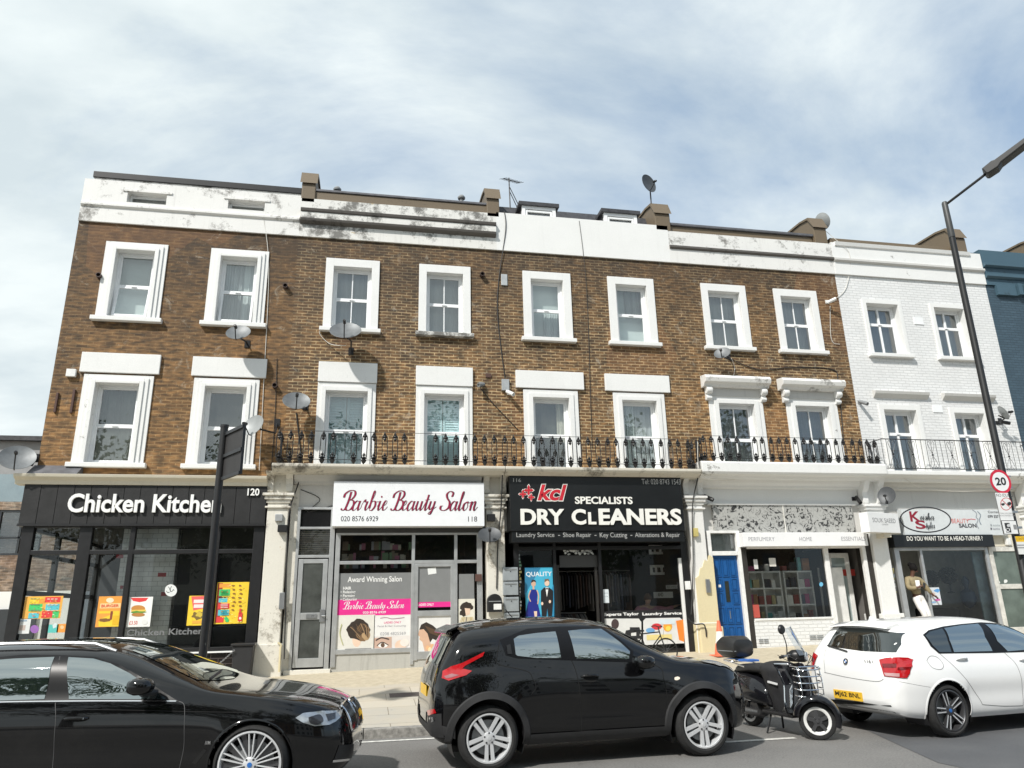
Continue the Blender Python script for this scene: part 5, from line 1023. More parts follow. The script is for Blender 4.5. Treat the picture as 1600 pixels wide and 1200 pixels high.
mb = MB(); mb.lathe([(.02, 0), (.14, .10), (.19, .26), (.17, .42), (.05, .50), (.05, .56), (.09, .64), (.09, .74), (.03, .82)], (x, .5, 1.42), (0, 0, 1), 14); mb.build('torso', mat('navy bust', (.02, .04, .08), .5), T, smooth=True)
MB().box(x+.2, x+.5, .3, .34, .9, 2.85).build('blue_banner', mat('pale banner', (.45, .60, .68), .5, 0, .3, 3), SF112); MB().box(14.4, 15.4, .6, 1.0, .7, 1.45).build('salon_counter', BLACKPL, SF112)
SG = thing('shop_sign', 'pale grey salon sign with Keisha Styles in an oval', 'shop sign', (15, -.2, 3.3), 0, 'shop signs')
x0, x1, z0, z1 = rectXZ(1408, 796, 1575, 836, -.18)
MB().box(x0, x1, -.18, 0, z0, z1).build('sign_panel', mat('pale grey sign', (.60, .63, .64), .35, 0, .05), SG, bev=.005)
p = Pic(-.182); pts = [(1446+39.5*math.cos(2*PI*k/40), 812+19.5*math.sin(2*PI*k/40)-.00*k) for k in range(41)]
p.stroke([(a, b+(a-1446)*.03) for a, b in pts], 1.9, (.02, .02, .025), 2); p.text('K', 1423, 799, 1436.5, 815, (.25, .012, .03), bold=.025).text('S', 1431.5, 813, 1445, 826.5, (.25, .012, .03), bold=.025)
p.text('BEAUTY', 1487.5, 810.5, 1513, 817.5, (.62, .16, .14)).text('SALON', 1499, 818, 1525, 824.5, (.05, .05, .06), bold=.03).stroke([(1519, 796.5), (1524, 800), (1526, 804), (1525, 808), (1528, 812), (1526, 819), (1529, 826)], 1.1, (.25, .28, .32)).stroke([(1527, 799), (1532, 805), (1530, 813), (1533, 820)], 1.2, (.2, .25, .3)).stroke([(1511, 813), (1517, 811), (1524, 812)], .9, (.6, .1, .12))
p.text('Contact', 1544, 798, 1562, 801.5, (.06, .06, .07)).text('079 327', 1544, 805, 1560, 809, (.06, .06, .07), bold=.02).rect(1547, 819, 1550, 822, (.3, .33, .35)).text('keisha', 1552, 819, 1562, 822, (.25, .28, .3)).rect(1547, 824.5, 1550, 827.5, (.12, .12, .15)).text('keisha', 1552, 824.5, 1562, 827.5, (.2, .2, .25)); p.build('lettering', SG)
mb = MB(); fscript(mb, 'eisha', 1436, 801, 1461, 812.5, -.2, w0=.09, w1=.12); fscript(mb, 'tyles', 1445, 815, 1462, 827.5, -.2, w0=.09, w1=.14); mb.build('script_lettering', NAVY, SG, fixn=False)
SG2 = thing('shop_sign', 'black strip sign asking Do you want to be a head turner', 'shop sign', (14.5, -.2, 3.0), 0, 'shop signs')
x0, x1, z0, z1 = rectXZ(1395, 835.5, 1555, 854, -.22)
MB().box(x0, x1, -.22, .0, z0, z1-.003).build('sign_panel', SBK, SG2, bev=.005); mb = MB(); ftext(mb, 'DO YOU WANT TO BE A HEAD-TURNER ?', 1417.5, 837.5, 1534.5, 845, -.222, bold=.012); mb.build('lettering', LW2, SG2)
# projecting lightbox
T = thing('projecting_sign', 'white projecting box sign reading Souk Saeed on the pilaster', 'sign', (12.8, -.3, 3.3))
xa_, za_ = F(1359, 834, -.75); xb_, zb_ = F(1403, 800, -.45); mb = MB(); cx = Vector(((xa_+xb_)/2, -.60, (za_+zb_)/2)); U = Vector((xb_-xa_, .34, 0)); U2 = U/2; Vn = Vector((0, 0, 1)).cross(U.normalized())
mb.obox(cx+Vn*.12, U2, Vn*.12, (0, 0, .245)); mb.build('sign_box', mat('white lightbox', (.80, .80, .79), .35, 0, .03), T, bev=.01)
mb = MB(); Od = cx-U2-Vn*.003; text(mb, 'SOUK SAEED', Od+U*.14+Vector((0, 0, .0)), U*.74, (0, 0, .11)); text(mb, 'LONDON', Od+U*.42-Vector((0, 0, .06)), U*.2, (0, 0, .035)); mb.build('lettering', mat('thin grey lettering', (.22, .22, .23), .5), T)
mb = MB(); mb.box(12.7, 12.9, -.5, -.2, 3.18, 3.3); mb.build('bracket', ST_CREAM, T)
# ================================================================ satellite dishes, cameras, boxes, cables
DISH = mat('grey satellite dish', (.155, .165, .17), .5, .2, .18, 6); DISHD = mat('dark satellite dish', (.07, .075, .08), .5, .2, .2, 6); DISHL = mat('pale satellite dish', (.30, .315, .315), .45, .1, .1, 6)
def dish(px, py, Y, r, aim, m, label, wall=None, ry=None):
    x, z = F(px, py, Y); c = Vector((x, Y, z)); a = Vector(aim).normalized()
    wp = Vector(wall) if wall else Vector((x+.03, -.0, z-.12))
    T = thing('satellite_dish', label, 'satellite dish', tuple(wp), 0, 'satellite dishes on the houses')
    mb = MB(); prof = [(r*t, .22*r*t*t) for t in (0, .2, .4, .6, .8, .95, 1.0)]; prof = [(.001, 0)]+prof[1:]+[(r*1.015, .22*r-.004), (r*1.0, .2*r), (r*.8, .13*r-.01), (r*.4, .03*r-.012), (.001, -.012)]
    u = a.cross(Vector((0, 0, 1))).normalized(); w = u.cross(a)
    n = 28; vs = [c+a*h+u*math.cos(2*PI*k/n)*q*1.0+w*math.sin(2*PI*k/n)*q*(ry or .92) for q, h in prof for k in range(n)]
    mb.add(vs, [(i*n+k, i*n+(k+1) % n, (i+1)*n+(k+1) % n, (i+1)*n+k) for i in range(len(prof)-1) for k in range(n)]); mb.build('reflector', m, T, smooth=True)
    f = c+a*r*1.05-w*r*.35; mb = MB(); mb.tube([c-w*r*.9+a*.1*r, c-w*r*.95+a*.3*r, f-w*.03], .013, 6); mb.build('feed_arm', BLACKPL, T)
    mb = MB(); mb.lathe([(.001, -.06), (.035, -.05), (.035, .05), (.025, .07), (.001, .07)], f, -(c+a*.1*r-f).normalized(), 10); mb.build('receiver', BLACKPL, T)
    b = c-a*.03; mb = MB(); mb.tube([b, b-a*.08, Vector((wp.x, (b.y+wp.y)/2, b.z-.08)), wp], .02, 6); mb.box(wp.x-.06, wp.x+.06, wp.y-.02, wp.y+.01, wp.z-.09, wp.z+.09); mb.build('bracket', BLACKPL, T)
    return T
AIM = (.15, -.85, .42)
dish(373, 522, -.42, .27, (-.1, -.9, .55), DISH, 'grey dish just under the upper right window of the leftmost house', (-2.85, 0, 7.72))
dish(540, 520, -.5, .36, (-.05, -.8, .60), DISH, 'large grey dish at the sill of the upper left window above the beauty salon', (-.48, 0, 7.65))
dish(463, 629, -.42, .30, (.1, -.85, .55), DISH, 'grey dish above the left end of the black balcony railing', (-1.45, 0, 6.25))
dish(398, 666, -.45, .27, (-.55, -.8, .3), DISHL, 'pale dish beside the first floor window behind the dark sign post', (-2.05, 0, 5.85))
dish(1129, 553, -.42, .21, (-.55, -.72, .5), DISH, 'small grey dish under the upper window above the perfumery', (9.3, 0, 8.0))
dish(765, 838, -.50, .26, (-.1, -.72, .65), DISHD, 'dark dish below the right end of the white salon sign', (2.9, -.2, 3.25))
dish(1386, 775, -.46, .21, (-.75, -.62, .25), DISHD, 'dark dish above the projecting white box sign', (13.1, -.1, 4.25), 1.1)
dish(1566, 646, -.36, .19, (.85, -.35, .45), DISHL, 'small pale dish at the right edge of the white house', (17.35, 0, 6.4), 1.1)
dish(27, 718, -.25, .34, (.25, -.85, .50), DISH, 'big grey dish at the far left corner of the takeaway roof ledge', (-6.9, .0, 4.95))
dish(1012, 288, .5, .26, (.30, -.75, .10), DISHD, 'dark dish raised on thin poles above the roof chimney', (7.75, .55, 12.3), 1.15)
dish(1284, 346, .75, .24, (.75, .30, .3), DISHL, 'pale dish facing away behind the rightmost brick chimney', (13.05, .9, 12.1), 1.1)
T = thing('tv_aerial', 'dark television aerial on the roof of the dry cleaners house', 'aerial', (3.62, .6, 12.0)); mb = MB(); mb.tube([(3.62, .6, 12.0), (3.60, .6, 13.2)], .018, 6); mb.tube([(3.85, .6, 12.2), (3.60, .6, 12.8)], .012, 5); mb.tube([(3.95, .65, 12.2), (3.62, .6, 12.9)], .012, 5); mb.build('mast', BLACKPL, T)
mb = MB(); mb.tube([(3.42, .5, 13.1), (3.95, .8, 13.2)], .012, 5)
for k in range(9): q = k/8; c = Vector((3.42+.53*q, .5+.3*q, 13.1+.1*q)); mb.tube([c+Vector((-.08, .14, .06)), c+Vector((.08, -.14, -.06))], .007, 4)
mb.build('yagi', BLACKPL, T)
for px, py in ((527, 298), (721, 311)):
    x, z = F(px, py, 1.0); T = thing('vent_pipe', ('left' if px < 600 else 'right')+' grey capped vent pipe behind the parapet over the beauty salon', 'vent pipe', (x, 1, 11.9), 0, 'roof vent pipes'); mb = MB(); mb.lathe([(.05, 0), (.05, z-11.85)], (x, 1, 11.9), (0, 0, 1), 12); mb.build('pipe', GREYPL, T, smooth=True); mb = MB(); mb.lathe([(.001, .12), (.07, .10), (.11, .04), (.10, 0), (.03, 0)], (x, 1, z), (0, 0, 1), 12); mb.build('cap', GREYPL, T, smooth=True)
def cctv(px, py, Y, aim, m, label):
    x, z = F(px, py, Y); T = thing('security_camera', label, 'camera', (x, 0, z), 0, 'security cameras'); a = Vector(aim).normalized(); c = Vector((x, Y, z))
    mb = MB(); mb.lathe([(.001, -.12), (.045, -.12), (.05, .0), (.05, .13), (.035, .13), (.035, .11), (.001, .11)], c, a, 12); mb.build('body', m, T, smooth=True); mb = MB(); mb.tube([c, c+Vector((0, .08, .04)), (x, 0.0, z+.05)], .018, 6); mb.box(x-.05, x+.05, -.02, .01, z-.0, z+.10); mb.build('bracket', m, T)
cctv(797, 614, -.16, (.5, -.7, -.5), WHITEPL, 'white security camera on the brick between the salon and dry cleaners'); cctv(752, 601, -.12, (-.6, -.7, -.3), GREYPL, 'grey security camera right of the first floor window with shutters')
cctv(1299, 470, -.2, (.7, -.5, .3), WHITEPL, 'white floodlight camera by the edge of the white house'); cctv(1349, 629, -.16, (.3, -.8, -.5), GREYPL, 'small grey camera on the white wall beside the brick house')
cctv(1107, 778, -.18, (.6, -.6, -.5), BLACKPL, 'black camera at the left end of the marbled panel'); cctv(1341, 781, -.18, (-.1, -.7, -.7), BLACKPL, 'black camera at the right end of the marbled panel'); cctv(1570, 660, -.25, (.9, -.2, -.2), BLACKPL, 'black camera by the blue house')
def wallbox(name, label, cat, q, Y, d, m, group=None, bev=.008):
    x0, x1, z0, z1 = rectXZ(*q, Y); o = MB().box(x0, x1, Y, Y+d, z0, z1).build(name, m, None, bev=bev); return tag(o, label, cat, group)
wallbox('alarm_box', 'white alarm box low on the brick at the far left', 'alarm box', (104, 576, 117, 588), -.08, .08, WHITEPL)
wallbox('air_vent', 'pale wall vent high between the salon and dry cleaners houses', 'vent', (783, 428, 793, 446), -.03, .03, ALU); wallbox('meter_box', 'pale junction box above the white security camera', 'box', (784, 592, 796, 610), -.08, .08, ALU)
wallbox('flue_cover', 'brown vent cover right of the first floor shutters', 'vent', (759, 583, 768, 590), -.03, .03, mat('rust brown', (.08, .04, .03), .7))
for q, lab in (((150, 424, 157, 434), 'dark round flue left of the top left window'), ((441, 441, 450, 450), 'dark round flue between the two leftmost houses'), ((425, 597, 433, 606), 'dark round flue above the pale dish'), ((751, 421, 757, 434), 'grey pipe end right of the upper salon window')):
    x0, x1, z0, z1 = rectXZ(*q, -.12); mb = MB(); mb.lathe([(.04, .12), (.06, .12), (.06, 0), (.045, 0), (.045, .08), (.001, .08)], ((x0+x1)/2, -.12, (z0+z1)/2), (0, 1, 0), 12); tag(mb.build('flue_pipe', mat('dark flue', (.05, .03, .025), .6), smooth=True), lab, 'flue', 'flue pipes in the brick walls')
for q in ((88, 613, 86.5, 644), (114, 608, 112, 645)): wallbox('cable_trunking', ('left' if q[0] < 100 else 'right')+' rusty iron strap on the brick above the big dish', 'strap', q, -.05, .05, mat('rust brown', (.08, .04, .03), .7), 'rusty straps on the far left brick')
wallbox('sensor_box', 'small grey box near the top of the cream pilaster by the takeaway', 'box', (430, 803, 441, 814), -.26, .06, ALU); wallbox('floodlight', 'black floodlight on the cream pilaster by the takeaway', 'light', (434, 820, 448, 831), -.34, .12, BLACKPL); wallbox('floodlight', 'black floodlight right of the white salon sign', 'light', (762, 803, 774, 814), -.34, .14, BLACKPL)
wallbox('entry_phone', 'grey entry phone beside the aluminium salon house door', 'entry phone', (437, 926, 443.5, 952), -.24, .03, METAL); T = wallbox('entry_phone', 'steel entry phone on the yellow pier beside the blue door', 'entry phone', (1102.5, 905, 1111, 926), -.28, .035, METAL); wallbox('meter_box', 'white meter box on the dark post of the dry cleaners', 'box', (1071, 908, 1080, 921), -.28, .06, WHITEPL); wallbox('bell_box', 'yellow and grey bell box right of the dry cleaners sign', 'box', (1084, 825, 1092, 838), -.3, .1, mat('mustard', (.50, .42, .15), .6)); wallbox('key_safe', 'small brown key box right of the salon window', 'box', (743, 897, 753, 908), -.16, .06, mat('brown box', (.10, .05, .04), .5)); wallbox('round_lamp', 'round pale bulkhead lamp beside the camera sign', 'lamp', (1572, 840, 1582, 852), -.12, .1, WHITEPL, None, .03)
q = [(786, 886.5, 809.5, 907), (786.5, 909, 810, 929.5), (787.5, 933, 811, 955), (788, 957.5, 812, 979)]
for i, r in enumerate(q):
    T = thing('letterbox', ('topmost', 'second from top', 'third from top', 'lowest visible')[i]+' grey steel letterbox in the stack beside the dry cleaners', 'letterbox', (3.1, -.26, 2.5-.3*i), 0, 'grey letterboxes stacked on the pier'); x0, x1, z0, z1 = rectXZ(*r, -.30)
    MB().box(x0, x1, -.30, -.02, z0, z1).build('body', mat('grey letterbox', (.34, .37, .385), .45, .3, .12, 5), T, bev=.006); MB().box(x0+.03, x1-.03, -.312, -.298, z1-.055, z1-.035).build('flap', GREYPL, T); mb = MB(); mb.lathe([(.001, .012), (.012, .012), (.012, 0)], ((x0+x1)/2, -.30, z1-.09), (0, -1, 0), 8); mb.build('lock', BLACKPL, T)
T = thing('letterbox', 'black arched letterbox with a white sticker on the white pilaster', 'letterbox', (2.87, -.42, 1.6)); x0, x1, z0, z1 = rectXZ(762, 928, 785, 956, -.42)
pr = [(x0, z0)]+[((x0+x1)/2-(x1-x0)/2*math.cos(PI*k/12), z1-(x1-x0)/2+(x1-x0)/2*math.sin(PI*k/12)) for k in range(13)]+[(x1, z0)]; MB().prism(pr, (0, -.42, 0), (1, 0, 0), (0, 0, 1), (0, .17, 0)).build('body', BLACKPL, T, bev=.01); MB().box(x0+.13, x1-.02, -.425, -.415, z0+.05, z0+.17).build('sticker', WHITEPL, T); MB().box(x0+.02, x1-.02, -.435, -.41, z1-.17, z1-.15).build('flap', GREYPL, T)
def cable(pts, r, m, label):
    q = []
    for a, b, Y in pts: x, z = F(a, b, Y); q.append((x, Y, z))
    mb = MB(); mb.tube(catmull(q, 6), r, 5); tag(mb.build('cable', m), label, 'cable', 'cables on the house fronts')
cable([(411, 335, -.06), (420, 420, -.02), (412, 600, -.02), (405, 735, -.03)], .008, CABLE_W, 'thin pale cable down the joint left of the salon house')
cable([(433, 560, -.02), (430, 640, -.02), (424, 735, -.02)], .008, CABLE_B, 'thin dark cable beside the pale dish'); cable([(788, 330, -.06), (790, 360, -.07), (779, 440, -.02), (778, 500, -.02), (789, 592, -.02)], .012, CABLE_B, 'dark cable down the brick above the junction box')
cable([(905, 345, -.06), (912, 402, -.06), (918, 480, -.02), (925, 700, -.02)], .007, CABLE_B, 'thin dark cable between the dry cleaners upper windows'); cable([(1140, 560, -.03), (1185, 577, -.02), (1240, 574, -.02), (1300, 577, -.02), (1310, 600, -.02), (1318, 690, -.02)], .012, CABLE_B, 'dark cable looping across the brick above the window hoods')
cable([(750, 605, -.03), (770, 630, -.02), (810, 672, -.02)], .010, CABLE_B, 'dark cable slanting down from the grey camera'); cable([(1270, 345, .2), (1310, 378, -.07), (1328, 400, -.07), (1322, 450, -.02), (1300, 470, -.03)], .008, CABLE_W, 'pale cable from the roof to the white floodlight camera')
cable([(1297, 478, -.03), (1299, 530, -.02), (1312, 538, -.02)], .008, CABLE_W, 'pale cable hanging below the white floodlight camera'); cable([(463, 645, -.02), (470, 735, -.05), (452, 800, -.24), (448, 880, -.24), (446, 960, -.22), (444, 1030, -.3)], .014, CABLE_B, 'black cable down the cream pilaster by the aluminium door'); cable([(785, 740, -.5), (783, 790, -.3), (778, 850, -.24), (776, 920, -.22)], .016, CABLE_B, 'thick black cable down the pilaster beside the dry cleaners sign'); cable([(1087, 690, -.55), (1092, 735, -.5), (1082, 790, -.28), (1083, 880, -.26), (1080, 960, -.26)], .014, CABLE_B, 'black cable down the right pilaster of the dry cleaners')
cable([(1090, 690, -.56), (1096, 742, -.62), (1140, 750, -.3), (1185, 740, -.3)], .007, CABLE_W, 'white cable sagging under the white ledge'); cable([(1395, 735, -.5), (1440, 762, -.3), (1500, 768, -.28), (1560, 765, -.28)], .007, CABLE_W, 'white cable sagging under the white house balcony')
cable([(520, 505, -.03), (499, 518, -.03), (515, 537, -.05), (540, 540, -.35)], .008, CABLE_W, 'white cable curling round the large dish'); cable([(470, 765, -.02), (500, 780, -.04), (480, 800, -.05), (520, 790, -.04)], .008, CABLE_B, 'tangled black cable above the aluminium door'); cable([(1143, 560, -.3), (1148, 575, -.1), (1145, 592, -.3)], .008, CABLE_W, 'short white cable under the small grey dish')
cable([(1073, 965, -.3), (1085, 975, -.35), (1100, 976, -.35), (1104, 995, -.3)], .016, CABLE_B, 'black pipe bend at the foot of the yellow pier'); cable([(436, 1050, -.32), (438, 1015, -.3), (439, 1008, -.3), (434, 1004, -.3)], .022, ST_YEL, 'yellowish pipe at the foot of the cream pilaster')
# ================================================================ street furniture
LPM = mat('dark grey lamp post', (.016, .0165, .017), .5, .2, .15, 8)
LX, LY = 11.72, -5.3
T = thing('street_lamp', 'tall dark grey street lamp on the pavement at right', 'street lamp', (LX, LY, zp(LX, LY)))
mb = MB(); mb.tube([(LX, LY, zp(LX, LY)-.1), (LX, LY, 1.3), (LX, LY, 1.34), (LX+.05, LY, 8.85)], [.088, .088, .068, .060], 14); mb.build('pole', LPM, T, smooth=True)
mb = MB(); mb.lathe([(.06, 0), (.063, .02), (.057, .8), (.045, .83), (.001, .83)], (LX+.055, LY, 8.86), (0, 0, 1), 14); mb.build('collar', mat('paler pole collar', (.06, .062, .062), .5, .3), T, smooth=True)
tip = Vector((F(1541, 271, -5.95)[0], -5.95, F(1541, 271, -5.95)[1])); mb = MB(); mb.tube([(LX+.06, LY, 9.62), tip+Vector((-.1, .05, -.08)), tip+Vector((.1, -.05, .08))], .028, 8); mb.build('arm', LPM, T, smooth=True)
e = Vector((F(1612, 217, -6.6)[0], -6.6, F(1612, 217, -6.6)[1])); a = (e-tip).normalized(); s = a.cross(Vector((0, 0, 1))).normalized(); up = s.cross(a)
L = (e-tip).length; mb = MB(); mb.prism([(-.03, -.05), (.0, -.085), (.2, -.10), (.3, -.06), (L*.8, -.055), (L, -.02), (L, .03), (L*.9, .06), (.25, .075), (.2, .10), (-.02, .09)], tip-s*.14, a, up, s*.28); mb.build('lantern', LPM, T, bev=.025)
def sgn(name, label, cat, cpx, w, h, Y, bld, group=None): pass
SY = LY-.11
T = thing('speed_limit_sign', 'round white 20 sign with a red ring on the street lamp', 'road sign', (LX, SY, 3.7)); cx, cz = F(1563.5, 752.5, SY); r = .225
mb = MB(); mb.lathe([(.001, 0), (r, 0), (r, .012), (.001, .012)], (cx, SY+.004, cz), (0, 1, 0), 40); mb.build('plate', mat('sign back grey', (.25, .25, .26), .5), T)
mb = MB(); n = 48; vs = [(cx+q*math.cos(2*PI*k/n), SY, cz+q*math.sin(2*PI*k/n)) for q in (r*.78, r) for k in range(n)]; mb.add(vs, [(k, (k+1) % n, n+(k+1) % n, n+k) for k in range(n)]); mb.build('red_ring', mat('sign red', (.60, .02, .05), .4), T, fixn=False)
mb = MB(); mb.disc((cx, SY-.001, cz), r*.785, (0, -1, 0), 40); mb.build('white_disc', mat('sign white', (.82, .82, .82), .4, 0, .02), T)
mb = MB(); text(mb, '20', (cx-.115, SY-.003, cz-.075), (.23, 0, .01), (0, 0, .15), bold=.03); mb.build('number', BLACKPL, T)
mb = MB(); mb.box(LX-.09, LX+.09, SY+.014, LY+.02, cz-.12, cz-.09); mb.box(LX-.09, LX+.09, SY+.014, LY+.02, cz+.09, cz+.12); mb.build('bracket', METAL, T)
SW, SB = (.78, .78, .77), (.03, .03, .03)
def plate(name, label, pic, q): 
    T = thing(name, label, 'road sign', (LX, SY, 3)); x0, x1, z0, z1 = rectXZ(*q, SY); MB().box(x0, x1, SY+.001, SY+.016, z0, z1).build('plate', METAL, T); pic.build('face', T); MB().box(LX-.08, LX+.08, SY+.017, LY+.03, (z0+z1)/2-.02, (z0+z1)/2+.02).build('bracket', METAL, T)
SYO = SY; q = (1554.5, 770, 1588, 829)
p = Pic(SY).rect(*q, SW).text('NO IDLING', 1557, 771.5, 1582, 776, SB).blob(1572, 787.5, 9, 10, (.55, .05, .05), 28).blob(1572, 787.5, 8, 9, SW, 28).blob(1567, 788, 3, 2, SB, 10, .3).blob(1577, 787, 3.4, 3, SB, 10, .2).stroke([(1565, 781), (1579, 794)], 1.0, (.55, .05, .05)).text('TURN OFF ENGINE', 1562, 801, 1585, 803, (.3, .3, .3)).text('WHILE PARKED HERE', 1562, 804.5, 1586, 806.5, (.3, .3, .3)); plate('no_idling_sign', 'tall white No Idling plate below the 20 sign', p, q)
SY -= .014; q = (1564, 813, 1592, 835); p = Pic(SY).rect(*q, SB).rect(1565, 814, 1591.2, 834, SW).rect(1569, 817, 1580.5, 832, SB).blob(1576, 821, 3, 2.4, (.6, .6, .6)).blob(1574.5, 828, 3.6, 3, SW).rect(1572, 826, 1577, 829.5, SB).rect(1582.5, 820, 1589, 827, (.25, .25, .25)); plate('camera_sign', 'white speed camera symbol sign under the No Idling plate', p, q)
SY = SYO; q = (1586, 838, 1608, 866); p = Pic(SY).rect(*q, (.75, .75, .72)).rect(1586, 838, 1608, 846.5, (.82, .50, .02)).text('CONTROL', 1588, 840, 1606, 844, (.15, .1, .02)).rect(1589, 851, 1606, 852.5, (.3, .3, .3)).rect(1589, 855, 1606, 856.5, (.3, .3, .3)); 
T = thing('notice_plate', 'yellow topped notice plate low on the street lamp at the right edge', 'road sign', (LX, SY, 2.5)); x0, x1, z0, z1 = rectXZ(*q, SY); MB().box(x0, x1, SY+.001, SY+.016, z0, z1).build('plate', METAL, T); p.build('face', T)
PX, PYY = -2.17, -5.4
T = thing('sign_post', 'black sign post with the dark back of a two row road sign', 'sign post', (PX, PYY, zp(PX, PYY))); mb = MB(); mb.tube([(PX, PYY, .05), (PX, PYY, 4.44)], .057, 14); mb.build('post', IRON, T, smooth=True); mb = MB(); mb.lathe([(.062, 0), (.062, .04), (.001, .05)], (PX, PYY, 4.42), (0, 0, 1), 14); mb.build('post_cap', IRON, T)
a = Vector((PX+.05, PYY-.03, 0)); b = Vector((F(383, 661, -6.0)[0], -6.0, 0)); zt_, zb_ = 4.33, 3.60; d = (b-a); nn = Vector((-d.y, d.x, 0)).normalized()
mb = MB(); mb.obox((a+b)/2+Vector((0, 0, (zt_+zb_)/2)), d/2, nn*.008, (0, 0, (zt_-zb_)/2)); mb.build('panel', mat('dark sign back', (.035, .033, .033), .6, .2, .2, 4), T)
mb = MB()
for z in (zt_-.02, (zt_+zb_)/2, zb_+.02): mb.obox((a+b)/2+Vector((0, 0, z))-nn*.022+ (Vector((0, 0, 0))), d/2*1.0, nn*.012, (0, 0, .025))
mb.obox(b+Vector((0, 0, (zt_+zb_)/2)), d.normalized()*.006, nn*.02, (0, 0, (zt_-zb_)/2)); mb.build('stiffener', BLACKPL, T)
T = thing('waste_bin', 'black lidded bin against the tiled base of the takeaway', 'bin', (-2.32, -.42, .45)); mb = MB(); mb.prism([(-.17, .46), (.17, .46), (.20, 1.08), (-.20, 1.08)], (-2.32, -.62, 0), (1, 0, 0), (0, 0, 1), (0, .36, 0)); mb.build('body', mat('black bin', (.02, .02, .022), .5), T, bev=.02); MB().box(-2.55, -2.09, -.65, -.22, 1.08, 1.13).build('lid', BLACKPL, T, bev=.015)
q = []; A = Vector((-3.05, -.62, .62)); B = Vector((-2.48, -.66, 1.0)); mb = MB()
for k in range(26): p0 = A.lerp(B, k/25)-Vector((0, 0, .06*math.sin(PI*k/25))); d = (B-A).normalized(); s = d.cross(Vector((0, 1, 0) if k % 2 else (0, 0, 1))).normalized(); mb.tube([p0+d*.02*math.cos(t)+s*.012*math.sin(t) for t in (2*PI*j/8 for j in range(9))], .004, 4, False)
tag(mb.build('chain', METAL), 'steel chain running from the black bin towards the sign post', 'chain')
T = thing('traffic_cone', 'orange and white traffic cone beside the blue door', 'traffic cone', (7.86, -.85, zp(7.86, -.85))); z = zp(7.86, -.85); CO = mat('faded cone orange', (.72, .16, .08), .55, 0, .12, 6); CW = mat('cone white band', (.72, .70, .66), .5); mb = MB()
f_ = lambda h: .155-.125*h/.75
for k, (h0, h1) in enumerate(((.03, .27), (.27, .52), (.52, .75))): mb.m = k % 2; mb.lathe([(f_(h0), h0), (f_(h1), h1)], (7.86, -.85, z), (0, 0, 1), 20)
mb.build('cone', [CO, CW], T, smooth=True); MB().box(7.66, 8.06, -1.05, -.65, z, z+.03).build('base', CO, T, bev=.01)
o = MB().box(*sorted((G(607, 1089, 1.65-1.36)[0], G(660, 1089, 1.65-1.36)[0])), 0, 1, 0, 1) if 0 else None
x, y = G(636, 1085, .30); mb = MB(); mb.quad((x-.30, y-.2, zp(x-.3, y-.2)+.004), (x+.42, y-.2, zp(x+.42, y-.2)+.004), (x+.42, y+.2, zp(x+.42, y+.2)+.004), (x-.30, y+.2, zp(x-.3, y+.2)+.004)); tag(mb.build('drain_cover', mat('dark drain cover', (.10, .085, .075), .7, .2, .4, 30), None, fixn=False), 'dark rectangular cover in the paving behind the crossover', 'drain cover')
# bicycle leaning in front of the dry cleaners
def bicycle(x, y, z, rz):
    T = thing('bicycle', 'black bicycle parked on the pavement behind the black crossover', 'bicycle', (x, y, z), rz)
    for i, xx in enumerate((0, 1.05)):
        mb = MB(); R = .34
        mb.tube([(xx+R*math.cos(2*PI*k/32), 0, R+R*math.sin(2*PI*k/32)) for k in range(33)], .02, 8, False); w = mb.build('wheel', mat('bicycle tyre', (.015, .015, .015), .8), T, True, local=True)
        mb = MB()
        for k in range(14): t = 2*PI*k/14; mb.tube([(xx, 0, R), (xx+(R-.02)*math.cos(t), 0, R+(R-.02)*math.sin(t))], .0025, 3, False)
        mb.build('spokes', METAL, w, local=True)
    mb = MB(); bb, st, hd = (.45, 0, .30), (.30, 0, .82), (.88, 0, .86)
    for a, b in ((bb, st), (bb, (.90, 0, .76)), (st, hd), (bb, (0, 0, .34)), ((.32, 0, .74), (0, 0, .34)), (hd, (.92, 0, .70)), ((.92, 0, .70), (1.05, 0, .34)), (hd, (.85, 0, .98))): mb.tube([a, b], .017, 8)
    mb.build('frame', BLACKP, T, True, local=True); mb = MB(); mb.prism([(-.14, -.07), (.12, -.02), (.14, 0), (.12, .02), (-.14, .07)], (.27, 0, .88), (1, 0, 0), (0, 1, 0), (0, 0, .05)); mb.tube([st, (.28, 0, .89)], .014, 6); mb.build('saddle', BLACKPL, T, local=True, bev=.01)
    mb = MB(); mb.tube(catmull([(.80, -.30, 1.0), (.86, -.2, 1.02), (.88, 0, .99), (.86, .2, 1.02), (.80, .3, 1.0)], 4), .014, 6); mb.tube([(.86, -.12, 1.0), (.98, -.1, .97), (.96, -.02, .7)], .004, 4); mb.build('handlebar', BLACKPL, T, local=True); mb = MB(); mb.lathe([(.09, -.005), (.09, .005)], (.45, -.03, .30), (0, 1, 0), 16); mb.tube([(.45, -.06, .30), (.52, -.08, .16)], .009, 5); mb.build('crank', METAL, T, local=True); mb = MB(); mb.tube([(R_*math.cos(t)+0, 0, .34+R_*math.sin(t)) for R_ in (.38,) for t in (PI*.15+PI*.7*k/12 for k in range(13))], .018, 6); mb.build('mudguard', BLACKPL, T, True, local=True)
    T.scale = (.76, .76, .76); return T
bicycle(5.55, -1.5, zp(5.9, -1.5)+.0, .12)
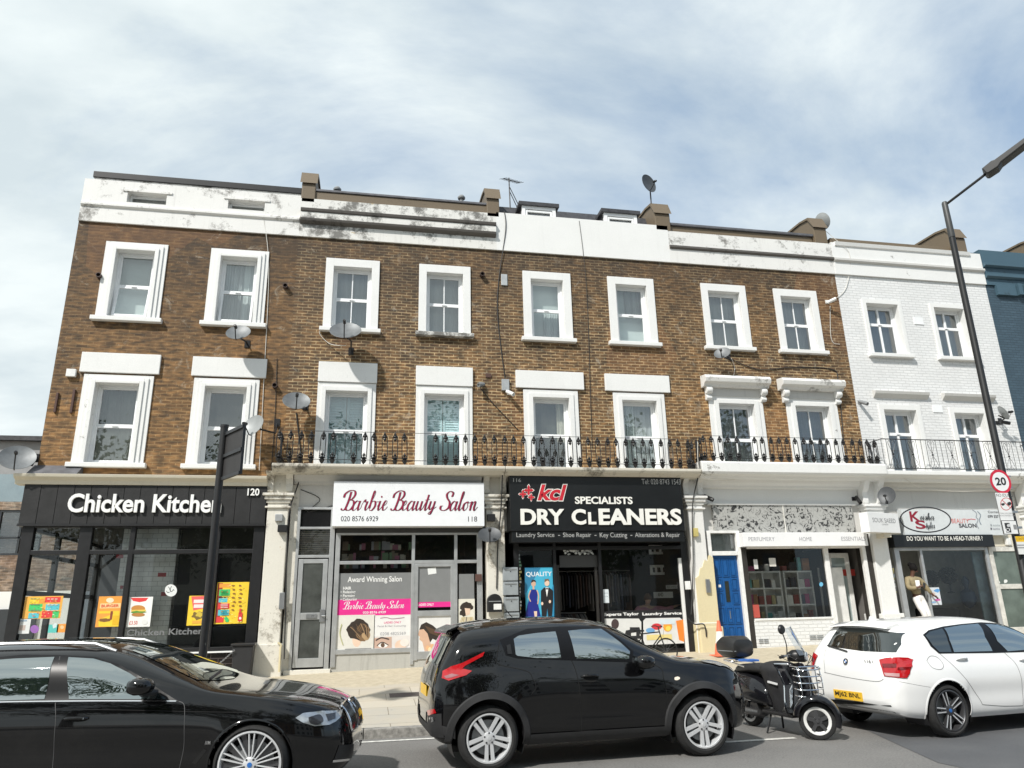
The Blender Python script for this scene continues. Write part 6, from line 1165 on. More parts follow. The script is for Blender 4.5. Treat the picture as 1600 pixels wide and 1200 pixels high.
# ================================================================ the building across the side street, and what stands behind the photographer
GB = brick('grey modern brick', (.17, .165, .155), (.11, .108, .10), (.24, .23, .22))
T = thing('apartment_building', 'modern grey brick block with a glass balcony beyond the takeaway at far left', 'building', (-16, 8, 0))
fr = MB(); holes = []
for a, b, c, d in ((-10.9, -9.62, 3.55, 4.9), (-14, -12.5, 3.5, 4.9)): holes.append((a, b, c, d))
h2 = wall(T, 'wall', -22, -8.4, 2.5, 5.15, holes, GB, 8, .3, BLACKP)
for a, b, c, d in holes: mb = MB(); framed(mb, a, b, c, d, 8.1, .06, .08); mb.box((a+b)/2-.03, (a+b)/2+.03, 8.03, 8.09, c, d); mb.box(a, b, 8.03, 8.09, c+.5, c+.55); w = mb.build('window', mat('anthracite frame', (.03, .035, .04), .4), T); MB().quad((a, 8.08, c), (b, 8.08, c), (b, 8.08, d), (a, 8.08, d)).build('pane', GLASS, w)
MB().box(-22, -8.4, 8, 16, -.1, 2.5).build('ground_floor', ST_W, T); MB().box(-13, -9.4, 7.9, 8, 0.3, 2.0).build('garage_door', mat('dark garage door', (.03, .035, .04), .5), T); MB().box(-22, -8.4, 8.31, 16, 2.5, 5.14).build('upper_block', GB, T); MB().box(-22, -10.35, 9.5, 16, 5.15, 7.35).build('penthouse', mat('grey cladding', (.30, .30, .30), .6), T); MB().box(-22, -10.2, 9.3, 16.1, 7.35, 7.5).build('roof', SLATE, T); MB().quad((-22, 8.05, 5.15), (-8.5, 8.05, 5.15), (-8.5, 8.05, 6.0), (-22, 8.05, 6.0)).build('glass_balustrade', glassmat('blue balustrade glass', (.55, .75, .82), .15), T)
leafm = newmat('leaves'); m_, nt_, b_ = leafm; v_ = coords(nt_); nt_.links.new(ramp(nt_, noise(nt_, v_, 2.5, 4), .3, .7, (.025, .05, .012), (.09, .13, .035)), b_.inputs[0]); b_.inputs['Roughness'].default_value = .6; LEAF = m_
def tree(x, y, h, r, label):
    T = thing('street_tree', label, 'tree', (x, y, 0), 0, 'plane trees across the road'); mb = MB(); mb.tube([(x, y, 0), (x+.1, y, h*.35), (x, y+.1, h*.6)], [.22, .17, .1], 8)
    for k in range(7): a = k*.9; mb.tube([(x+.08, y, h*(.33+.03*k)), (x+r*.7*math.cos(a), y+r*.7*math.sin(a), h*(.55+.05*k))], [.08, .03], 5)
    mb.build('trunk', mat('bark', (.10, .085, .065), .9, 0, .3, 6), T); mb = MB(); clumps = [Vector((random.gauss(0, .5), random.gauss(0, .5), random.gauss(0, .42)))*r+Vector((x, y, h*.68)) for k in range(26)]
    for k in range(9500):
        c = random.choice(clumps); p = c+Vector((random.gauss(0, 1), random.gauss(0, 1), random.gauss(0, .8)))*r*.17; u = Vector((random.gauss(0, 1), random.gauss(0, 1), random.gauss(0, 1))).normalized(); w = u.orthogonal().normalized(); s = random.uniform(.09, .19); mb.quad(p-u*s, p+w*s*.6, p+u*s, p-w*s*.6)
    mb.build('crown', LEAF, T, fixn=False)
for i, (x, y, h, r) in enumerate(((-14, -27, 12.5, 4.3), (-5, -26.5, 11.8, 4.1), (4.5, -27, 12.6, 4.4), (14, -26.5, 12.2, 4.2), (24, -27, 12.8, 4.4))): tree(x, y, h, r, 'leafy plane tree across the road, seen only mirrored in glass')
for i in range(4):
    x = -14+i*12; T = thing('terraced_house', 'pale house across the road, seen only mirrored in glass', 'house', (x, -38, 0), 0, 'houses across the road'); hs = [(x+1.2+k*2.6, x+2.4+k*2.6, z, z+1.7) for k in range(4) for z in (.8, 3.8, 6.6)]
    mb = MB(); mb.box(x, x+11.9, -47, -38, 0, 9.2); mb.build('wall', (ST_OFF, B_DARK, ST_W, B_DARK)[i], T); mb = MB()
    for a, b, c, d in hs: mb.box(a, b, -38.02, -37.96, c, d)
    mb.build('window', mat('dark mirrored panes', (.04, .05, .06), .1), T)
# ================================================================ cars
def pchip(tab):
    xs = np.array([t[0] for t in tab], float); ys = np.array([t[1] for t in tab], float); h = np.diff(xs); d = np.diff(ys)/h; m = np.zeros(len(xs))
    for i in range(1, len(xs)-1):
        if d[i-1]*d[i] > 0: w1, w2 = 2*h[i]+h[i-1], h[i]+2*h[i-1]; m[i] = (w1+w2)/(w1/d[i-1]+w2/d[i])
    m[0], m[-1] = d[0], d[-1]
    def f(x):
        x = min(max(x, xs[0]), xs[-1]); i = min(max(int(np.searchsorted(xs, x))-1, 0), len(h)-1); t = (x-xs[i])/h[i]
        return float((2*t**3-3*t*t+1)*ys[i]+(t**3-2*t*t+t)*h[i]*m[i]+(-2*t**3+3*t*t)*ys[i+1]+(t**3-t*t)*h[i]*m[i+1])
    return f
def paint(name, col, rough=.22, coat=1, flake=0):
    m, nt, b = newmat(name); v = coords(nt)
    b.inputs['Base Color'].default_value = col+(1,); b.inputs['Coat Weight'].default_value = coat; b.inputs['Coat Roughness'].default_value = .02; b.inputs['Specular IOR Level'].default_value = .1
    nz = noise(nt, v, 3, 6, .65); nt.links.new(mix(nt, ramp(nt, nz, .55, .8), col, mix(nt, .015, col, (.5, .47, .42))), b.inputs['Base Color'])
    nt.links.new(ramp(nt, noise(nt, v, 4, 4), .3, .8, (rough*.8,)*3, (min(1, rough*1.8),)*3), b.inputs['Roughness']); bumpn(nt, b, noise(nt, v, 1.3, 2), .03, .05); MATS[name] = m; return m
def carglass(name, tint, k):
    m, nt, b = newmat(name); b.inputs['Base Color'].default_value = tint+(1,); b.inputs['Roughness'].default_value = .02
    o = [n for n in nt.nodes if n.type == 'OUTPUT_MATERIAL'][0]; g = N(nt, 'ShaderNodeBsdfGlossy'); g.inputs[0].default_value = (.93, 1, .99, 1); g.inputs[1].default_value = .01; fr = N(nt, 'ShaderNodeFresnel'); fr.inputs[0].default_value = 1.5
    a = N(nt, 'ShaderNodeMath', operation='ADD', use_clamp=True); a.inputs[1].default_value = k; nt.links.new(fr.outputs[0], a.inputs[0]); ms = N(nt, 'ShaderNodeMixShader'); nt.links.new(a.outputs[0], ms.inputs[0]); nt.links.new(b.outputs[0], ms.inputs[1]); nt.links.new(g.outputs[0], ms.inputs[2]); nt.links.new(ms.outputs[0], o.inputs[0])
    MATS[name] = m; return m
BLKPAINT = paint('black car paint', (.003, .003, .0035), .10); WHTPAINT = paint('white car paint', (.80, .80, .79), .3)
CGLASS = carglass('tinted car glass', (.012, .018, .018), .34); CGLASSD = carglass('dark car glass', (.008, .010, .010), .07)
RUB = mat('tyre rubber', (.018, .018, .018), .82, 0, .3, 20, .2, 90); TRIM = mat('textured black trim', (.022, .022, .023), .6, 0, .15, 10, .1, 150); CHROME = mat('chrome', (.75, .75, .76), .12, 1, .03); SILV = mat('silver alloy', (.66, .67, .68), .30, .35, .06); GUN = mat('gunmetal alloy', (.10, .10, .105), .35, .7, .1)
REDL = mat('red lamp glass', (.42, .008, .012), .08, 0, .15, 12, coat=1); REDD = mat('dark red lamp band', (.16, .004, .006), .1, coat=1); LAMP = mat('headlamp reflector', (.42, .44, .46), .08, .6, .3, 14, coat=1); GAP = mat('panel gap', (.004, .004, .004), .9); SEAMW = mat('grey panel gap', (.16, .16, .16), .8); BLUEB = mat('badge blue', (.03, .14, .42), .3); YPL = mat('yellow number plate', (.82, .50, .04), .4, 0, .05)
class Car:
    def __init__(s, name, label, pose, sp):
        s.sp = sp; s.T = thing(name, label, 'car', (pose[0], pose[1], 0), math.radians(pose[2])); s.pose = pose
        c, q = math.cos(math.radians(pose[2])), math.sin(math.radians(pose[2])); s.c, s.q = c, q
        s.f = {k: pchip(sp[k]) for k in ('zt', 'zs', 'zb', 'w')}; s.side = pchip(sp.get('side', [(0, .90), (.10, .955), (.3, .985), (.55, 1.0), (.78, .985), (.93, .955), (1, .93)]))
        x0, x1 = sp['zt'][0][0], sp['zt'][-1][0]; n = 150
        t = [i/n for i in range(n+1)]; s.xs = [x0+(x1-x0)*(.5-.5*math.cos(PI*a))*.35+(x1-x0)*a*.65 for a in t]; s.body()
    def sec(s, x):
        zt, zs, zb, w = (s.f[k](x) for k in ('zt', 'zs', 'zb', 'w')); zs = min(zs, zt-.01); sp = s.sp; P = [(0, zb), (w*.5, zb), (w*.84, zb+.003)]
        K = 26
        for k in range(K+1):
            u = k/K; y = w*s.side(u); z = zb+.012+(zs-zb-.012)*u
            for xw in sp['wheels']:
                fl = sp.get('flare', .0)*math.exp(-((x-xw)/.42)**2)*math.exp(-((z-.62)/.22)**2); y += fl
            y -= sp.get('scoop', .012)*math.exp(-((u-.42)/.16)**2)*(1 if sp['wheels'][0]+.35 < x < sp['wheels'][1]-.35 else .2); P.append((y, z))
        yb, n_, m_, ln = P[-1][0], sp.get('n', 4.2), sp.get('m', 2.6), sp.get('lean', .2)
        for k in range(1, 23):
            th = PI/2*k/22; u = math.sin(th)**(2/n_); q = max(0, math.cos(th))**(2/m_); P.append((yb*(1-ln*u*min(1, (zt-zs)/.35))*q, zs+(zt-zs)*u))
        return P
    def body(s):
        secs = [s.sec(x) for x in s.xs]; H = len(secs[0]); vs = []; n = 2*H-2
        for x, P in zip(s.xs, secs):
            for y, z in P: vs.append([x, -y, z])
            for y, z in P[-2:0:-1]: vs.append([x, y, z])
        R = s.sp['arch']; dl = .016
        for v in vs:
            if abs(v[1]) > .45:
                for xw in s.sp['wheels']:
                    dx, dz = v[0]-xw, v[2]-s.sp['R']; r = math.hypot(dx, dz)
                    if R-dl < r < R+dl: v[0] = xw+dx/r*R; v[2] = s.sp['R']+dz/r*R
        fs = []
        for i in range(len(s.xs)-1):
            for k in range(n): fs.append((i*n+k, (i+1)*n+k, (i+1)*n+(k+1) % n, i*n+(k+1) % n))
        def incut(f):
            for xw in s.sp['wheels']:
                if all(abs(vs[i][1]) > .45 and math.hypot(vs[i][0]-xw, vs[i][2]-s.sp['R']) < R+.003 for i in f): return True
            return False
        full = list(fs); s.bvh = BVHTree.FromPolygons([Vector(v) for v in vs], full)
        fs = [f for f in fs if not incut(f)]
        o = len(vs); fs += [tuple(range(n)), tuple(range(len(vs)-1, len(vs)-1-n, -1))]
        mb = MB(); mb.add(vs, fs); s.B = mb.build('body', s.sp['paint'], s.T, smooth=32, local=True)
        for xw in s.sp['wheels']:
            for sd in (-1, 1):
                mb = MB(); y0 = sd*(s.f['w'](xw)-.05); y1 = y0-sd*.36; A = [max(-.45, -.45)+(PI+.9)*k/24 for k in range(25)]; Q = [(xw+(R+.004)*math.cos(a), s.sp['R']+(R+.004)*math.sin(a)) for a in A]
                o_ = len(mb.v); mb.add([(x, y, z) for y in (y0, y1) for x, z in Q], [(k, k+1, 26+k, 25+k) for k in range(24)]+[tuple(range(25, 50))]); mb.build('wheel_housing', BLACKPL, s.T, local=True)
    def ray(s, px, py):
        d = CR*(px-800)+CD*(py-600)+CF*FPX; o = CAM-s.T.location; r = lambda v: Vector((s.c*v.x+s.q*v.y, -s.q*v.x+s.c*v.y, v.z)); o, d = r(o), r(d).normalized()
        h = s.bvh.ray_cast(o, d)
        if h[0] is None:
            best = None
            for k in range(60, 160): p = o+d*(k*.1); q = s.bvh.find_nearest(p); best = q if best is None or q[3] < best[3] else best
            return best[0]
        return h[0]
    def pts(s, px): return [s.ray(*p) for p in px]
    def surf(s, p, ax):
        D = {'side': Vector((0, 1, 0)), 'sideL': Vector((0, -1, 0)), 'rear': Vector((1, 0, 0)), 'front': Vector((-1, 0, 0)), 'top': Vector((0, 0, -1))}[ax]
        h = s.bvh.ray_cast(Vector(p)-D*3.0, D)
        if h[0] is None: h = s.bvh.find_nearest(Vector(p))
        nn = h[1] if h[1].dot(D) < 0 else -h[1]
        return h[0], nn
    def decal(s, name, P, ax, m, eps=.004, parent=None, mirror=True, step=.05, smoothed=0, seg=.03, thick=0):
        """a panel lying on the body: outline P (3-D points), filled and laid on the surface along axis ax"""
        ia, ib = {'side': (0, 2), 'rear': (1, 2), 'front': (1, 2), 'top': (0, 1)}[ax]; ic = 3-ia-ib
        if smoothed: P = catmull(list(P)+[P[0]], smoothed)[:-1]
        q = []
        for i in range(len(P)):
            a, b = P[i], P[(i+1) % len(P)]; L = (Vector(b)-Vector(a)).length; k = max(1, int(L/seg))
            for j in range(k): v = Vector(a).lerp(Vector(b), j/k); q.append(Vector((v[ia], v[ib])))
        n = len(q); ed = [(i, (i+1) % n) for i in range(n)]; xs = [v.x for v in q]; ys = [v.y for v in q]; g = list(q); x = min(xs)+step/2
        def inside(px_, py_):
            r = False
            for i in range(n):
                a, b = q[i], q[i-1]
                if (a.y > py_) != (b.y > py_) and px_ < (b.x-a.x)*(py_-a.y)/(b.y-a.y)+a.x: r = not r
            return r
        while x < max(xs):
            y = min(ys)+step/2
            while y < max(ys):
                if inside(x, y): g.append(Vector((x, y)))
                y += step
            x += step
        V, E, Fc, *_ = geometry.delaunay_2d_cdt(g, ed, [], 1, 1e-5)
        mean = sum((Vector(p) for p in P), Vector())/len(P); objs = []
        for sgn_ in ((1, -1) if mirror else (1,)):
            mb = MB(); vs = []
            for v in V:
                p = [0, 0, 0]; p[ia] = v.x; p[ib] = v.y; p[ic] = mean[ic]; h, nn = s.surf(p, ax); w = h+nn*eps; vs.append((w.x, w.y*sgn_, w.z))
            mb.add(vs, [tuple(f) for f in Fc]); o = mb.build(name, m, parent or s.T, smooth=True, local=True); objs.append(o)
        return objs[0]
    def strip(s, name, P, ax, m, w=.007, eps=.002, mirror=True, parent=None, n=8, closed=False, rnd=None):
        q = catmull(list(P)+([P[0]] if closed else []), n); out_ = []
        for p in q: out_.append(s.surf(p, ax))
        for sgn_ in ((1, -1) if mirror else (1,)):
            mb = MB(); f = lambda v: (v.x, v.y*sgn_, v.z)
            if rnd: mb.tube([f(h+nn*eps) for h, nn in out_], rnd, 6)
            else:
                L = []
                for i, (h, nn) in enumerate(out_):
                    t = (out_[min(i+1, len(out_)-1)][0]-out_[max(i-1, 0)][0]).normalized(); b = t.cross(nn).normalized()*w/2; L.append((f(h+nn*eps-b), f(h+nn*eps+b)))
                for i in range(len(L)-1): mb.quad(L[i][0], L[i+1][0], L[i+1][1], L[i][1])
            o = mb.build(name, m, parent or s.T, smooth=bool(rnd), local=True, fixn=bool(rnd))
        return o
    def lump(s, name, P, ax, m, h=.02, **k): return s.decal(name, P, ax, m, h, **k)
def wheel(car, x, sd, R, r, wd, kind, off):
    """tyre with its rim, spokes and centre cap as children; sd -1 is the side towards the photographer"""
    yo = sd*off; ax = (0, sd, 0); mb = MB(); c = (x, yo, R)
    mb.lathe([(r-.005, -wd), (r+.01, -wd), (R-.05, -wd-.004), (R-.015, -wd+.03), (R, -wd+.06), (R, -.06), (R-.012, -.028), (R-.035, -.002), (max(R-.065, r+.022), .004), (r+.018, -.003), (r+.004, -.012), (r-.004, -.02)], c, ax, 48)
    W_ = mb.build('wheel', RUB, car.T, smooth=30, local=True)
    rimc = SILV if kind == 'five' else (GUN if kind == 'star' else SILV)
    mb = MB(); mb.lathe([(r-.004, -.02), (r+.003, -.006), (r-.012, -.004), (r-.022, -.02), (r-.028, -.12), (r-.03, -wd+.02)], c, ax, 44); mb.build('rim', rimc, W_, smooth=30, local=True)
    mb = MB(); mb.lathe([(.001, -.10), (r-.03, -.10)], c, ax, 32); mb.build('brake_shadow', GAP, W_, local=True); mb = MB(); mb.lathe([(.06, -.085), (r*.72, -.085), (r*.72, -.098)], c, ax, 32); mb.build('brake_disc', GREYPL, W_, local=True)
    def bar(mb, a, o0, o1, r0, r1, w0, w1, y0, y1, th=.03):
        d = Vector((math.cos(a), 0, math.sin(a))); t = Vector((-math.sin(a), 0, math.cos(a))); V = []
        for (rr, oo, ww, yy) in ((r0, o0, w0, y0), (r1, o1, w1, y1)):
            for k, e in ((-1, 0), (1, 0), (.8, -th), (-.8, -th)):
                p = Vector(c)+d*rr+t*(oo+ww/2*k)+Vector((0, sd*(yy+e), 0)); V.append(p)
        # bevelled outer face
        mb.add(V, [(0, 1, 5, 4), (1, 2, 6, 5), (2, 3, 7, 6), (3, 0, 4, 7), (0, 3, 2, 1), (4, 5, 6, 7)])
    a0 = {'five': PI/2+.02, 'star': PI/2+.25, 'multi': PI/2}[kind]; sp_ = MB(); sp2 = MB()
    if kind == 'five':
        for k in range(5):
            a = a0+2*PI*k/5+PI/5
            for q in (-1, 1): bar(sp_, a, q*.026, q*.036, .05, r-.012, .036, .044, -.022, -.012, .04)
    if kind == 'star':
        for k in range(5):
            a = a0+2*PI*k/5
            for q in (-1, 1): bar(sp_, a, q*.018, q*.030, .04, r-.012, .034, .032, -.024, -.012, .04); bar(sp2, a, q*.018, q*.031, .05, r-.02, .012, .012, -.0225, -.0105, .004)
    if kind == 'multi':
        for k in range(10):
            a = a0+2*PI*k/10
            for q in (-1, 1): bar(sp_, a+q*.10*0, q*.010, q*.026+(q*.012 if k % 2 else 0), .045, r-.012, .012, .013, -.02, -.010, .035)
        for k in range(10):
            a = a0+2*PI*(k+.5)/10; bar(sp2, a, 0, 0, .05, r-.02, .02, .05, -.05, -.04, .01)
    W2 = sp_.build('spokes', rimc if kind != 'multi' else SILV, W_, local=True, bev=.003)
    if sp2.v: sp2.build('spoke_inlay', SILV if kind == 'star' else GUN, W_, local=True)
    mb = MB(); mb.lathe([(.065, -.05), (.065, -.022), (.05, -.014), (.001, -.014)], c, ax, 20); mb.build('hub', rimc, W_, smooth=True, local=True)
    mb = MB(); mb.lathe([(.022, -.016), (.022, -.008), (.001, -.007)], c, ax, 18); mb.build('centre_cap', BLUEB if kind != 'five' else SILV, W_, local=True)
    mb = MB()
    for k in range(5): a = a0+2*PI*k/5+(.0 if kind == 'five' else PI/5); mb.lathe([(.010, -.03), (.010, -.012), (.001, -.012)], Vector(c)+Vector((math.cos(a)*.052, 0, math.sin(a)*.052)), ax, 8)
    mb.build('wheel_nuts', GUN, W_, local=True)
def wheels(car, R, r, wd, kind, off):
    for x in car.sp['wheels']:
        for sd in (-1, 1): wheel(car, x, sd, R, r, wd, kind, off)
def mirror_part(car, P, h, m, base, arm=True):
    for sd in (-1, 1):
        mb = MB(); c = Vector((P[0], -P[1]*sd*-1 if 0 else sd*P[1], P[2])); n = 14; vs = []
        prof = [(-.10, .35), (-.085, .75), (-.03, 1.0), (.05, .96), (.10, .72), (.125, .3)]
        for x, k in prof:
            for j in range(n): a = 2*PI*j/n; cy, sz = math.cos(a), math.sin(a); vs.append((c.x+x, c.y+k*.115*math.copysign(abs(cy)**.7, cy), c.z+k*.075*math.copysign(abs(sz)**.7, sz)))
        mb.add(vs, [(i*n+j, i*n+(j+1) % n, (i+1)*n+(j+1) % n, (i+1)*n+j) for i in range(len(prof)-1) for j in range(n)]+[tuple(range(n)), tuple(range((len(prof)-1)*n, len(prof)*n))])
        o = mb.build('door_mirror', m, car.T, smooth=50, local=True); mb = MB(); mb.tube([c+Vector((0, -sd*.06, -.06)), Vector((base[0], sd*base[1], base[2]))], [.035, .028], 8); mb.build('mirror_arm', TRIM, o, local=True)
def handle(car, P, m, L=.20, ax='side'):
    a = car.surf(P, ax)[0]
    for sd in (1, -1):
        mb = MB(); q = []
        for k in range(9): t = k/8; p, nn = car.surf((P[0]-L/2+L*t, 0, P[2]+.004*math.sin(PI*t)), 'side'); w = p+nn*(.004+.030*math.sin(PI*t)**.5); q.append((w.x, w.y*sd, w.z))
        mb.tube(q, [.012, .015, .016, .016, .016, .016, .016, .015, .012], 8); mb.build('door_handle', m, car.T, smooth=True, local=True)
def roundel(car, P, ax, r, parent=None):
    p, nn = car.surf(P, ax); mb = MB(); mb.lathe([(r, 0), (r, .006), (.001, .007)], p, nn, 28); o = mb.build('badge', mat('badge black', (.012, .012, .014), .2), parent or car.T, local=True)
    a = nn.normalized(); u = Vector((0, 1, 0)).cross(a).normalized() if abs(a.y) < .9 else Vector((1, 0, 0)); w = a.cross(u); mb = MB()
    for k in range(4): mb.m = k % 2; mb.add([p+a*.0085]+[p+a*.0085+(u*math.cos(t)+w*math.sin(t))*r*.58 for t in (PI/2*k+PI/2*j/6 for j in range(7))], [tuple(range(8))])
    mb.build('badge_quarters', [BLUEB, WHITEPL], o, local=True, fixn=False); mb = MB(); n = 28; mb.add([p+a*.008+(u*math.cos(2*PI*k/n)+w*math.sin(2*PI*k/n))*r*q for q in (.9, 1.0) for k in range(n)], [(k, (k+1) % n, n+(k+1) % n, n+k) for k in range(n)]); mb.build('badge_ring', CHROME, o, local=True, fixn=False)
# ---------------------------------------------------------------- black crossover
def z4(o, k): return lambda *p: [(o[0]+a/k, o[1]+b/k) for a, b in p]
JP = z4((620, 940), 2.7586)
jk = Car('crossover_car', 'black crossover car with red boomerang tail lights parked at the kerb', (1.361, -7.555, 2.2), dict(paint=BLKPAINT, wheels=(0, 2.53), R=.334, arch=.405, flare=.055, scoop=.02, lean=.13, n=4.0, m=2.5,
    zt=[(-.62, .60), (-.61, .74), (-.585, .90), (-.54, 1.06), (-.46, 1.22), (-.35, 1.42), (-.27, 1.485), (-.1, 1.525), (.4, 1.56), (.85, 1.565), (1.25, 1.545), (1.55, 1.485), (1.9, 1.31), (2.2, 1.14), (2.33, 1.08), (2.6, 1.045), (2.9, 1.005), (3.07, .945), (3.18, .85), (3.25, .72), (3.275, .58)],
    zs=[(-.62, .52), (-.585, .78), (-.50, .93), (-.25, 1.04), (0, 1.055), (.5, 1.025), (1, .995), (1.5, .975), (2.0, .965), (2.4, .95), (2.8, .90), (3.08, .82), (3.22, .66), (3.275, .48)],
    zb=[(-.62, .46), (-.585, .35), (-.42, .27), (0, .235), (2.5, .235), (3.0, .25), (3.2, .29), (3.275, .40)], w=[(-.62, .50), (-.605, .62), (-.56, .735), (-.47, .815), (-.22, .865), (0, .868), (.6, .845), (1.5, .845), (2.2, .855), (2.55, .865), (2.9, .835), (3.04, .775), (3.17, .68), (3.24, .56), (3.275, .46)]))
C = jk
def ring(car, xw, R0, R1, eps, m, name, a0=-.22, a1=PI+.22, n=40):
    for sd in (1, -1):
        mb = MB(); vs = []
        for k in range(n+1):
            a = a0+(a1-a0)*k/n
            for j, (rr, e) in enumerate(((R0, eps*.2), (R0+.004, eps), (R1-.012, eps), (R1, .0))):
                x, z = xw+rr*math.cos(a), car.sp['R']+rr*math.sin(a); p, nn = car.surf((x, 0, max(z, .245)), 'side'); w = p+nn*e; vs.append((x, sd*(w.y), max(z, .2)))
        mb.add(vs, [(4*k+j, 4*k+4+j, 4*k+5+j, 4*k+1+j) for k in range(n) for j in range(3)]); mb.build(name, m, car.T, smooth=40, local=True)
for xw in (0, 2.53): ring(C, xw, .395, .475, .022, TRIM, 'arch_trim')
C.decal('sill_trim', [Vector((.44, -.86, .245)), Vector((2.10, -.86, .245)), Vector((2.07, -.86, .345)), Vector((.47, -.86, .345))], 'side', TRIM, .016)
C.decal('window_surround', C.pts(JP((445, 165), (560, 118), (700, 108), (880, 106), (945, 150), (1020, 215), (1012, 262), (700, 252), (520, 245), (470, 232))), 'side', mat('gloss black pillar', (.006, .006, .007), .35, spec=.25), .003)
C.decal('front_door_window', C.pts(JP((737, 127), (800, 121), (880, 119), (905, 135), (960, 175), (1004, 215), (1000, 248), (775, 246), (768, 236))), 'side', CGLASS, .007)
C.decal('rear_door_window', C.pts(JP((503, 162), (525, 148), (600, 137), (683, 130), (707, 243), (600, 243), (520, 234), (512, 228))), 'side', CGLASS, .007)
C.decal('quarter_handle', C.pts(JP((472, 190), (488, 184), (497, 228), (476, 226))), 'side', BLACKPL, .012)
for q in (((700, 128), (735, 190), (752, 250), (772, 300), (790, 400), (795, 560)), ((445, 160), (432, 235), (440, 270), (560, 300), (585, 330), (600, 370), (580, 400)), ((1015, 262), (1090, 268), (1140, 290), (1150, 330), (1165, 420), (1170, 545))): C.strip('panel_gap', C.pts(JP(*q)), 'side', GAP, .008, .002)
C.strip('sill_gap', C.pts(JP((575, 548), (800, 556), (1000, 552), (1170, 545))), 'side', GAP, .006, .002)
handle(C, C.ray(*JP((832, 322))[0]), BLKPAINT); C.decal('handle_recess', C.pts(JP((800, 318), (866, 320), (860, 342), (835, 348), (812, 342))), 'side', GAP, .002, smoothed=4)
C.decal('side_repeater', C.pts(JP((1196, 328), (1210, 324), (1220, 331), (1210, 339), (1197, 338))), 'side', mat('clear amber lamp', (.75, .66, .55), .15), .010, smoothed=4)
C.decal('tail_light', C.pts(JP((196, 330), (200, 300), (235, 280), (280, 266), (340, 236), (378, 217), (370, 236), (330, 258), (296, 276), (282, 290), (324, 300), (300, 318), (262, 330), (225, 342))), 'side', REDL, .014, seg=.015, step=.025)
C.decal('tail_light_lens', C.pts(JP((205, 322), (240, 312), (270, 318), (240, 328), (215, 333))), 'side', mat('smoky lens', (.30, .12, .13), .1, coat=1), .017)
C.decal('rear_screen', [Vector((-.5, y, z)) for y, z in ((-.50, 1.36), (-.60, 1.08), (.60, 1.08), (.50, 1.36), (0, 1.385))], 'rear', CGLASSD, .006, mirror=False)
C.decal('rear_bumper', [Vector((-.7, y, z)) for y, z in ((-.80, .60), (-.78, .36), (-.3, .34), (.3, .34), (.78, .36), (.80, .60), (.3, .52), (-.3, .52))], 'rear', TRIM, .008, mirror=False)
C.decal('bumper_trim', C.pts(JP((110, 480), (165, 560), (252, 592), (252, 545), (180, 530), (130, 500))), 'side', TRIM, .006)
C.decal('fog_light', C.pts(JP((132, 470), (165, 462), (172, 480), (140, 492))), 'rear', REDL, .008); C.decal('reverse_lamp', C.pts(JP((140, 500), (170, 496), (165, 515), (150, 520))), 'rear', CHROME, .008)
mb = MB(); p, nn = C.surf((-.7, 0, .78), 'rear'); mb.obox(p+Vector((-.01, 0, 0)), (.004, 0, 0), (0, .26, 0), (.0, 0, .056)); mb.build('number_plate', YPL, C.T, local=True)
mb = MB(); mb.prism([(-.43, 1.40), (-.27, 1.47), (-.27, 1.495), (-.41, 1.44)], (0, -.50, 0), (1, 0, 0), (0, 0, 1), (0, 1.0, 0)); mb.build('roof_spoiler', BLKPAINT, C.T, local=True, bev=.008)
C.decal('windscreen', [Vector(v) for v in ((1.60, -.50, 0), (2.24, -.62, 0), (2.30, -.3, 0), (2.32, 0, 0), (2.30, .3, 0), (2.24, .62, 0), (1.60, .50, 0), (1.55, 0, 0))], 'top', CGLASS, .006, mirror=False)
for sy in (-1, 1): C.decal('headlight', [Vector(v) for v in ((2.62, sy*.60, 0), (3.02, sy*.56, 0), (3.06, sy*.70, 0), (2.85, sy*.76, 0), (2.66, sy*.74, 0))], 'top', LAMP, .012, mirror=False)
C.decal('grille', [Vector((3.3, y, z)) for y, z in ((-.40, .72), (.40, .72), (.34, .55), (-.34, .55))], 'front', BLACKPL, .008, mirror=False)
mp_ = C.ray(*JP((1015, 225))[0]); mirror_part(C, (mp_.x+.05, .96, 1.045), 0, BLKPAINT, (mp_.x+.08, .80, .99))
wheels(C, .334, .246, .20, 'five', .865)
mb = MB(); mb.tube([(.5, .1, 1.57), (.42, .1, 1.66)], .006, 5); mb.build('aerial', BLACKPL, C.T, local=True)
# ---------------------------------------------------------------- white hatchback
OP = z4((1080, 940), 3.0769)
C = Car('hatchback_car', 'white hatchback car seen from behind at the right edge, yellow rear plate', (7.209, -7.319, 7.5), dict(paint=WHTPAINT, wheels=(0, 2.69), R=.318, arch=.365, flare=.02, scoop=.016, lean=.13, n=4.2, m=2.7,
    zt=[(-.79, .55), (-.775, .74), (-.74, .92), (-.70, .985), (-.60, 1.13), (-.48, 1.30), (-.38, 1.375), (-.2, 1.40), (.3, 1.425), (.9, 1.43), (1.3, 1.41), (1.6, 1.35), (1.95, 1.18), (2.25, 1.02), (2.35, .985), (2.7, .93), (3.1, .86), (3.35, .76), (3.46, .62), (3.49, .5)],
    zs=[(-.79, .47), (-.74, .72), (-.66, .88), (-.4, .935), (0, .935), (.5, .92), (1, .905), (1.5, .895), (2.0, .885), (2.4, .87), (2.8, .82), (3.2, .72), (3.4, .6), (3.49, .44)],
    zb=[(-.79, .42), (-.74, .32), (-.5, .24), (0, .20), (2.7, .19), (3.2, .2), (3.42, .25), (3.49, .36)], w=[(-.79, .62), (-.77, .70), (-.72, .775), (-.6, .835), (-.3, .872), (0, .878), (.7, .875), (2.2, .875), (2.7, .87), (3.1, .80), (3.35, .68), (3.46, .54), (3.49, .42)]))
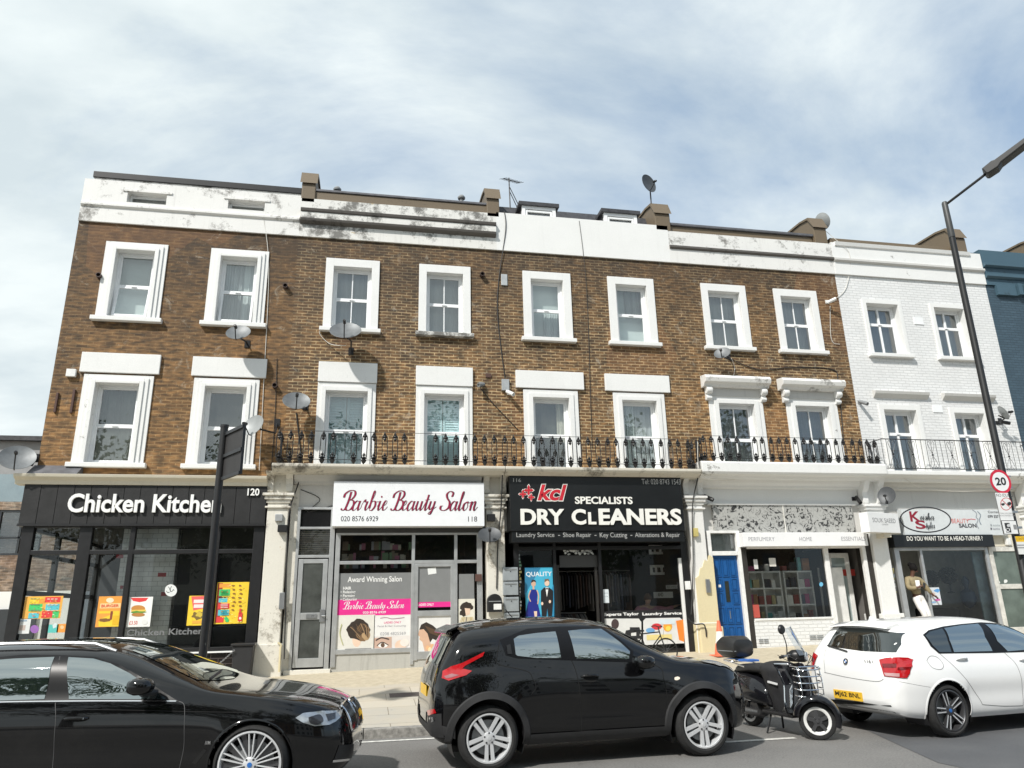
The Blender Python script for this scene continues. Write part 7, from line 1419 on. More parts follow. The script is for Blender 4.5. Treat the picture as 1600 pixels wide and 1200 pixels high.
C.decal('rear_screen', C.pts(OP((715, 124), (870, 130), (1030, 152), (1010, 205), (985, 245), (820, 238), (655, 214), (680, 170))), 'rear', CGLASSD, .005, mirror=False)
GB_ = mat('gloss black pillar', (.006, .006, .007), .35, spec=.25)
C.decal('window_surround', C.pts(OP((1113, 160), (1140, 138), (1210, 120), (1300, 108), (1390, 100), (1480, 104), (1570, 125), (1640, 160), (1700, 215), (1690, 240), (1450, 247), (1190, 250), (1150, 215))), 'side', GB_, .003)
C.decal('rear_door_window', C.pts(OP((1215, 129), (1300, 115), (1378, 108), (1410, 170), (1447, 238), (1262, 243), (1240, 185))), 'side', CGLASS, .007)
C.decal('quarter_window', C.pts(OP((1124, 165), (1145, 146), (1205, 131), (1232, 190), (1250, 243), (1192, 243), (1160, 212))), 'side', CGLASSD, .007)
C.decal('front_door_window', C.pts(OP((1412, 110), (1480, 112), (1560, 133), (1630, 172), (1680, 226), (1520, 239), (1470, 190))), 'side', CGLASS, .007)
C.decal('tail_light', C.pts(OP((906, 280), (940, 272), (1000, 268), (1040, 270), (1066, 280), (1062, 310), (1050, 345), (1035, 368), (1000, 366), (930, 358), (918, 320))), 'rear', REDL, .012, step=.03, seg=.015)
C.decal('tail_light_band', C.pts(OP((920, 300), (985, 298), (985, 318), (925, 318))), 'rear', REDD, .016, step=.03); C.decal('reverse_lamp', C.pts(OP((930, 342), (1000, 346), (1000, 362), (936, 356))), 'rear', mat('pale lamp', (.50, .30, .30), .1, coat=1), .016, step=.03)
C.decal('tail_light_band', C.pts(OP((992, 318), (1056, 314), (1052, 326), (990, 330))), 'rear', REDD, .016, step=.03)
pl = C.ray(*OP((750, 420))[0]); zpl = pl.z; p, nn = C.surf((-.8, .0, zpl), 'rear'); ypl = pl.y
q0, q1, q2, q3 = C.pts(OP((682, 387), (820, 412), (820, 455), (682, 427)))
PW = .52; PH = .111; xc = min(v.x for v in (q0, q1))-.012; yc = (q0.y+q1.y)/2; zc = (q0.z+q2.z)/2
mb = MB(); mb.obox((xc, yc, zc), (.004, 0, 0), (0, PW/2, 0), (0, 0, PH/2)); plt = mb.build('number_plate', YPL, C.T, local=True, bev=.002); mb = MB(); text(mb, 'MJ62 BNL', (xc-.006, yc+PW/2-.03, zc-.036), (0, -(PW-.06), 0), (0, 0, .074), bold=.02); mb.build('plate_lettering', BLACKPL, plt, local=True)
b = C.ray(*OP((743, 288))[0]); roundel(C, (b.x, b.y, b.z), 'rear', .042)
mb = MB(); q = C.pts(OP((838, 292), (880, 297), (880, 285))); w_ = q[1]-q[0]; text(mb, '116 i', q[0]+Vector((-.012, 0, 0)), Vector((0, w_.y, 0)), Vector((0, 0, .035)), bold=.02); mb.build('model_badge', CHROME, C.T, local=True)
C.strip('tailgate_gap', C.pts(OP((640, 340), (760, 366), (890, 384), (925, 372))), 'rear', SEAMW, .007, .002, mirror=False); C.strip('tailgate_gap', C.pts(OP((645, 345), (640, 300), (650, 222))), 'rear', SEAMW, .006, .002, mirror=False)
C.decal('bumper_slot', C.pts(OP((660, 452), (800, 480), (965, 505), (960, 498), (800, 470), (668, 444))), 'rear', BLACKPL, .004, mirror=False); C.strip('tow_cover', C.pts(OP((838, 455), (850, 447), (880, 450), (890, 458))), 'rear', SEAMW, .006, .002, mirror=False)
for qq in (((1195, 250), (1240, 290), (1330, 385), (1380, 460), (1400, 495)), ((1505, 245), (1560, 300), (1590, 400), (1595, 500)), ((1400, 495), (1500, 502), (1595, 500))): C.strip('panel_gap', C.pts(OP(*qq)), 'side', SEAMW, .007, .002)
C.strip('fuel_flap', C.pts(OP((1132, 285), (1150, 262), (1185, 270), (1212, 305), (1200, 326), (1160, 318))), 'side', SEAMW, .006, .002, closed=True, mirror=False)
C.strip('shoulder_crease', C.pts(OP((1000, 385), (1080, 400), (1150, 412))), 'side', SEAMW, .004, .001)
handle(C, C.ray(*OP((1297, 278))[0]), WHTPAINT, .2); handle(C, C.ray(*OP((1600, 280))[0]), WHTPAINT, .2)
C.decal('rear_bumper_lower', C.pts(OP((690, 470), (800, 500), (980, 530), (1010, 552), (900, 540), (720, 500))), 'rear', mat('grey diffuser', (.30, .30, .30), .5), .003, mirror=False)
mb = MB(); vs = []
for j in range(13):
    u = 2*j/12-1; xt = -.555+.06*u*u; zt_ = 1.338-.035*u*u
    for dx_, dz_ in ((0, 0), (.01, .022), (.20, .062), (.24, .03), (.10, .0)): p_ = (xt+dx_, .54*u, zt_+dz_); vs.append(p_)
mb.add(vs, [(j*5+k, j*5+(k+1) % 5, j*5+5+(k+1) % 5, j*5+5+k) for j in range(12) for k in range(5)]+[(4, 3, 2, 1, 0), tuple(60+k for k in range(5))]); mb.build('roof_spoiler', WHTPAINT, C.T, local=True, smooth=50)
mb = MB(); mb.prism([(-.10, 0), (.06, 0), (.0, .03), (-.07, .065)], (-.15, -.02, 1.39), (1, 0, 0), (0, 0, 1), (0, .04, 0)); mb.build('shark_fin_aerial', WHTPAINT, C.T, local=True, bev=.008)
p, nn = C.surf((-.6, 0, 1.1), 'rear'); wa, wb = C.surf((-.66, .0, 1.0), 'rear')[0], C.surf((-.6, .42, 1.06), 'rear')[0]; mb = MB(); mb.tube([wa+nn*.02, wb+nn*.02], .010, 6); mb.build('rear_wiper', BLACKPL, C.T, local=True)
C.decal('windscreen', [Vector(v) for v in ((1.66, -.52, 0), (2.22, -.62, 0), (2.28, 0, 0), (2.22, .62, 0), (1.66, .52, 0), (1.60, 0, 0))], 'top', CGLASS, .006, mirror=False)
for sy in (-1, 1): C.decal('headlight', [Vector(v) for v in ((3.1, sy*.58, 0), (3.33, sy*.40, 0), (3.36, sy*.56, 0), (3.2, sy*.68, 0))], 'top', LAMP, .01, mirror=False)
for xw in (0, 2.69): ring(C, xw, .357, .385, .006, WHTPAINT, 'arch_lip')
mirror_part(C, (1.95, .98, 1.0), 0, WHTPAINT, (1.98, .80, .93)); wheels(C, .318, .240, .20, 'star', .872)
# ---------------------------------------------------------------- black estate car
BP = z4((0, 960), 2.6667)
C = Car('estate_car', 'black estate car with silver roof rails, front half in view at lower left', (-.85, -8.30, -7.2), dict(paint=BLKPAINT, wheels=(-2.975, 0), R=.345, arch=.375, flare=.012, scoop=.018, lean=.13, n=4.2, m=2.7,
    zt=[(-4.09, .6), (-4.07, .8), (-4.0, .98), (-3.85, 1.12), (-3.65, 1.33), (-3.5, 1.40), (-3.0, 1.445), (-2.4, 1.465), (-1.9, 1.46), (-1.55, 1.43), (-1.3, 1.37), (-1.0, 1.255), (-.7, 1.125), (-.50, 1.035), (-.40, 1.005), (-.1, .965), (.25, .915), (.55, .85), (.72, .78), (.81, .68), (.85, .55), (.86, .45)],
    zs=[(-4.09, .5), (-4.0, .85), (-3.7, .99), (-3.0, 1.0), (-2, .985), (-1.2, .965), (-.6, .945), (-.2, .90), (.2, .84), (.5, .76), (.7, .67), (.8, .57), (.86, .38)],
    zb=[(-4.09, .42), (-4.0, .30), (-3.5, .21), (-2.9, .19), (0, .18), (.5, .18), (.75, .20), (.84, .26), (.86, .33)], w=[(-4.09, .65), (-4.0, .80), (-3.7, .89), (-3.0, .93), (-2, .928), (-1, .928), (-.3, .925), (0, .92), (.3, .875), (.5, .81), (.66, .72), (.76, .62), (.83, .48), (.86, .36)]))
C.decal('window_surround', C.pts(BP((-160, 215), (-60, 185), (100, 168), (260, 170), (400, 178), (500, 210), (600, 268), (715, 345), (745, 362), (290, 364), (-160, 372))), 'side', GB_, .003)
C.decal('front_door_window', C.pts(BP((286, 180), (390, 186), (460, 206), (540, 246), (620, 300), (690, 348), (690, 354), (288, 354))), 'side', CGLASS, .007)
C.decal('rear_door_window', C.pts(BP((-60, 195), (60, 186), (228, 179), (205, 270), (186, 354), (-60, 362))), 'side', CGLASS, .007)
C.strip('window_chrome', C.pts(BP((-160, 376), (0, 366), (290, 362), (500, 361), (735, 362))), 'side', CHROME, .010, .009)
for qq in (((250, 175), (245, 270), (232, 360), (232, 440), (225, 560), (220, 700)), ((745, 362), (768, 380), (768, 460), (765, 560), (740, 680))): C.strip('panel_gap', C.pts(BP(*qq)), 'side', mat('dark seam', (.05, .05, .052), .6), .006, .002)
C.strip('side_crease', C.pts(BP((0, 400), (230, 396), (500, 398), (800, 405), (1010, 408))), 'side', GAP, .006, .001)
hp = C.ray(*BP((318, 434))[0]); handle(C, hp, BLKPAINT, .21); C.strip('handle_chrome', [Vector((hp.x-.02+.10*t, hp.y, hp.z)) for t in (0, .4, 1)], 'side', CHROME, .012, .037)
C.decal('handle_recess', C.pts(BP((275, 426), (370, 424), (360, 442), (320, 448), (285, 442))), 'side', GAP, .002, smoothed=4)
C.decal('windscreen', [Vector(v) for v in ((-1.33, -.50, 0), (-.62, -.66, 0), (-.50, -.35, 0), (-.46, 0, 0), (-.50, .35, 0), (-.62, .66, 0), (-1.33, .50, 0), (-1.40, 0, 0))], 'top', CGLASS, .006, mirror=False)
C.decal('glass_roof', [Vector(v) for v in ((-2.7, -.40, 0), (-1.55, -.40, 0), (-1.55, .40, 0), (-2.7, .40, 0))], 'top', CGLASSD, .005, mirror=False)
for sy in (-1, 1):
    q = [C.surf((-3.5+2.05*k/10, sy*.58, 1.5), 'top')[0]+Vector((0, 0, .045*min(1, math.sin(PI*k/10)*4))) for k in range(11)]; mb = MB(); mb.tube(q, .016, 8); mb.build('roof_rail', mat('satin silver rail', (.60, .60, .61), .25, .8, .05), C.T, smooth=True, local=True)
    h0 = [Vector(v) for v in ((.40, sy*.86, .74), (.52, sy*.80, .775), (.66, sy*.66, .775), (.78, sy*.46, .76), (.80, sy*.44, .69), (.74, sy*.58, .655), (.58, sy*.76, .66))]
hl = C.pts(BP((1230, 432), (1262, 412), (1340, 402), (1428, 396), (1420, 425), (1395, 448), (1370, 460), (1310, 466), (1262, 452))); C.decal('headlight', hl, 'side', LAMP, .008, step=.03, seg=.015)
C.decal('headlight_projector', C.pts(BP((1285, 430), (1330, 418), (1345, 445), (1320, 460), (1290, 452))), 'side', mat('lamp dark lens', (.03, .03, .035), .05, coat=1), .012, smoothed=4, step=.03); C.decal('headlight_projector', C.pts(BP((1355, 415), (1395, 410), (1395, 435), (1365, 446))), 'side', mat('lamp dark lens', (.03, .03, .035), .05, coat=1), .012, step=.03)
for sy in (-1, 1):
    k_ = [Vector((.8, sy*y, z)) for y, z in ((.06, .74), (.10, .775), (.38, .765), (.42, .72), (.40, .55), (.34, .52), (.12, .52), (.07, .56))]; g = C.decal('kidney_grille', k_, 'front', BLACKPL, .006, mirror=False); C.strip('grille_surround', k_, 'front', CHROME, .02, .012, mirror=False, parent=g, closed=True, rnd=.012)
    mb = MB()
    for j in range(7): y = sy*(.10+.045*j); mb.tube([C.surf((.8, y, z), 'front')[0]+Vector((.012, 0, 0)) for z in (.54, .6, .66, .75)], .006, 5)
    mb.build('grille_slats', CHROME, g, local=True)
    C.decal('air_intake', [Vector((.8, sy*y, z)) for y, z in ((.30, .40), (.62, .44), (.66, .30), (.34, .26))], 'front', BLACKPL, .006, mirror=False); C.strip('intake_trim', [Vector((.8, sy*y, z)) for y, z in ((.34, .27), (.50, .29), (.66, .31))], 'front', CHROME, .02, .008, mirror=False)
roundel(C, (.74, 0, .79), 'front', .041)
for sy in (-1, 1): C.strip('bonnet_crease', [Vector((x, sy*y, 0)) for x, y in ((-.45, .62), (.0, .60), (.4, .52), (.70, .40))], 'top', GAP, .006, .002, mirror=False)
mb = MB(); p = C.surf((.85, 0, .38), 'front')[0]; mb.obox(p+Vector((.012, 0, 0)), (.004, 0, 0), (0, .26, 0), (0, 0, .056)); mb.build('number_plate', WHITEPL, C.T, local=True)
C.decal('side_vent', C.pts(BP((800, 618), (850, 560), (862, 565), (815, 625))), 'side', GAP, .003); 
mb = MB(); q = C.pts(BP((855, 542), (877, 541), (855, 534))); text(mb, '///M', q[0]+Vector((0, -.012, 0)), Vector((q[1].x-q[0].x, 0, 0)), Vector((0, 0, .03)), bold=.02); mb.build('side_badge', CHROME, C.T, local=True)
for xw in (-2.975, 0): ring(C, xw, .372, .392, .006, BLKPAINT, 'arch_lip')
mp_ = C.ray(*BP((690, 352))[0]); mm = C.ray(*BP((625, 318))[0]); mirror_part(C, (mm.x-.02, 1.05, 1.055), 0, BLKPAINT, (mm.x+.06, .84, .985)); wheels(C, .345, .284, .22, 'multi', .918)
mb = MB(); mb.tube([C.surf((-.55, -.5, 1.2), 'top')[0]+Vector((0, 0, .02)), C.surf((-.62, .1, 1.2), 'top')[0]+Vector((0, 0, .02))], .010, 5); mb.build('wiper', BLACKPL, C.T, local=True)
# ================================================================ scooter
def loft(mb, secs, n=20, pw=.8):
    vs = []
    for x, yc, zc, hw, hh in secs:
        for j in range(n):
            a = 2*PI*j/n; c, s = math.cos(a), math.sin(a); vs.append((x, yc+hw*math.copysign(abs(c)**pw, c), zc+hh*math.copysign(abs(s)**pw, s)))
    m = len(secs); mb.add(vs, [(i*n+j, i*n+(j+1) % n, (i+1)*n+(j+1) % n, (i+1)*n+j) for i in range(m-1) for j in range(n)]+[tuple(range(n)), tuple(range((m-1)*n, m*n))]); return mb
def rotz(mb, a, c):
    q, s = math.cos(a), math.sin(a); mb.v = [(c[0]+q*(x-c[0])-s*(y-c[1]), c[1]+s*(x-c[0])+q*(y-c[1]), z) for x, y, z in mb.v]; return mb
SCP = paint('scooter black', (.008, .008, .010), .12); FAB = mat('black rain apron fabric', (.016, .016, .018), .7, 0, .3, 10, .3, 8)
T = thing('motor_scooter', 'black scooter with chrome front rack, top case and leg apron', 'scooter', (5.72, -7.75, 0), math.radians(-82)); ST = math.radians(50)
K = dict(parent=T, local=True)
def sw(x, name, steer):
    R = .225; mb = MB(); mb.lathe([(.15, -.05), (.19, -.055), (.215, -.045), (.225, -.02), (.225, .02), (.215, .045), (.19, .055), (.15, .05)], (x, 0, R), (0, 1, 0), 36)
    if steer: rotz(mb, ST, (0, 0))
    w = mb.build(name, RUB, smooth=40, **K); mb = MB(); mb.lathe([(.128, -.045), (.152, -.058), (.165, -.057), (.168, -.05), (.168, .05), (.165, .057), (.152, .058), (.128, .045)], (x, 0, R), (0, 1, 0), 36)
    if steer: rotz(mb, ST, (0, 0))
    mb.build('white_rim', mat('white wheel rim', (.72, .72, .70), .35), w, smooth=40, local=True)
    mb = MB(); mb.lathe([(.13, -.035), (.06, -.05), (.03, -.06), (.001, -.062)], (x, 0, R), (0, 1, 0), 24); mb.lathe([(.13, .035), (.06, .05), (.001, .06)], (x, 0, R), (0, 1, 0), 24)
    if steer: rotz(mb, ST, (0, 0))
    mb.build('hub', BLACKPL, w, local=True); mb = MB()
    for k in range(5): a = 2*PI*k/5+.4; mb.obox((x+.075*math.cos(a), -.052, R+.075*math.sin(a)), (.055*math.cos(a), 0, .055*math.sin(a)), (0, .012, 0), (-.02*math.sin(a), 0, .02*math.cos(a))); mb.lathe([(.011, .0), (.011, .02), (.001, .02)], (x+.045*math.cos(a+.6), -.055, R+.045*math.sin(a+.6)), (0, -1, 0), 8)
    mb.lathe([(.022, 0), (.022, .02), (.001, .022)], (x, -.06, R), (0, -1, 0), 12)
    if steer: rotz(mb, ST, (0, 0))
    mb.build('wheel_spokes', GUN, w, local=True)
sw(0, 'front_wheel', True); sw(-1.34, 'rear_wheel', False)
mb = MB(); n = 14; sec = []
for i in range(19):
    a = -.35+(PI+.15)*i/18; rr = .275+.03*math.sin(max(0, a)); wv = .10+.045*math.sin(max(0, min(PI, a)))
    for j in range(n+1): t = PI*j/n; q = rr-.075*(1-math.sin(t))**1.4; sec.append((q*math.cos(a)*1.05+.0, wv*math.cos(t), .235+q*math.sin(a)))
mb.add(sec, [(i*(n+1)+j, i*(n+1)+j+1, (i+1)*(n+1)+j+1, (i+1)*(n+1)+j) for i in range(18) for j in range(n)]); rotz(mb, ST, (0, 0)).build('front_mudguard', SCP, smooth=60, **K)
mb = MB(); mb.tube([(0, .09, .225), (-.05, .05, .45), (-.12, 0, .62), (-.24, 0, 1.0)], [.025, .03, .035, .03], 8); rotz(mb, ST, (0, 0)); mb.v = [(x if z < .5 else -.12-.28*(z-.5), y if z < .5 else 0+(y if abs(y) < .04 else .0), z) for x, y, z in mb.v]; mb.build('fork', METAL, smooth=True, **K)
# leg shield
mb = MB(); vs = []; nu, nv = 12, 14
def shield(u, v): z = .30+.58*v; w = .30*math.sin(PI*(.18+.64*(1-abs(v-.55)**1.6)))*(.78+.22*math.sin(PI*min(1, v*1.1))); return (-.16-.20*(v-.2)*.9-.16*abs(u)**2.0+.02, w*u, z)
for s_ in (0, .035):
    for i in range(nv+1):
        for j in range(nu+1): x, y, z = shield(2*j/nu-1, i/nv); vs.append((x-s_, y, z))
M_ = (nv+1)*(nu+1); mb.add(vs, [(b+i*(nu+1)+j, b+i*(nu+1)+j+1, b+(i+1)*(nu+1)+j+1, b+(i+1)*(nu+1)+j) for b in (0, M_) for i in range(nv) for j in range(nu)]); sh = mb.build('leg_shield', SCP, smooth=60, **K)
mb = MB(); edge = [shield(-1, i/nv) for i in range(nv+1)]+[shield(2*j/nu-1, 1) for j in range(1, nu)]+[shield(1, i/nv) for i in range(nv, -1, -1)]; mb.tube(edge, .014, 6); mb.build('chrome_edge', CHROME, sh, smooth=True, local=True)
mb = MB(); loft(mb, [(-.25, 0, .60, .05, .30), (-.16, 0, .60, .085, .30), (-.10, 0, .58, .08, .26), (-.05, 0, .56, .05, .18), (-.03, 0, .55, .02, .1)], 16); mb.build('horn_cover', SCP, smooth=50, **K)
for sd in (-1, 1): mb = MB(); mb.obox((-.20, sd*.20, .50), (.006, 0, .0), (0, .025, .03), (-.02, -sd*.03, .11)); mb.build('shield_trim', CHROME, sh, local=True, bev=.004)
mb = MB()
for z in (.52, .60, .68, .76, .84): mb.tube(catmull([(-.12, -.19, z), (-.02, -.17, z-.01), (.015, 0, z-.015), (-.02, .17, z-.01), (-.12, .19, z)], 4), .0085, 6)
for y in (-.17, -.06, .06, .17): mb.tube([(-.06+.06*(abs(y) < .1), y, .86), (.0+.012*(abs(y) < .1)-.02*(abs(y) > .1), y, .68), (-.02+.03*(abs(y) < .1), y, .50)], .0085, 6)
mb.tube([(-.25, -.12, .86), (-.06, -.14, .86), (-.04, 0, .862), (-.06, .14, .86), (-.25, .12, .86)], .009, 6); mb.build('front_rack', CHROME, smooth=True, **K)
mb = MB(); loft(mb, [(-.36, 0, .97, .07, .055), (-.30, 0, .985, .11, .075), (-.22, 0, .985, .10, .08), (-.15, 0, .975, .075, .07), (-.13, 0, .97, .04, .05)], 16); rotz(mb, ST*.8, (-.26, 0)).build('headset', BLACKPL, smooth=50, **K); mb = MB(); mb.lathe([(.06, 0), (.062, .02), (.05, .03), (.001, .034)], (-.14, 0, .975), (1, 0, 0), 18); rotz(mb, ST*.8, (-.26, 0)).build('headlight', LAMP, smooth=True, **K)
mb = MB(); mb.tube(catmull([(-.38, -.34, .985), (-.33, -.2, 1.0), (-.28, 0, 1.0), (-.33, .2, 1.0), (-.38, .34, .985)], 5), .014, 8); hb = rotz(mb, ST*.8, (-.26, 0)).build('handlebar', METAL, smooth=True, **K)
for sd in (-1, 1):
    mb = MB(); mb.tube([(-.355, sd*.25, .993), (-.385, sd*.36, .984)], .019, 8); rotz(mb, ST*.8, (-.26, 0)).build('grip', BLACKPL, hb, local=True, smooth=True); mb = MB(); mb.tube([(-.32, sd*.22, 1.0), (-.29, sd*.36, .99)], .008, 6); rotz(mb, ST*.8, (-.26, 0)).build('brake_lever', METAL, hb, local=True)
mb = MB(); mb.tube(catmull([(-.33, -.2, 1.0), (-.30, -.30, 1.14), (-.32, -.37, 1.30)], 5), .007, 6); rotz(mb, ST*.8, (-.26, 0)); st_ = mb.build('mirror_stalk', BLACKPL, smooth=True, **K); mb = MB(); mb.lathe([(.001, -.02), (.05, -.018), (.062, 0), (.06, .012), (.001, .014)], (-.32, -.38, 1.33), (-.6, .3, 0), 18); rotz(mb, ST*.8, (-.26, 0)).build('mirror', BLACKPL, st_, smooth=40, local=True)
mb = MB(); vs = []; 
for i in range(9):
    for j in range(9): u = 2*j/8-1; v = i/8; vs.append((-.12-.16*v-.06*u*u, u*(.17-.05*v*v), 1.0+.36*v*(1-.10*u*u)))
mb.add(vs, [(i*9+j, i*9+j+1, (i+1)*9+j+1, (i+1)*9+j) for i in range(8) for j in range(8)]); rotz(mb, ST*.8, (-.26, 0)).build('windscreen', glassmat('clear plastic screen', (.86, .88, .88), .12, .05, .10), smooth=60, **K)
mb = MB(); loft(mb, [(-1.62, 0, .62, .05, .10), (-1.55, 0, .60, .13, .16), (-1.40, 0, .54, .20, .20), (-1.20, 0, .52, .235, .21), (-1.0, 0, .50, .23, .19), (-.82, 0, .44, .17, .15), (-.74, 0, .40, .10, .11)], 22, .9); mb.build('rear_body', SCP, smooth=60, **K)
mb = MB(); loft(mb, [(-1.50, 0, .745, .10, .04), (-1.40, 0, .765, .15, .06), (-1.10, 0, .79, .165, .065), (-.85, 0, .78, .14, .06), (-.72, 0, .745, .09, .05), (-.68, 0, .72, .04, .03)], 18); mb.build('seat', mat('black vinyl seat', (.016, .016, .016), .5, 0, .2, 10), smooth=60, **K)
mb = MB()
for sd in (-1, 1):
    mb.tube(catmull([(-.30, sd*.20, 1.0), (-.16, sd*.16, .98), (-.12, sd*.07, .90), (-.15, sd*.04, .78)], 5), .005, 5); mb.tube(catmull([(-.32, sd*.24, 1.0), (-.20, sd*.22, .95), (-.16, sd*.09, .88)], 5), .004, 5)
mb.build('control_cables', CABLE_B, **K)
mb = MB(); mb.box(-.86, -.25, -.19, .19, .23, .28); mb.build('footboard', BLACKPL, bev=.02, **K)
# rain apron, folded fabric over the leg space and the front of the seat
mb = MB(); vs = []; nu, nv = 30, 16
for i in range(nv+1):
    v = i/nv
    for j in range(nu+1):
        u = 2*j/nu-1; a = u*PI*.5; hang = max(0, (v-.30)/.70); fold = (.016*math.sin(j*1.7+v*4)+.012*math.sin(j*3.3+1))*hang
        if v < .30: t = v/.30; w = .05+.185*t**.7; z = .90-.05*t*t-.02*t; cx = -.62; L = .10+.24*t
        else: w = .235-.085*hang**1.3+fold; z = .83-(.52+.07*math.sin(j*1.1))*hang; cx = -.62+.10*hang; L = .34-.10*hang
        vs.append((cx+L*math.cos(a*2)*1.0*(1 if 1 else 0)+.02*math.sin(j*2.1)*hang, w*math.sin(a*2) if abs(u) <= 1 else 0, z))
mb.add(vs, [(i*(nu+1)+j, i*(nu+1)+j+1, (i+1)*(nu+1)+j+1, (i+1)*(nu+1)+j) for i in range(nv) for j in range(nu)]); ap = mb.build('leg_apron', FAB, smooth=80, fixn=False, **K)
mb = MB(); p0 = Vector((-.52, -.222, .64)); mb.obox(p0, (.075, .012, -.01), (.003, .008, 0), (0, 0, .012)); mb.build('reflective_strip', mat('reflective tape', (.62, .62, .62), .4), ap, local=True)
mb = MB(); loft(mb, [(-1.86, 0, 1.03, .12, .06), (-1.83, 0, 1.04, .17, .11), (-1.70, 0, 1.05, .21, .155), (-1.50, 0, 1.05, .205, .16), (-1.39, 0, 1.04, .17, .12), (-1.36, 0, 1.03, .12, .06)], 24, .6); bx = mb.build('top_case', mat('satin black case', (.018, .018, .018), .35, 0, .1, 10), smooth=40, **K); mb = MB(); loft(mb, [(-1.845, 0, 1.0, .16, .010), (-1.70, 0, 1.0, .218, .012), (-1.50, 0, 1.0, .213, .012), (-1.375, 0, 1.0, .16, .010)], 24, .6); mb.build('case_seam', GREYPL, bx, local=True, smooth=True)
mb = MB(); mb.tube([(-1.2, -.15, .80), (-1.45, -.16, .84), (-1.72, -.13, .86), (-1.72, .13, .86), (-1.45, .16, .84), (-1.2, .15, .80)], .012, 6); mb.tube([(-1.55, -.14, .85), (-1.55, .14, .85)], .010, 6); mb.box(-1.75, -1.45, -.12, .12, .855, .885); mb.build('rear_rack', CHROME, smooth=30, **K); mb = MB(); mb.prism([(-.10, -.12), (.1, -.10), (.12, .08), (-.08, .12)], (-1.28, -.0, .865), (1, 0, 0), (0, 1, 0), (0, 0, .025)); tag(mb.build('blue_cloth', mat('blue cloth', (.04, .13, .42), .7, 0, .3, 8), **K))
mb = MB(); mb.tube([(-1.0, -.14, .22), (-1.25, -.17, .22), (-1.55, -.18, .26)], [.03, .05, .05], 10); mb.build('exhaust', mat('dull exhaust', (.18, .18, .18), .35, .8), smooth=True, **K); mb = MB(); mb.tube([(-.75, -.13, .22), (-.70, -.26, .01)], .014, 6); mb.tube([(-.85, .12, .24), (-.95, .2, .01)], .014, 6); mb.build('stand', BLACKPL, **K); mb = MB(); mb.lathe([(.001, -.1), (.10, -.1), (.13, 0), (.10, .1), (.001, .1)], (-1.15, 0, .25), (0, 1, 0), 18); mb.build('engine', GUN, smooth=40, **K)
# ================================================================ people
def grow(name, joints, edges, m, parent, sub=2, root=None, loc=None):
    """a continuous skin grown round connected joints; joints {name: (position, radius)}"""
    names = list(joints); ix = {n_: i for i, n_ in enumerate(names)}; me = bpy.data.meshes.new(name); me.from_pydata([joints[n_][0] for n_ in names], [(ix[a], ix[b]) for a, b in edges], [])
    o = bpy.data.objects.new(name, me); COL.objects.link(o); md = o.modifiers.new('s', 'SKIN'); md.use_smooth_shade = True; md.branch_smoothing = .6
    if not me.skin_vertices: 
        with bpy.context.temp_override(object=o, active_object=o, selected_objects=[o]): pass
    lay = me.skin_vertices[0].data if me.skin_vertices else None
    for i, n_ in enumerate(names):
        r = joints[n_][1]; r = (r, r) if not isinstance(r, tuple) else r
        lay[i].radius = r; lay[i].use_root = (n_ == (root or names[0]))
    s2 = o.modifiers.new('u', 'SUBSURF'); s2.levels = sub; s2.render_levels = sub
    dg = bpy.context.evaluated_depsgraph_get(); e = o.evaluated_get(dg); m2 = bpy.data.meshes.new_from_object(e); bpy.data.objects.remove(o)
    m2.materials.clear(); m2.materials.append(m); m2.polygons.foreach_set('use_smooth', [True]*len(m2.polygons)); o = bpy.data.objects.new(name, m2); COL.objects.link(o); o.parent = parent; return o
def J(d, b=(0, 0, 0)): return {k: (Vector(v[0])+Vector(b), v[1]) for k, v in d.items()}
def hand(Jn, E, wrist, w, d, up, sp, curl=.4, s=1):
    """palm, four fingers and a thumb growing from a wrist joint"""
    d, up = Vector(d).normalized(), Vector(up).normalized(); lat = d.cross(up).normalized(); w = Vector(w); Jn[wrist+'palm'] = (w+d*.06*s, (.036*s, .02*s)); E.append((wrist, wrist+'palm'))
    for k, (o, L) in enumerate(((-.03, .065), (-.01, .075), (.01, .07), (.03, .055))):
        a = w+d*.095*s+lat*o*s; m_ = a+(d*.6-up*curl*.5)*L*s*.6; t = m_+(d*(1-curl)-up*curl)*L*s*.55
        for n_, p, r in (('a', a, .0095), ('b', m_, .009), ('c', t, .0075)): Jn[f'{wrist}f{k}{n_}'] = (p, r*s)
        E += [(wrist+'palm', f'{wrist}f{k}a'), (f'{wrist}f{k}a', f'{wrist}f{k}b'), (f'{wrist}f{k}b', f'{wrist}f{k}c')]
    a = w+d*.035*s-lat*sp*.04*s; t = a+(d*.7-lat*sp*.6)*.055*s; Jn[wrist+'ta'] = (a, .011*s); Jn[wrist+'tb'] = (t, .009*s); E += [(wrist+'palm', wrist+'ta'), (wrist+'ta', wrist+'tb')]
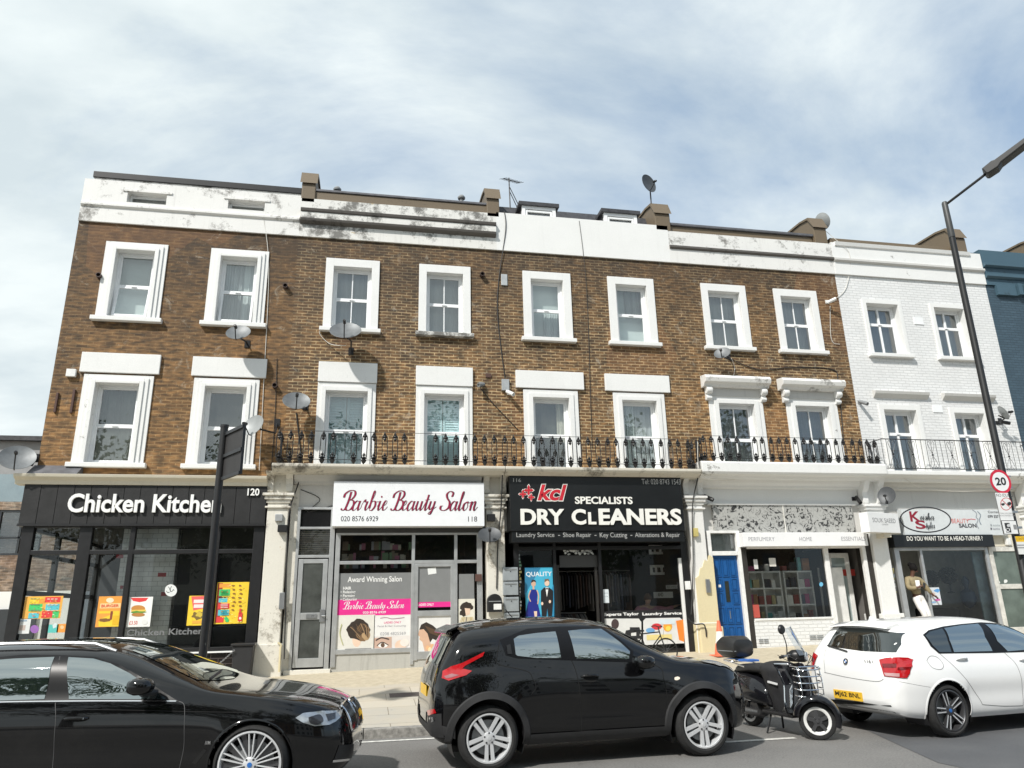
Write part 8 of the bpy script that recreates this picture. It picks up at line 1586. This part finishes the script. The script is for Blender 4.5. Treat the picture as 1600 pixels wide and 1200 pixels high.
def face(parent, c, fwd, hair_m, skin_m, r=.105, hairstyle='short'):
    f = Vector(fwd).normalized(); up = Vector((0, 0, 1)); s = f.cross(up).normalized(); mb = MB()
    for q in (-1, 1): mb.ball(c+f*.088+s*.032*q+up*.012, .011, 8, 6)
    mb.build('eyes', mat('dark eyes', (.02, .015, .012), .2), parent, local=True); mb = MB(); mb.obox(c+f*.092-up*.055, s*.024, f*.006, up*.006); mb.build('mouth', mat('lips', (.25, .07, .06), .5), parent, local=True)
    mb = MB(); n = 18
    for i in range(8):
        for j in range(n+1):
            th = PI*.62*i/7; ph = 2*PI*j/n; d = up*math.cos(th)+(f*math.cos(ph)+s*math.sin(ph))*math.sin(th); k = r*1.03*(1.08+.03*math.sin(j*5+i*3))
            if d.dot(f) > .45 and d.dot(up) < .62: d = (d-f*(d.dot(f)-.45)).normalized(); k *= .96
            mb.v.append(tuple(c+up*.02+Vector((d.x*k*.86, d.y*k*.95, d.z*k*1.12))))
    for i in range(7):
        for j in range(n): mb.f.append([i*(n+1)+j, i*(n+1)+j+1, (i+1)*(n+1)+j+1, (i+1)*(n+1)+j]); mb.mi.append(0)
    if hairstyle == 'bun': mb.ball(c-f*.09+up*.10, .055, 12, 8)
    mb.build('hair', hair_m, parent, smooth=True, local=True)
SK1 = mat('dark brown skin', (.10, .045, .028), .5, 0, .1, 8); SK2 = mat('light skin', (.55, .32, .22), .5, 0, .1, 8); JKT = mat('khaki jacket', (.26, .21, .12), .75, 0, .25, 9, .3, 14); WTR = mat('white jeans', (.78, .76, .74), .7, 0, .08, 8, .15, 20); PSH = mat('pink checked shirt', (.48, .20, .26), .8, 0, .2, 30); HAIRB = mat('hair black', (.006, .005, .005), .8, spec=.2)
# woman leaning in the salon doorway (facing the street, -y)
bx_, bz_ = 13.72, zfac(13.7)+.12
P = thing('person', 'woman in khaki jacket and white jeans leaning in the hair salon doorway', 'person', (bx_, -.02, bz_)); b0 = (0, 0, 0)
jn = {'pelvis': ((0.02, 0, .86), (.13, .10)), 'waist': ((-.02, .01, 1.02), (.105, .085)), 'chest': ((-.05, .02, 1.20), (.135, .10)), 'neckb': ((-.045, .01, 1.37), (.06, .055)), 'neck': ((-.03, -.01, 1.43), .047), 'head': ((.005, -.03, 1.52), (.078, .088)), 'crown': ((.01, -.03, 1.585), (.07, .08)),
      'shR': ((-.20, .02, 1.32), .058), 'elR': ((-.25, -.06, 1.06), .043), 'wrR': ((-.09, -.21, 1.09), .026), 'shL': ((.12, .0, 1.31), .058), 'elL': ((.25, -.03, 1.10), .043), 'wrL': ((.37, -.10, .90), .026),
      'hipR': ((-.06, 0, .80), .088), 'knR': ((.03, -.10, .45), .058), 'anR': ((.12, -.04, .08), .036), 'toR': ((.10, -.17, .03), .03), 'hipL': ((.10, 0, .80), .088), 'knL': ((.16, -.08, .45), .058), 'anL': ((.24, -.02, .08), .036), 'toL': ((.24, -.15, .03), .03)}
ed = [('pelvis', 'waist'), ('waist', 'chest'), ('chest', 'neckb'), ('neckb', 'neck'), ('neck', 'head'), ('head', 'crown'), ('chest', 'shR'), ('shR', 'elR'), ('elR', 'wrR'), ('chest', 'shL'), ('shL', 'elL'), ('elL', 'wrL'), ('pelvis', 'hipR'), ('hipR', 'knR'), ('knR', 'anR'), ('anR', 'toR'), ('pelvis', 'hipL'), ('hipL', 'knL'), ('knL', 'anL'), ('anL', 'toL')]
hand(jn, ed, 'wrR', jn['wrR'][0], (.8, -.35, .35), (0, -.3, .9), 1, .6); hand(jn, ed, 'wrL', jn['wrL'][0], (.7, -.25, -.55), (.3, 0, .8), -1, .3)
grow('body', J(jn), ed, SK1, P, 2)
def cloth_of(src, keys, add): return {k: (Vector(src[k][0]), tuple(x+add for x in (src[k][1] if isinstance(src[k][1], tuple) else (src[k][1],)*2))) for k in keys}
jk_ = cloth_of(jn, ('waist', 'chest', 'shR', 'elR', 'shL', 'elL'), .024); jk_['hem'] = (Vector((.01, 0, .88)), (.165, .135)); jk_['waist'] = (Vector((-.02, .01, 1.02)), (.158, .125)); jk_['chest'] = (Vector((-.05, .02, 1.20)), (.172, .13)); jk_['elR'] = (jn['elR'][0], .076); jk_['elL'] = (jn['elL'][0], .076); jk_['neckb'] = (Vector((-.045, .015, 1.345)), (.085, .075)); jk_['cfR'] = (Vector((-.115, -.19, 1.083)), .042); jk_['cfL'] = (Vector((.355, -.09, .925)), .042)
grow('jacket', jk_, [('hem', 'waist'), ('waist', 'chest'), ('chest', 'neckb'), ('chest', 'shR'), ('shR', 'elR'), ('elR', 'cfR'), ('chest', 'shL'), ('shL', 'elL'), ('elL', 'cfL')], JKT, P, 2, 'chest')
tr = cloth_of(jn, ('pelvis', 'hipR', 'knR', 'anR', 'hipL', 'knL', 'anL'), .014); tr['top'] = (Vector((.01, 0, .95)), (.125, .10)); grow('trousers', tr, [('top', 'pelvis'), ('pelvis', 'hipR'), ('hipR', 'knR'), ('knR', 'anR'), ('pelvis', 'hipL'), ('hipL', 'knL'), ('knL', 'anL')], WTR, P, 2, 'pelvis')
MB().obox((-.055, -.158, 1.16), (.045, -.02, 0), (.005, .012, 0), (0, 0, .10)).build('shirt_front', WTR, P, local=True, bev=.004)
face(P, Vector((.005, -.03, 1.545)), (.25, -1, -.15), HAIRB, SK1, .10, 'bun'); MB().obox((.04, -.26, 1.13), (.02, 0, .06), (.0, .004, 0), (-.03, 0, .02)).build('phone', mat('phone', (.03, .03, .03), .1), P, local=True)
# man behind the dry cleaners window, turned away, arm stretched out
P = thing('person', 'man in a pink shirt stretching out an arm behind the dry cleaners window', 'person', (6.60, .24, .52))
jn = {'pelvis': ((0, .0, .78), (.15, .11)), 'waist': ((.0, .05, .90), (.14, .10)), 'chest': ((.05, .12, 1.06), (.17, .115)), 'neckb': ((.09, .17, 1.17), (.065, .06)), 'neck': ((.11, .19, 1.21), .052), 'head': ((.13, .21, 1.28), (.08, .09)), 'crown': ((.14, .22, 1.345), (.07, .08)), 'shR': ((-.16, .12, 1.12), .065), 'elR': ((-.30, .10, .86), .05), 'wrR': ((-.22, .26, .70), .03), 'shL': ((.28, .15, 1.10), .06), 'elL': ((.56, .16, 1.06), .045), 'wrL': ((.82, .14, 1.14), .03), 'hipR': ((-.09, 0, .72), .10), 'knR': ((-.10, .0, .38), .065), 'anR': ((-.10, .05, .08), .042), 'toR': ((-.11, .18, .035), .035), 'hipL': ((.09, 0, .72), .10), 'knL': ((.1, .0, .38), .065), 'anL': ((.1, .05, .08), .042), 'toL': ((.11, .18, .035), .035)}
ed = [('pelvis', 'waist'), ('waist', 'chest'), ('chest', 'neckb'), ('neckb', 'neck'), ('neck', 'head'), ('head', 'crown'), ('chest', 'shR'), ('shR', 'elR'), ('elR', 'wrR'), ('chest', 'shL'), ('shL', 'elL'), ('elL', 'wrL'), ('pelvis', 'hipR'), ('hipR', 'knR'), ('knR', 'anR'), ('anR', 'toR'), ('pelvis', 'hipL'), ('hipL', 'knL'), ('knL', 'anL'), ('anL', 'toL')]
hand(jn, ed, 'wrL', jn['wrL'][0], (1, 0, .25), (0, 0, 1), 1, .3); hand(jn, ed, 'wrR', jn['wrR'][0], (.3, .6, -.5), (0, 0, 1), -1, .5); grow('body', J(jn), ed, SK2, P, 2)
sh_ = cloth_of(jn, ('waist', 'chest', 'shR', 'elR', 'shL', 'elL'), .018); sh_['hem'] = (Vector((0, .02, .84)), (.165, .125)); sh_['neckb'] = (Vector((.085, .16, 1.15)), (.085, .075)); sh_['cfL'] = (Vector((.76, .145, 1.12)), .045); sh_['cfR'] = (Vector((-.24, .22, .745)), .045)
grow('shirt', sh_, [('hem', 'waist'), ('waist', 'chest'), ('chest', 'neckb'), ('chest', 'shR'), ('shR', 'elR'), ('elR', 'cfR'), ('chest', 'shL'), ('shL', 'elL'), ('elL', 'cfL')], PSH, P, 2, 'chest'); tr = cloth_of(jn, ('pelvis', 'hipR', 'knR', 'anR', 'hipL', 'knL', 'anL'), .014); grow('trousers', tr, [('pelvis', 'hipR'), ('hipR', 'knR'), ('knR', 'anR'), ('pelvis', 'hipL'), ('hipL', 'knL'), ('knL', 'anL')], mat('dark trousers', (.03, .03, .04), .8), P, 2, 'pelvis')
face(P, Vector((.13, .21, 1.30)), (.3, 1, -.2), mat('brown hair', (.10, .055, .03), .7), SK2, .10)
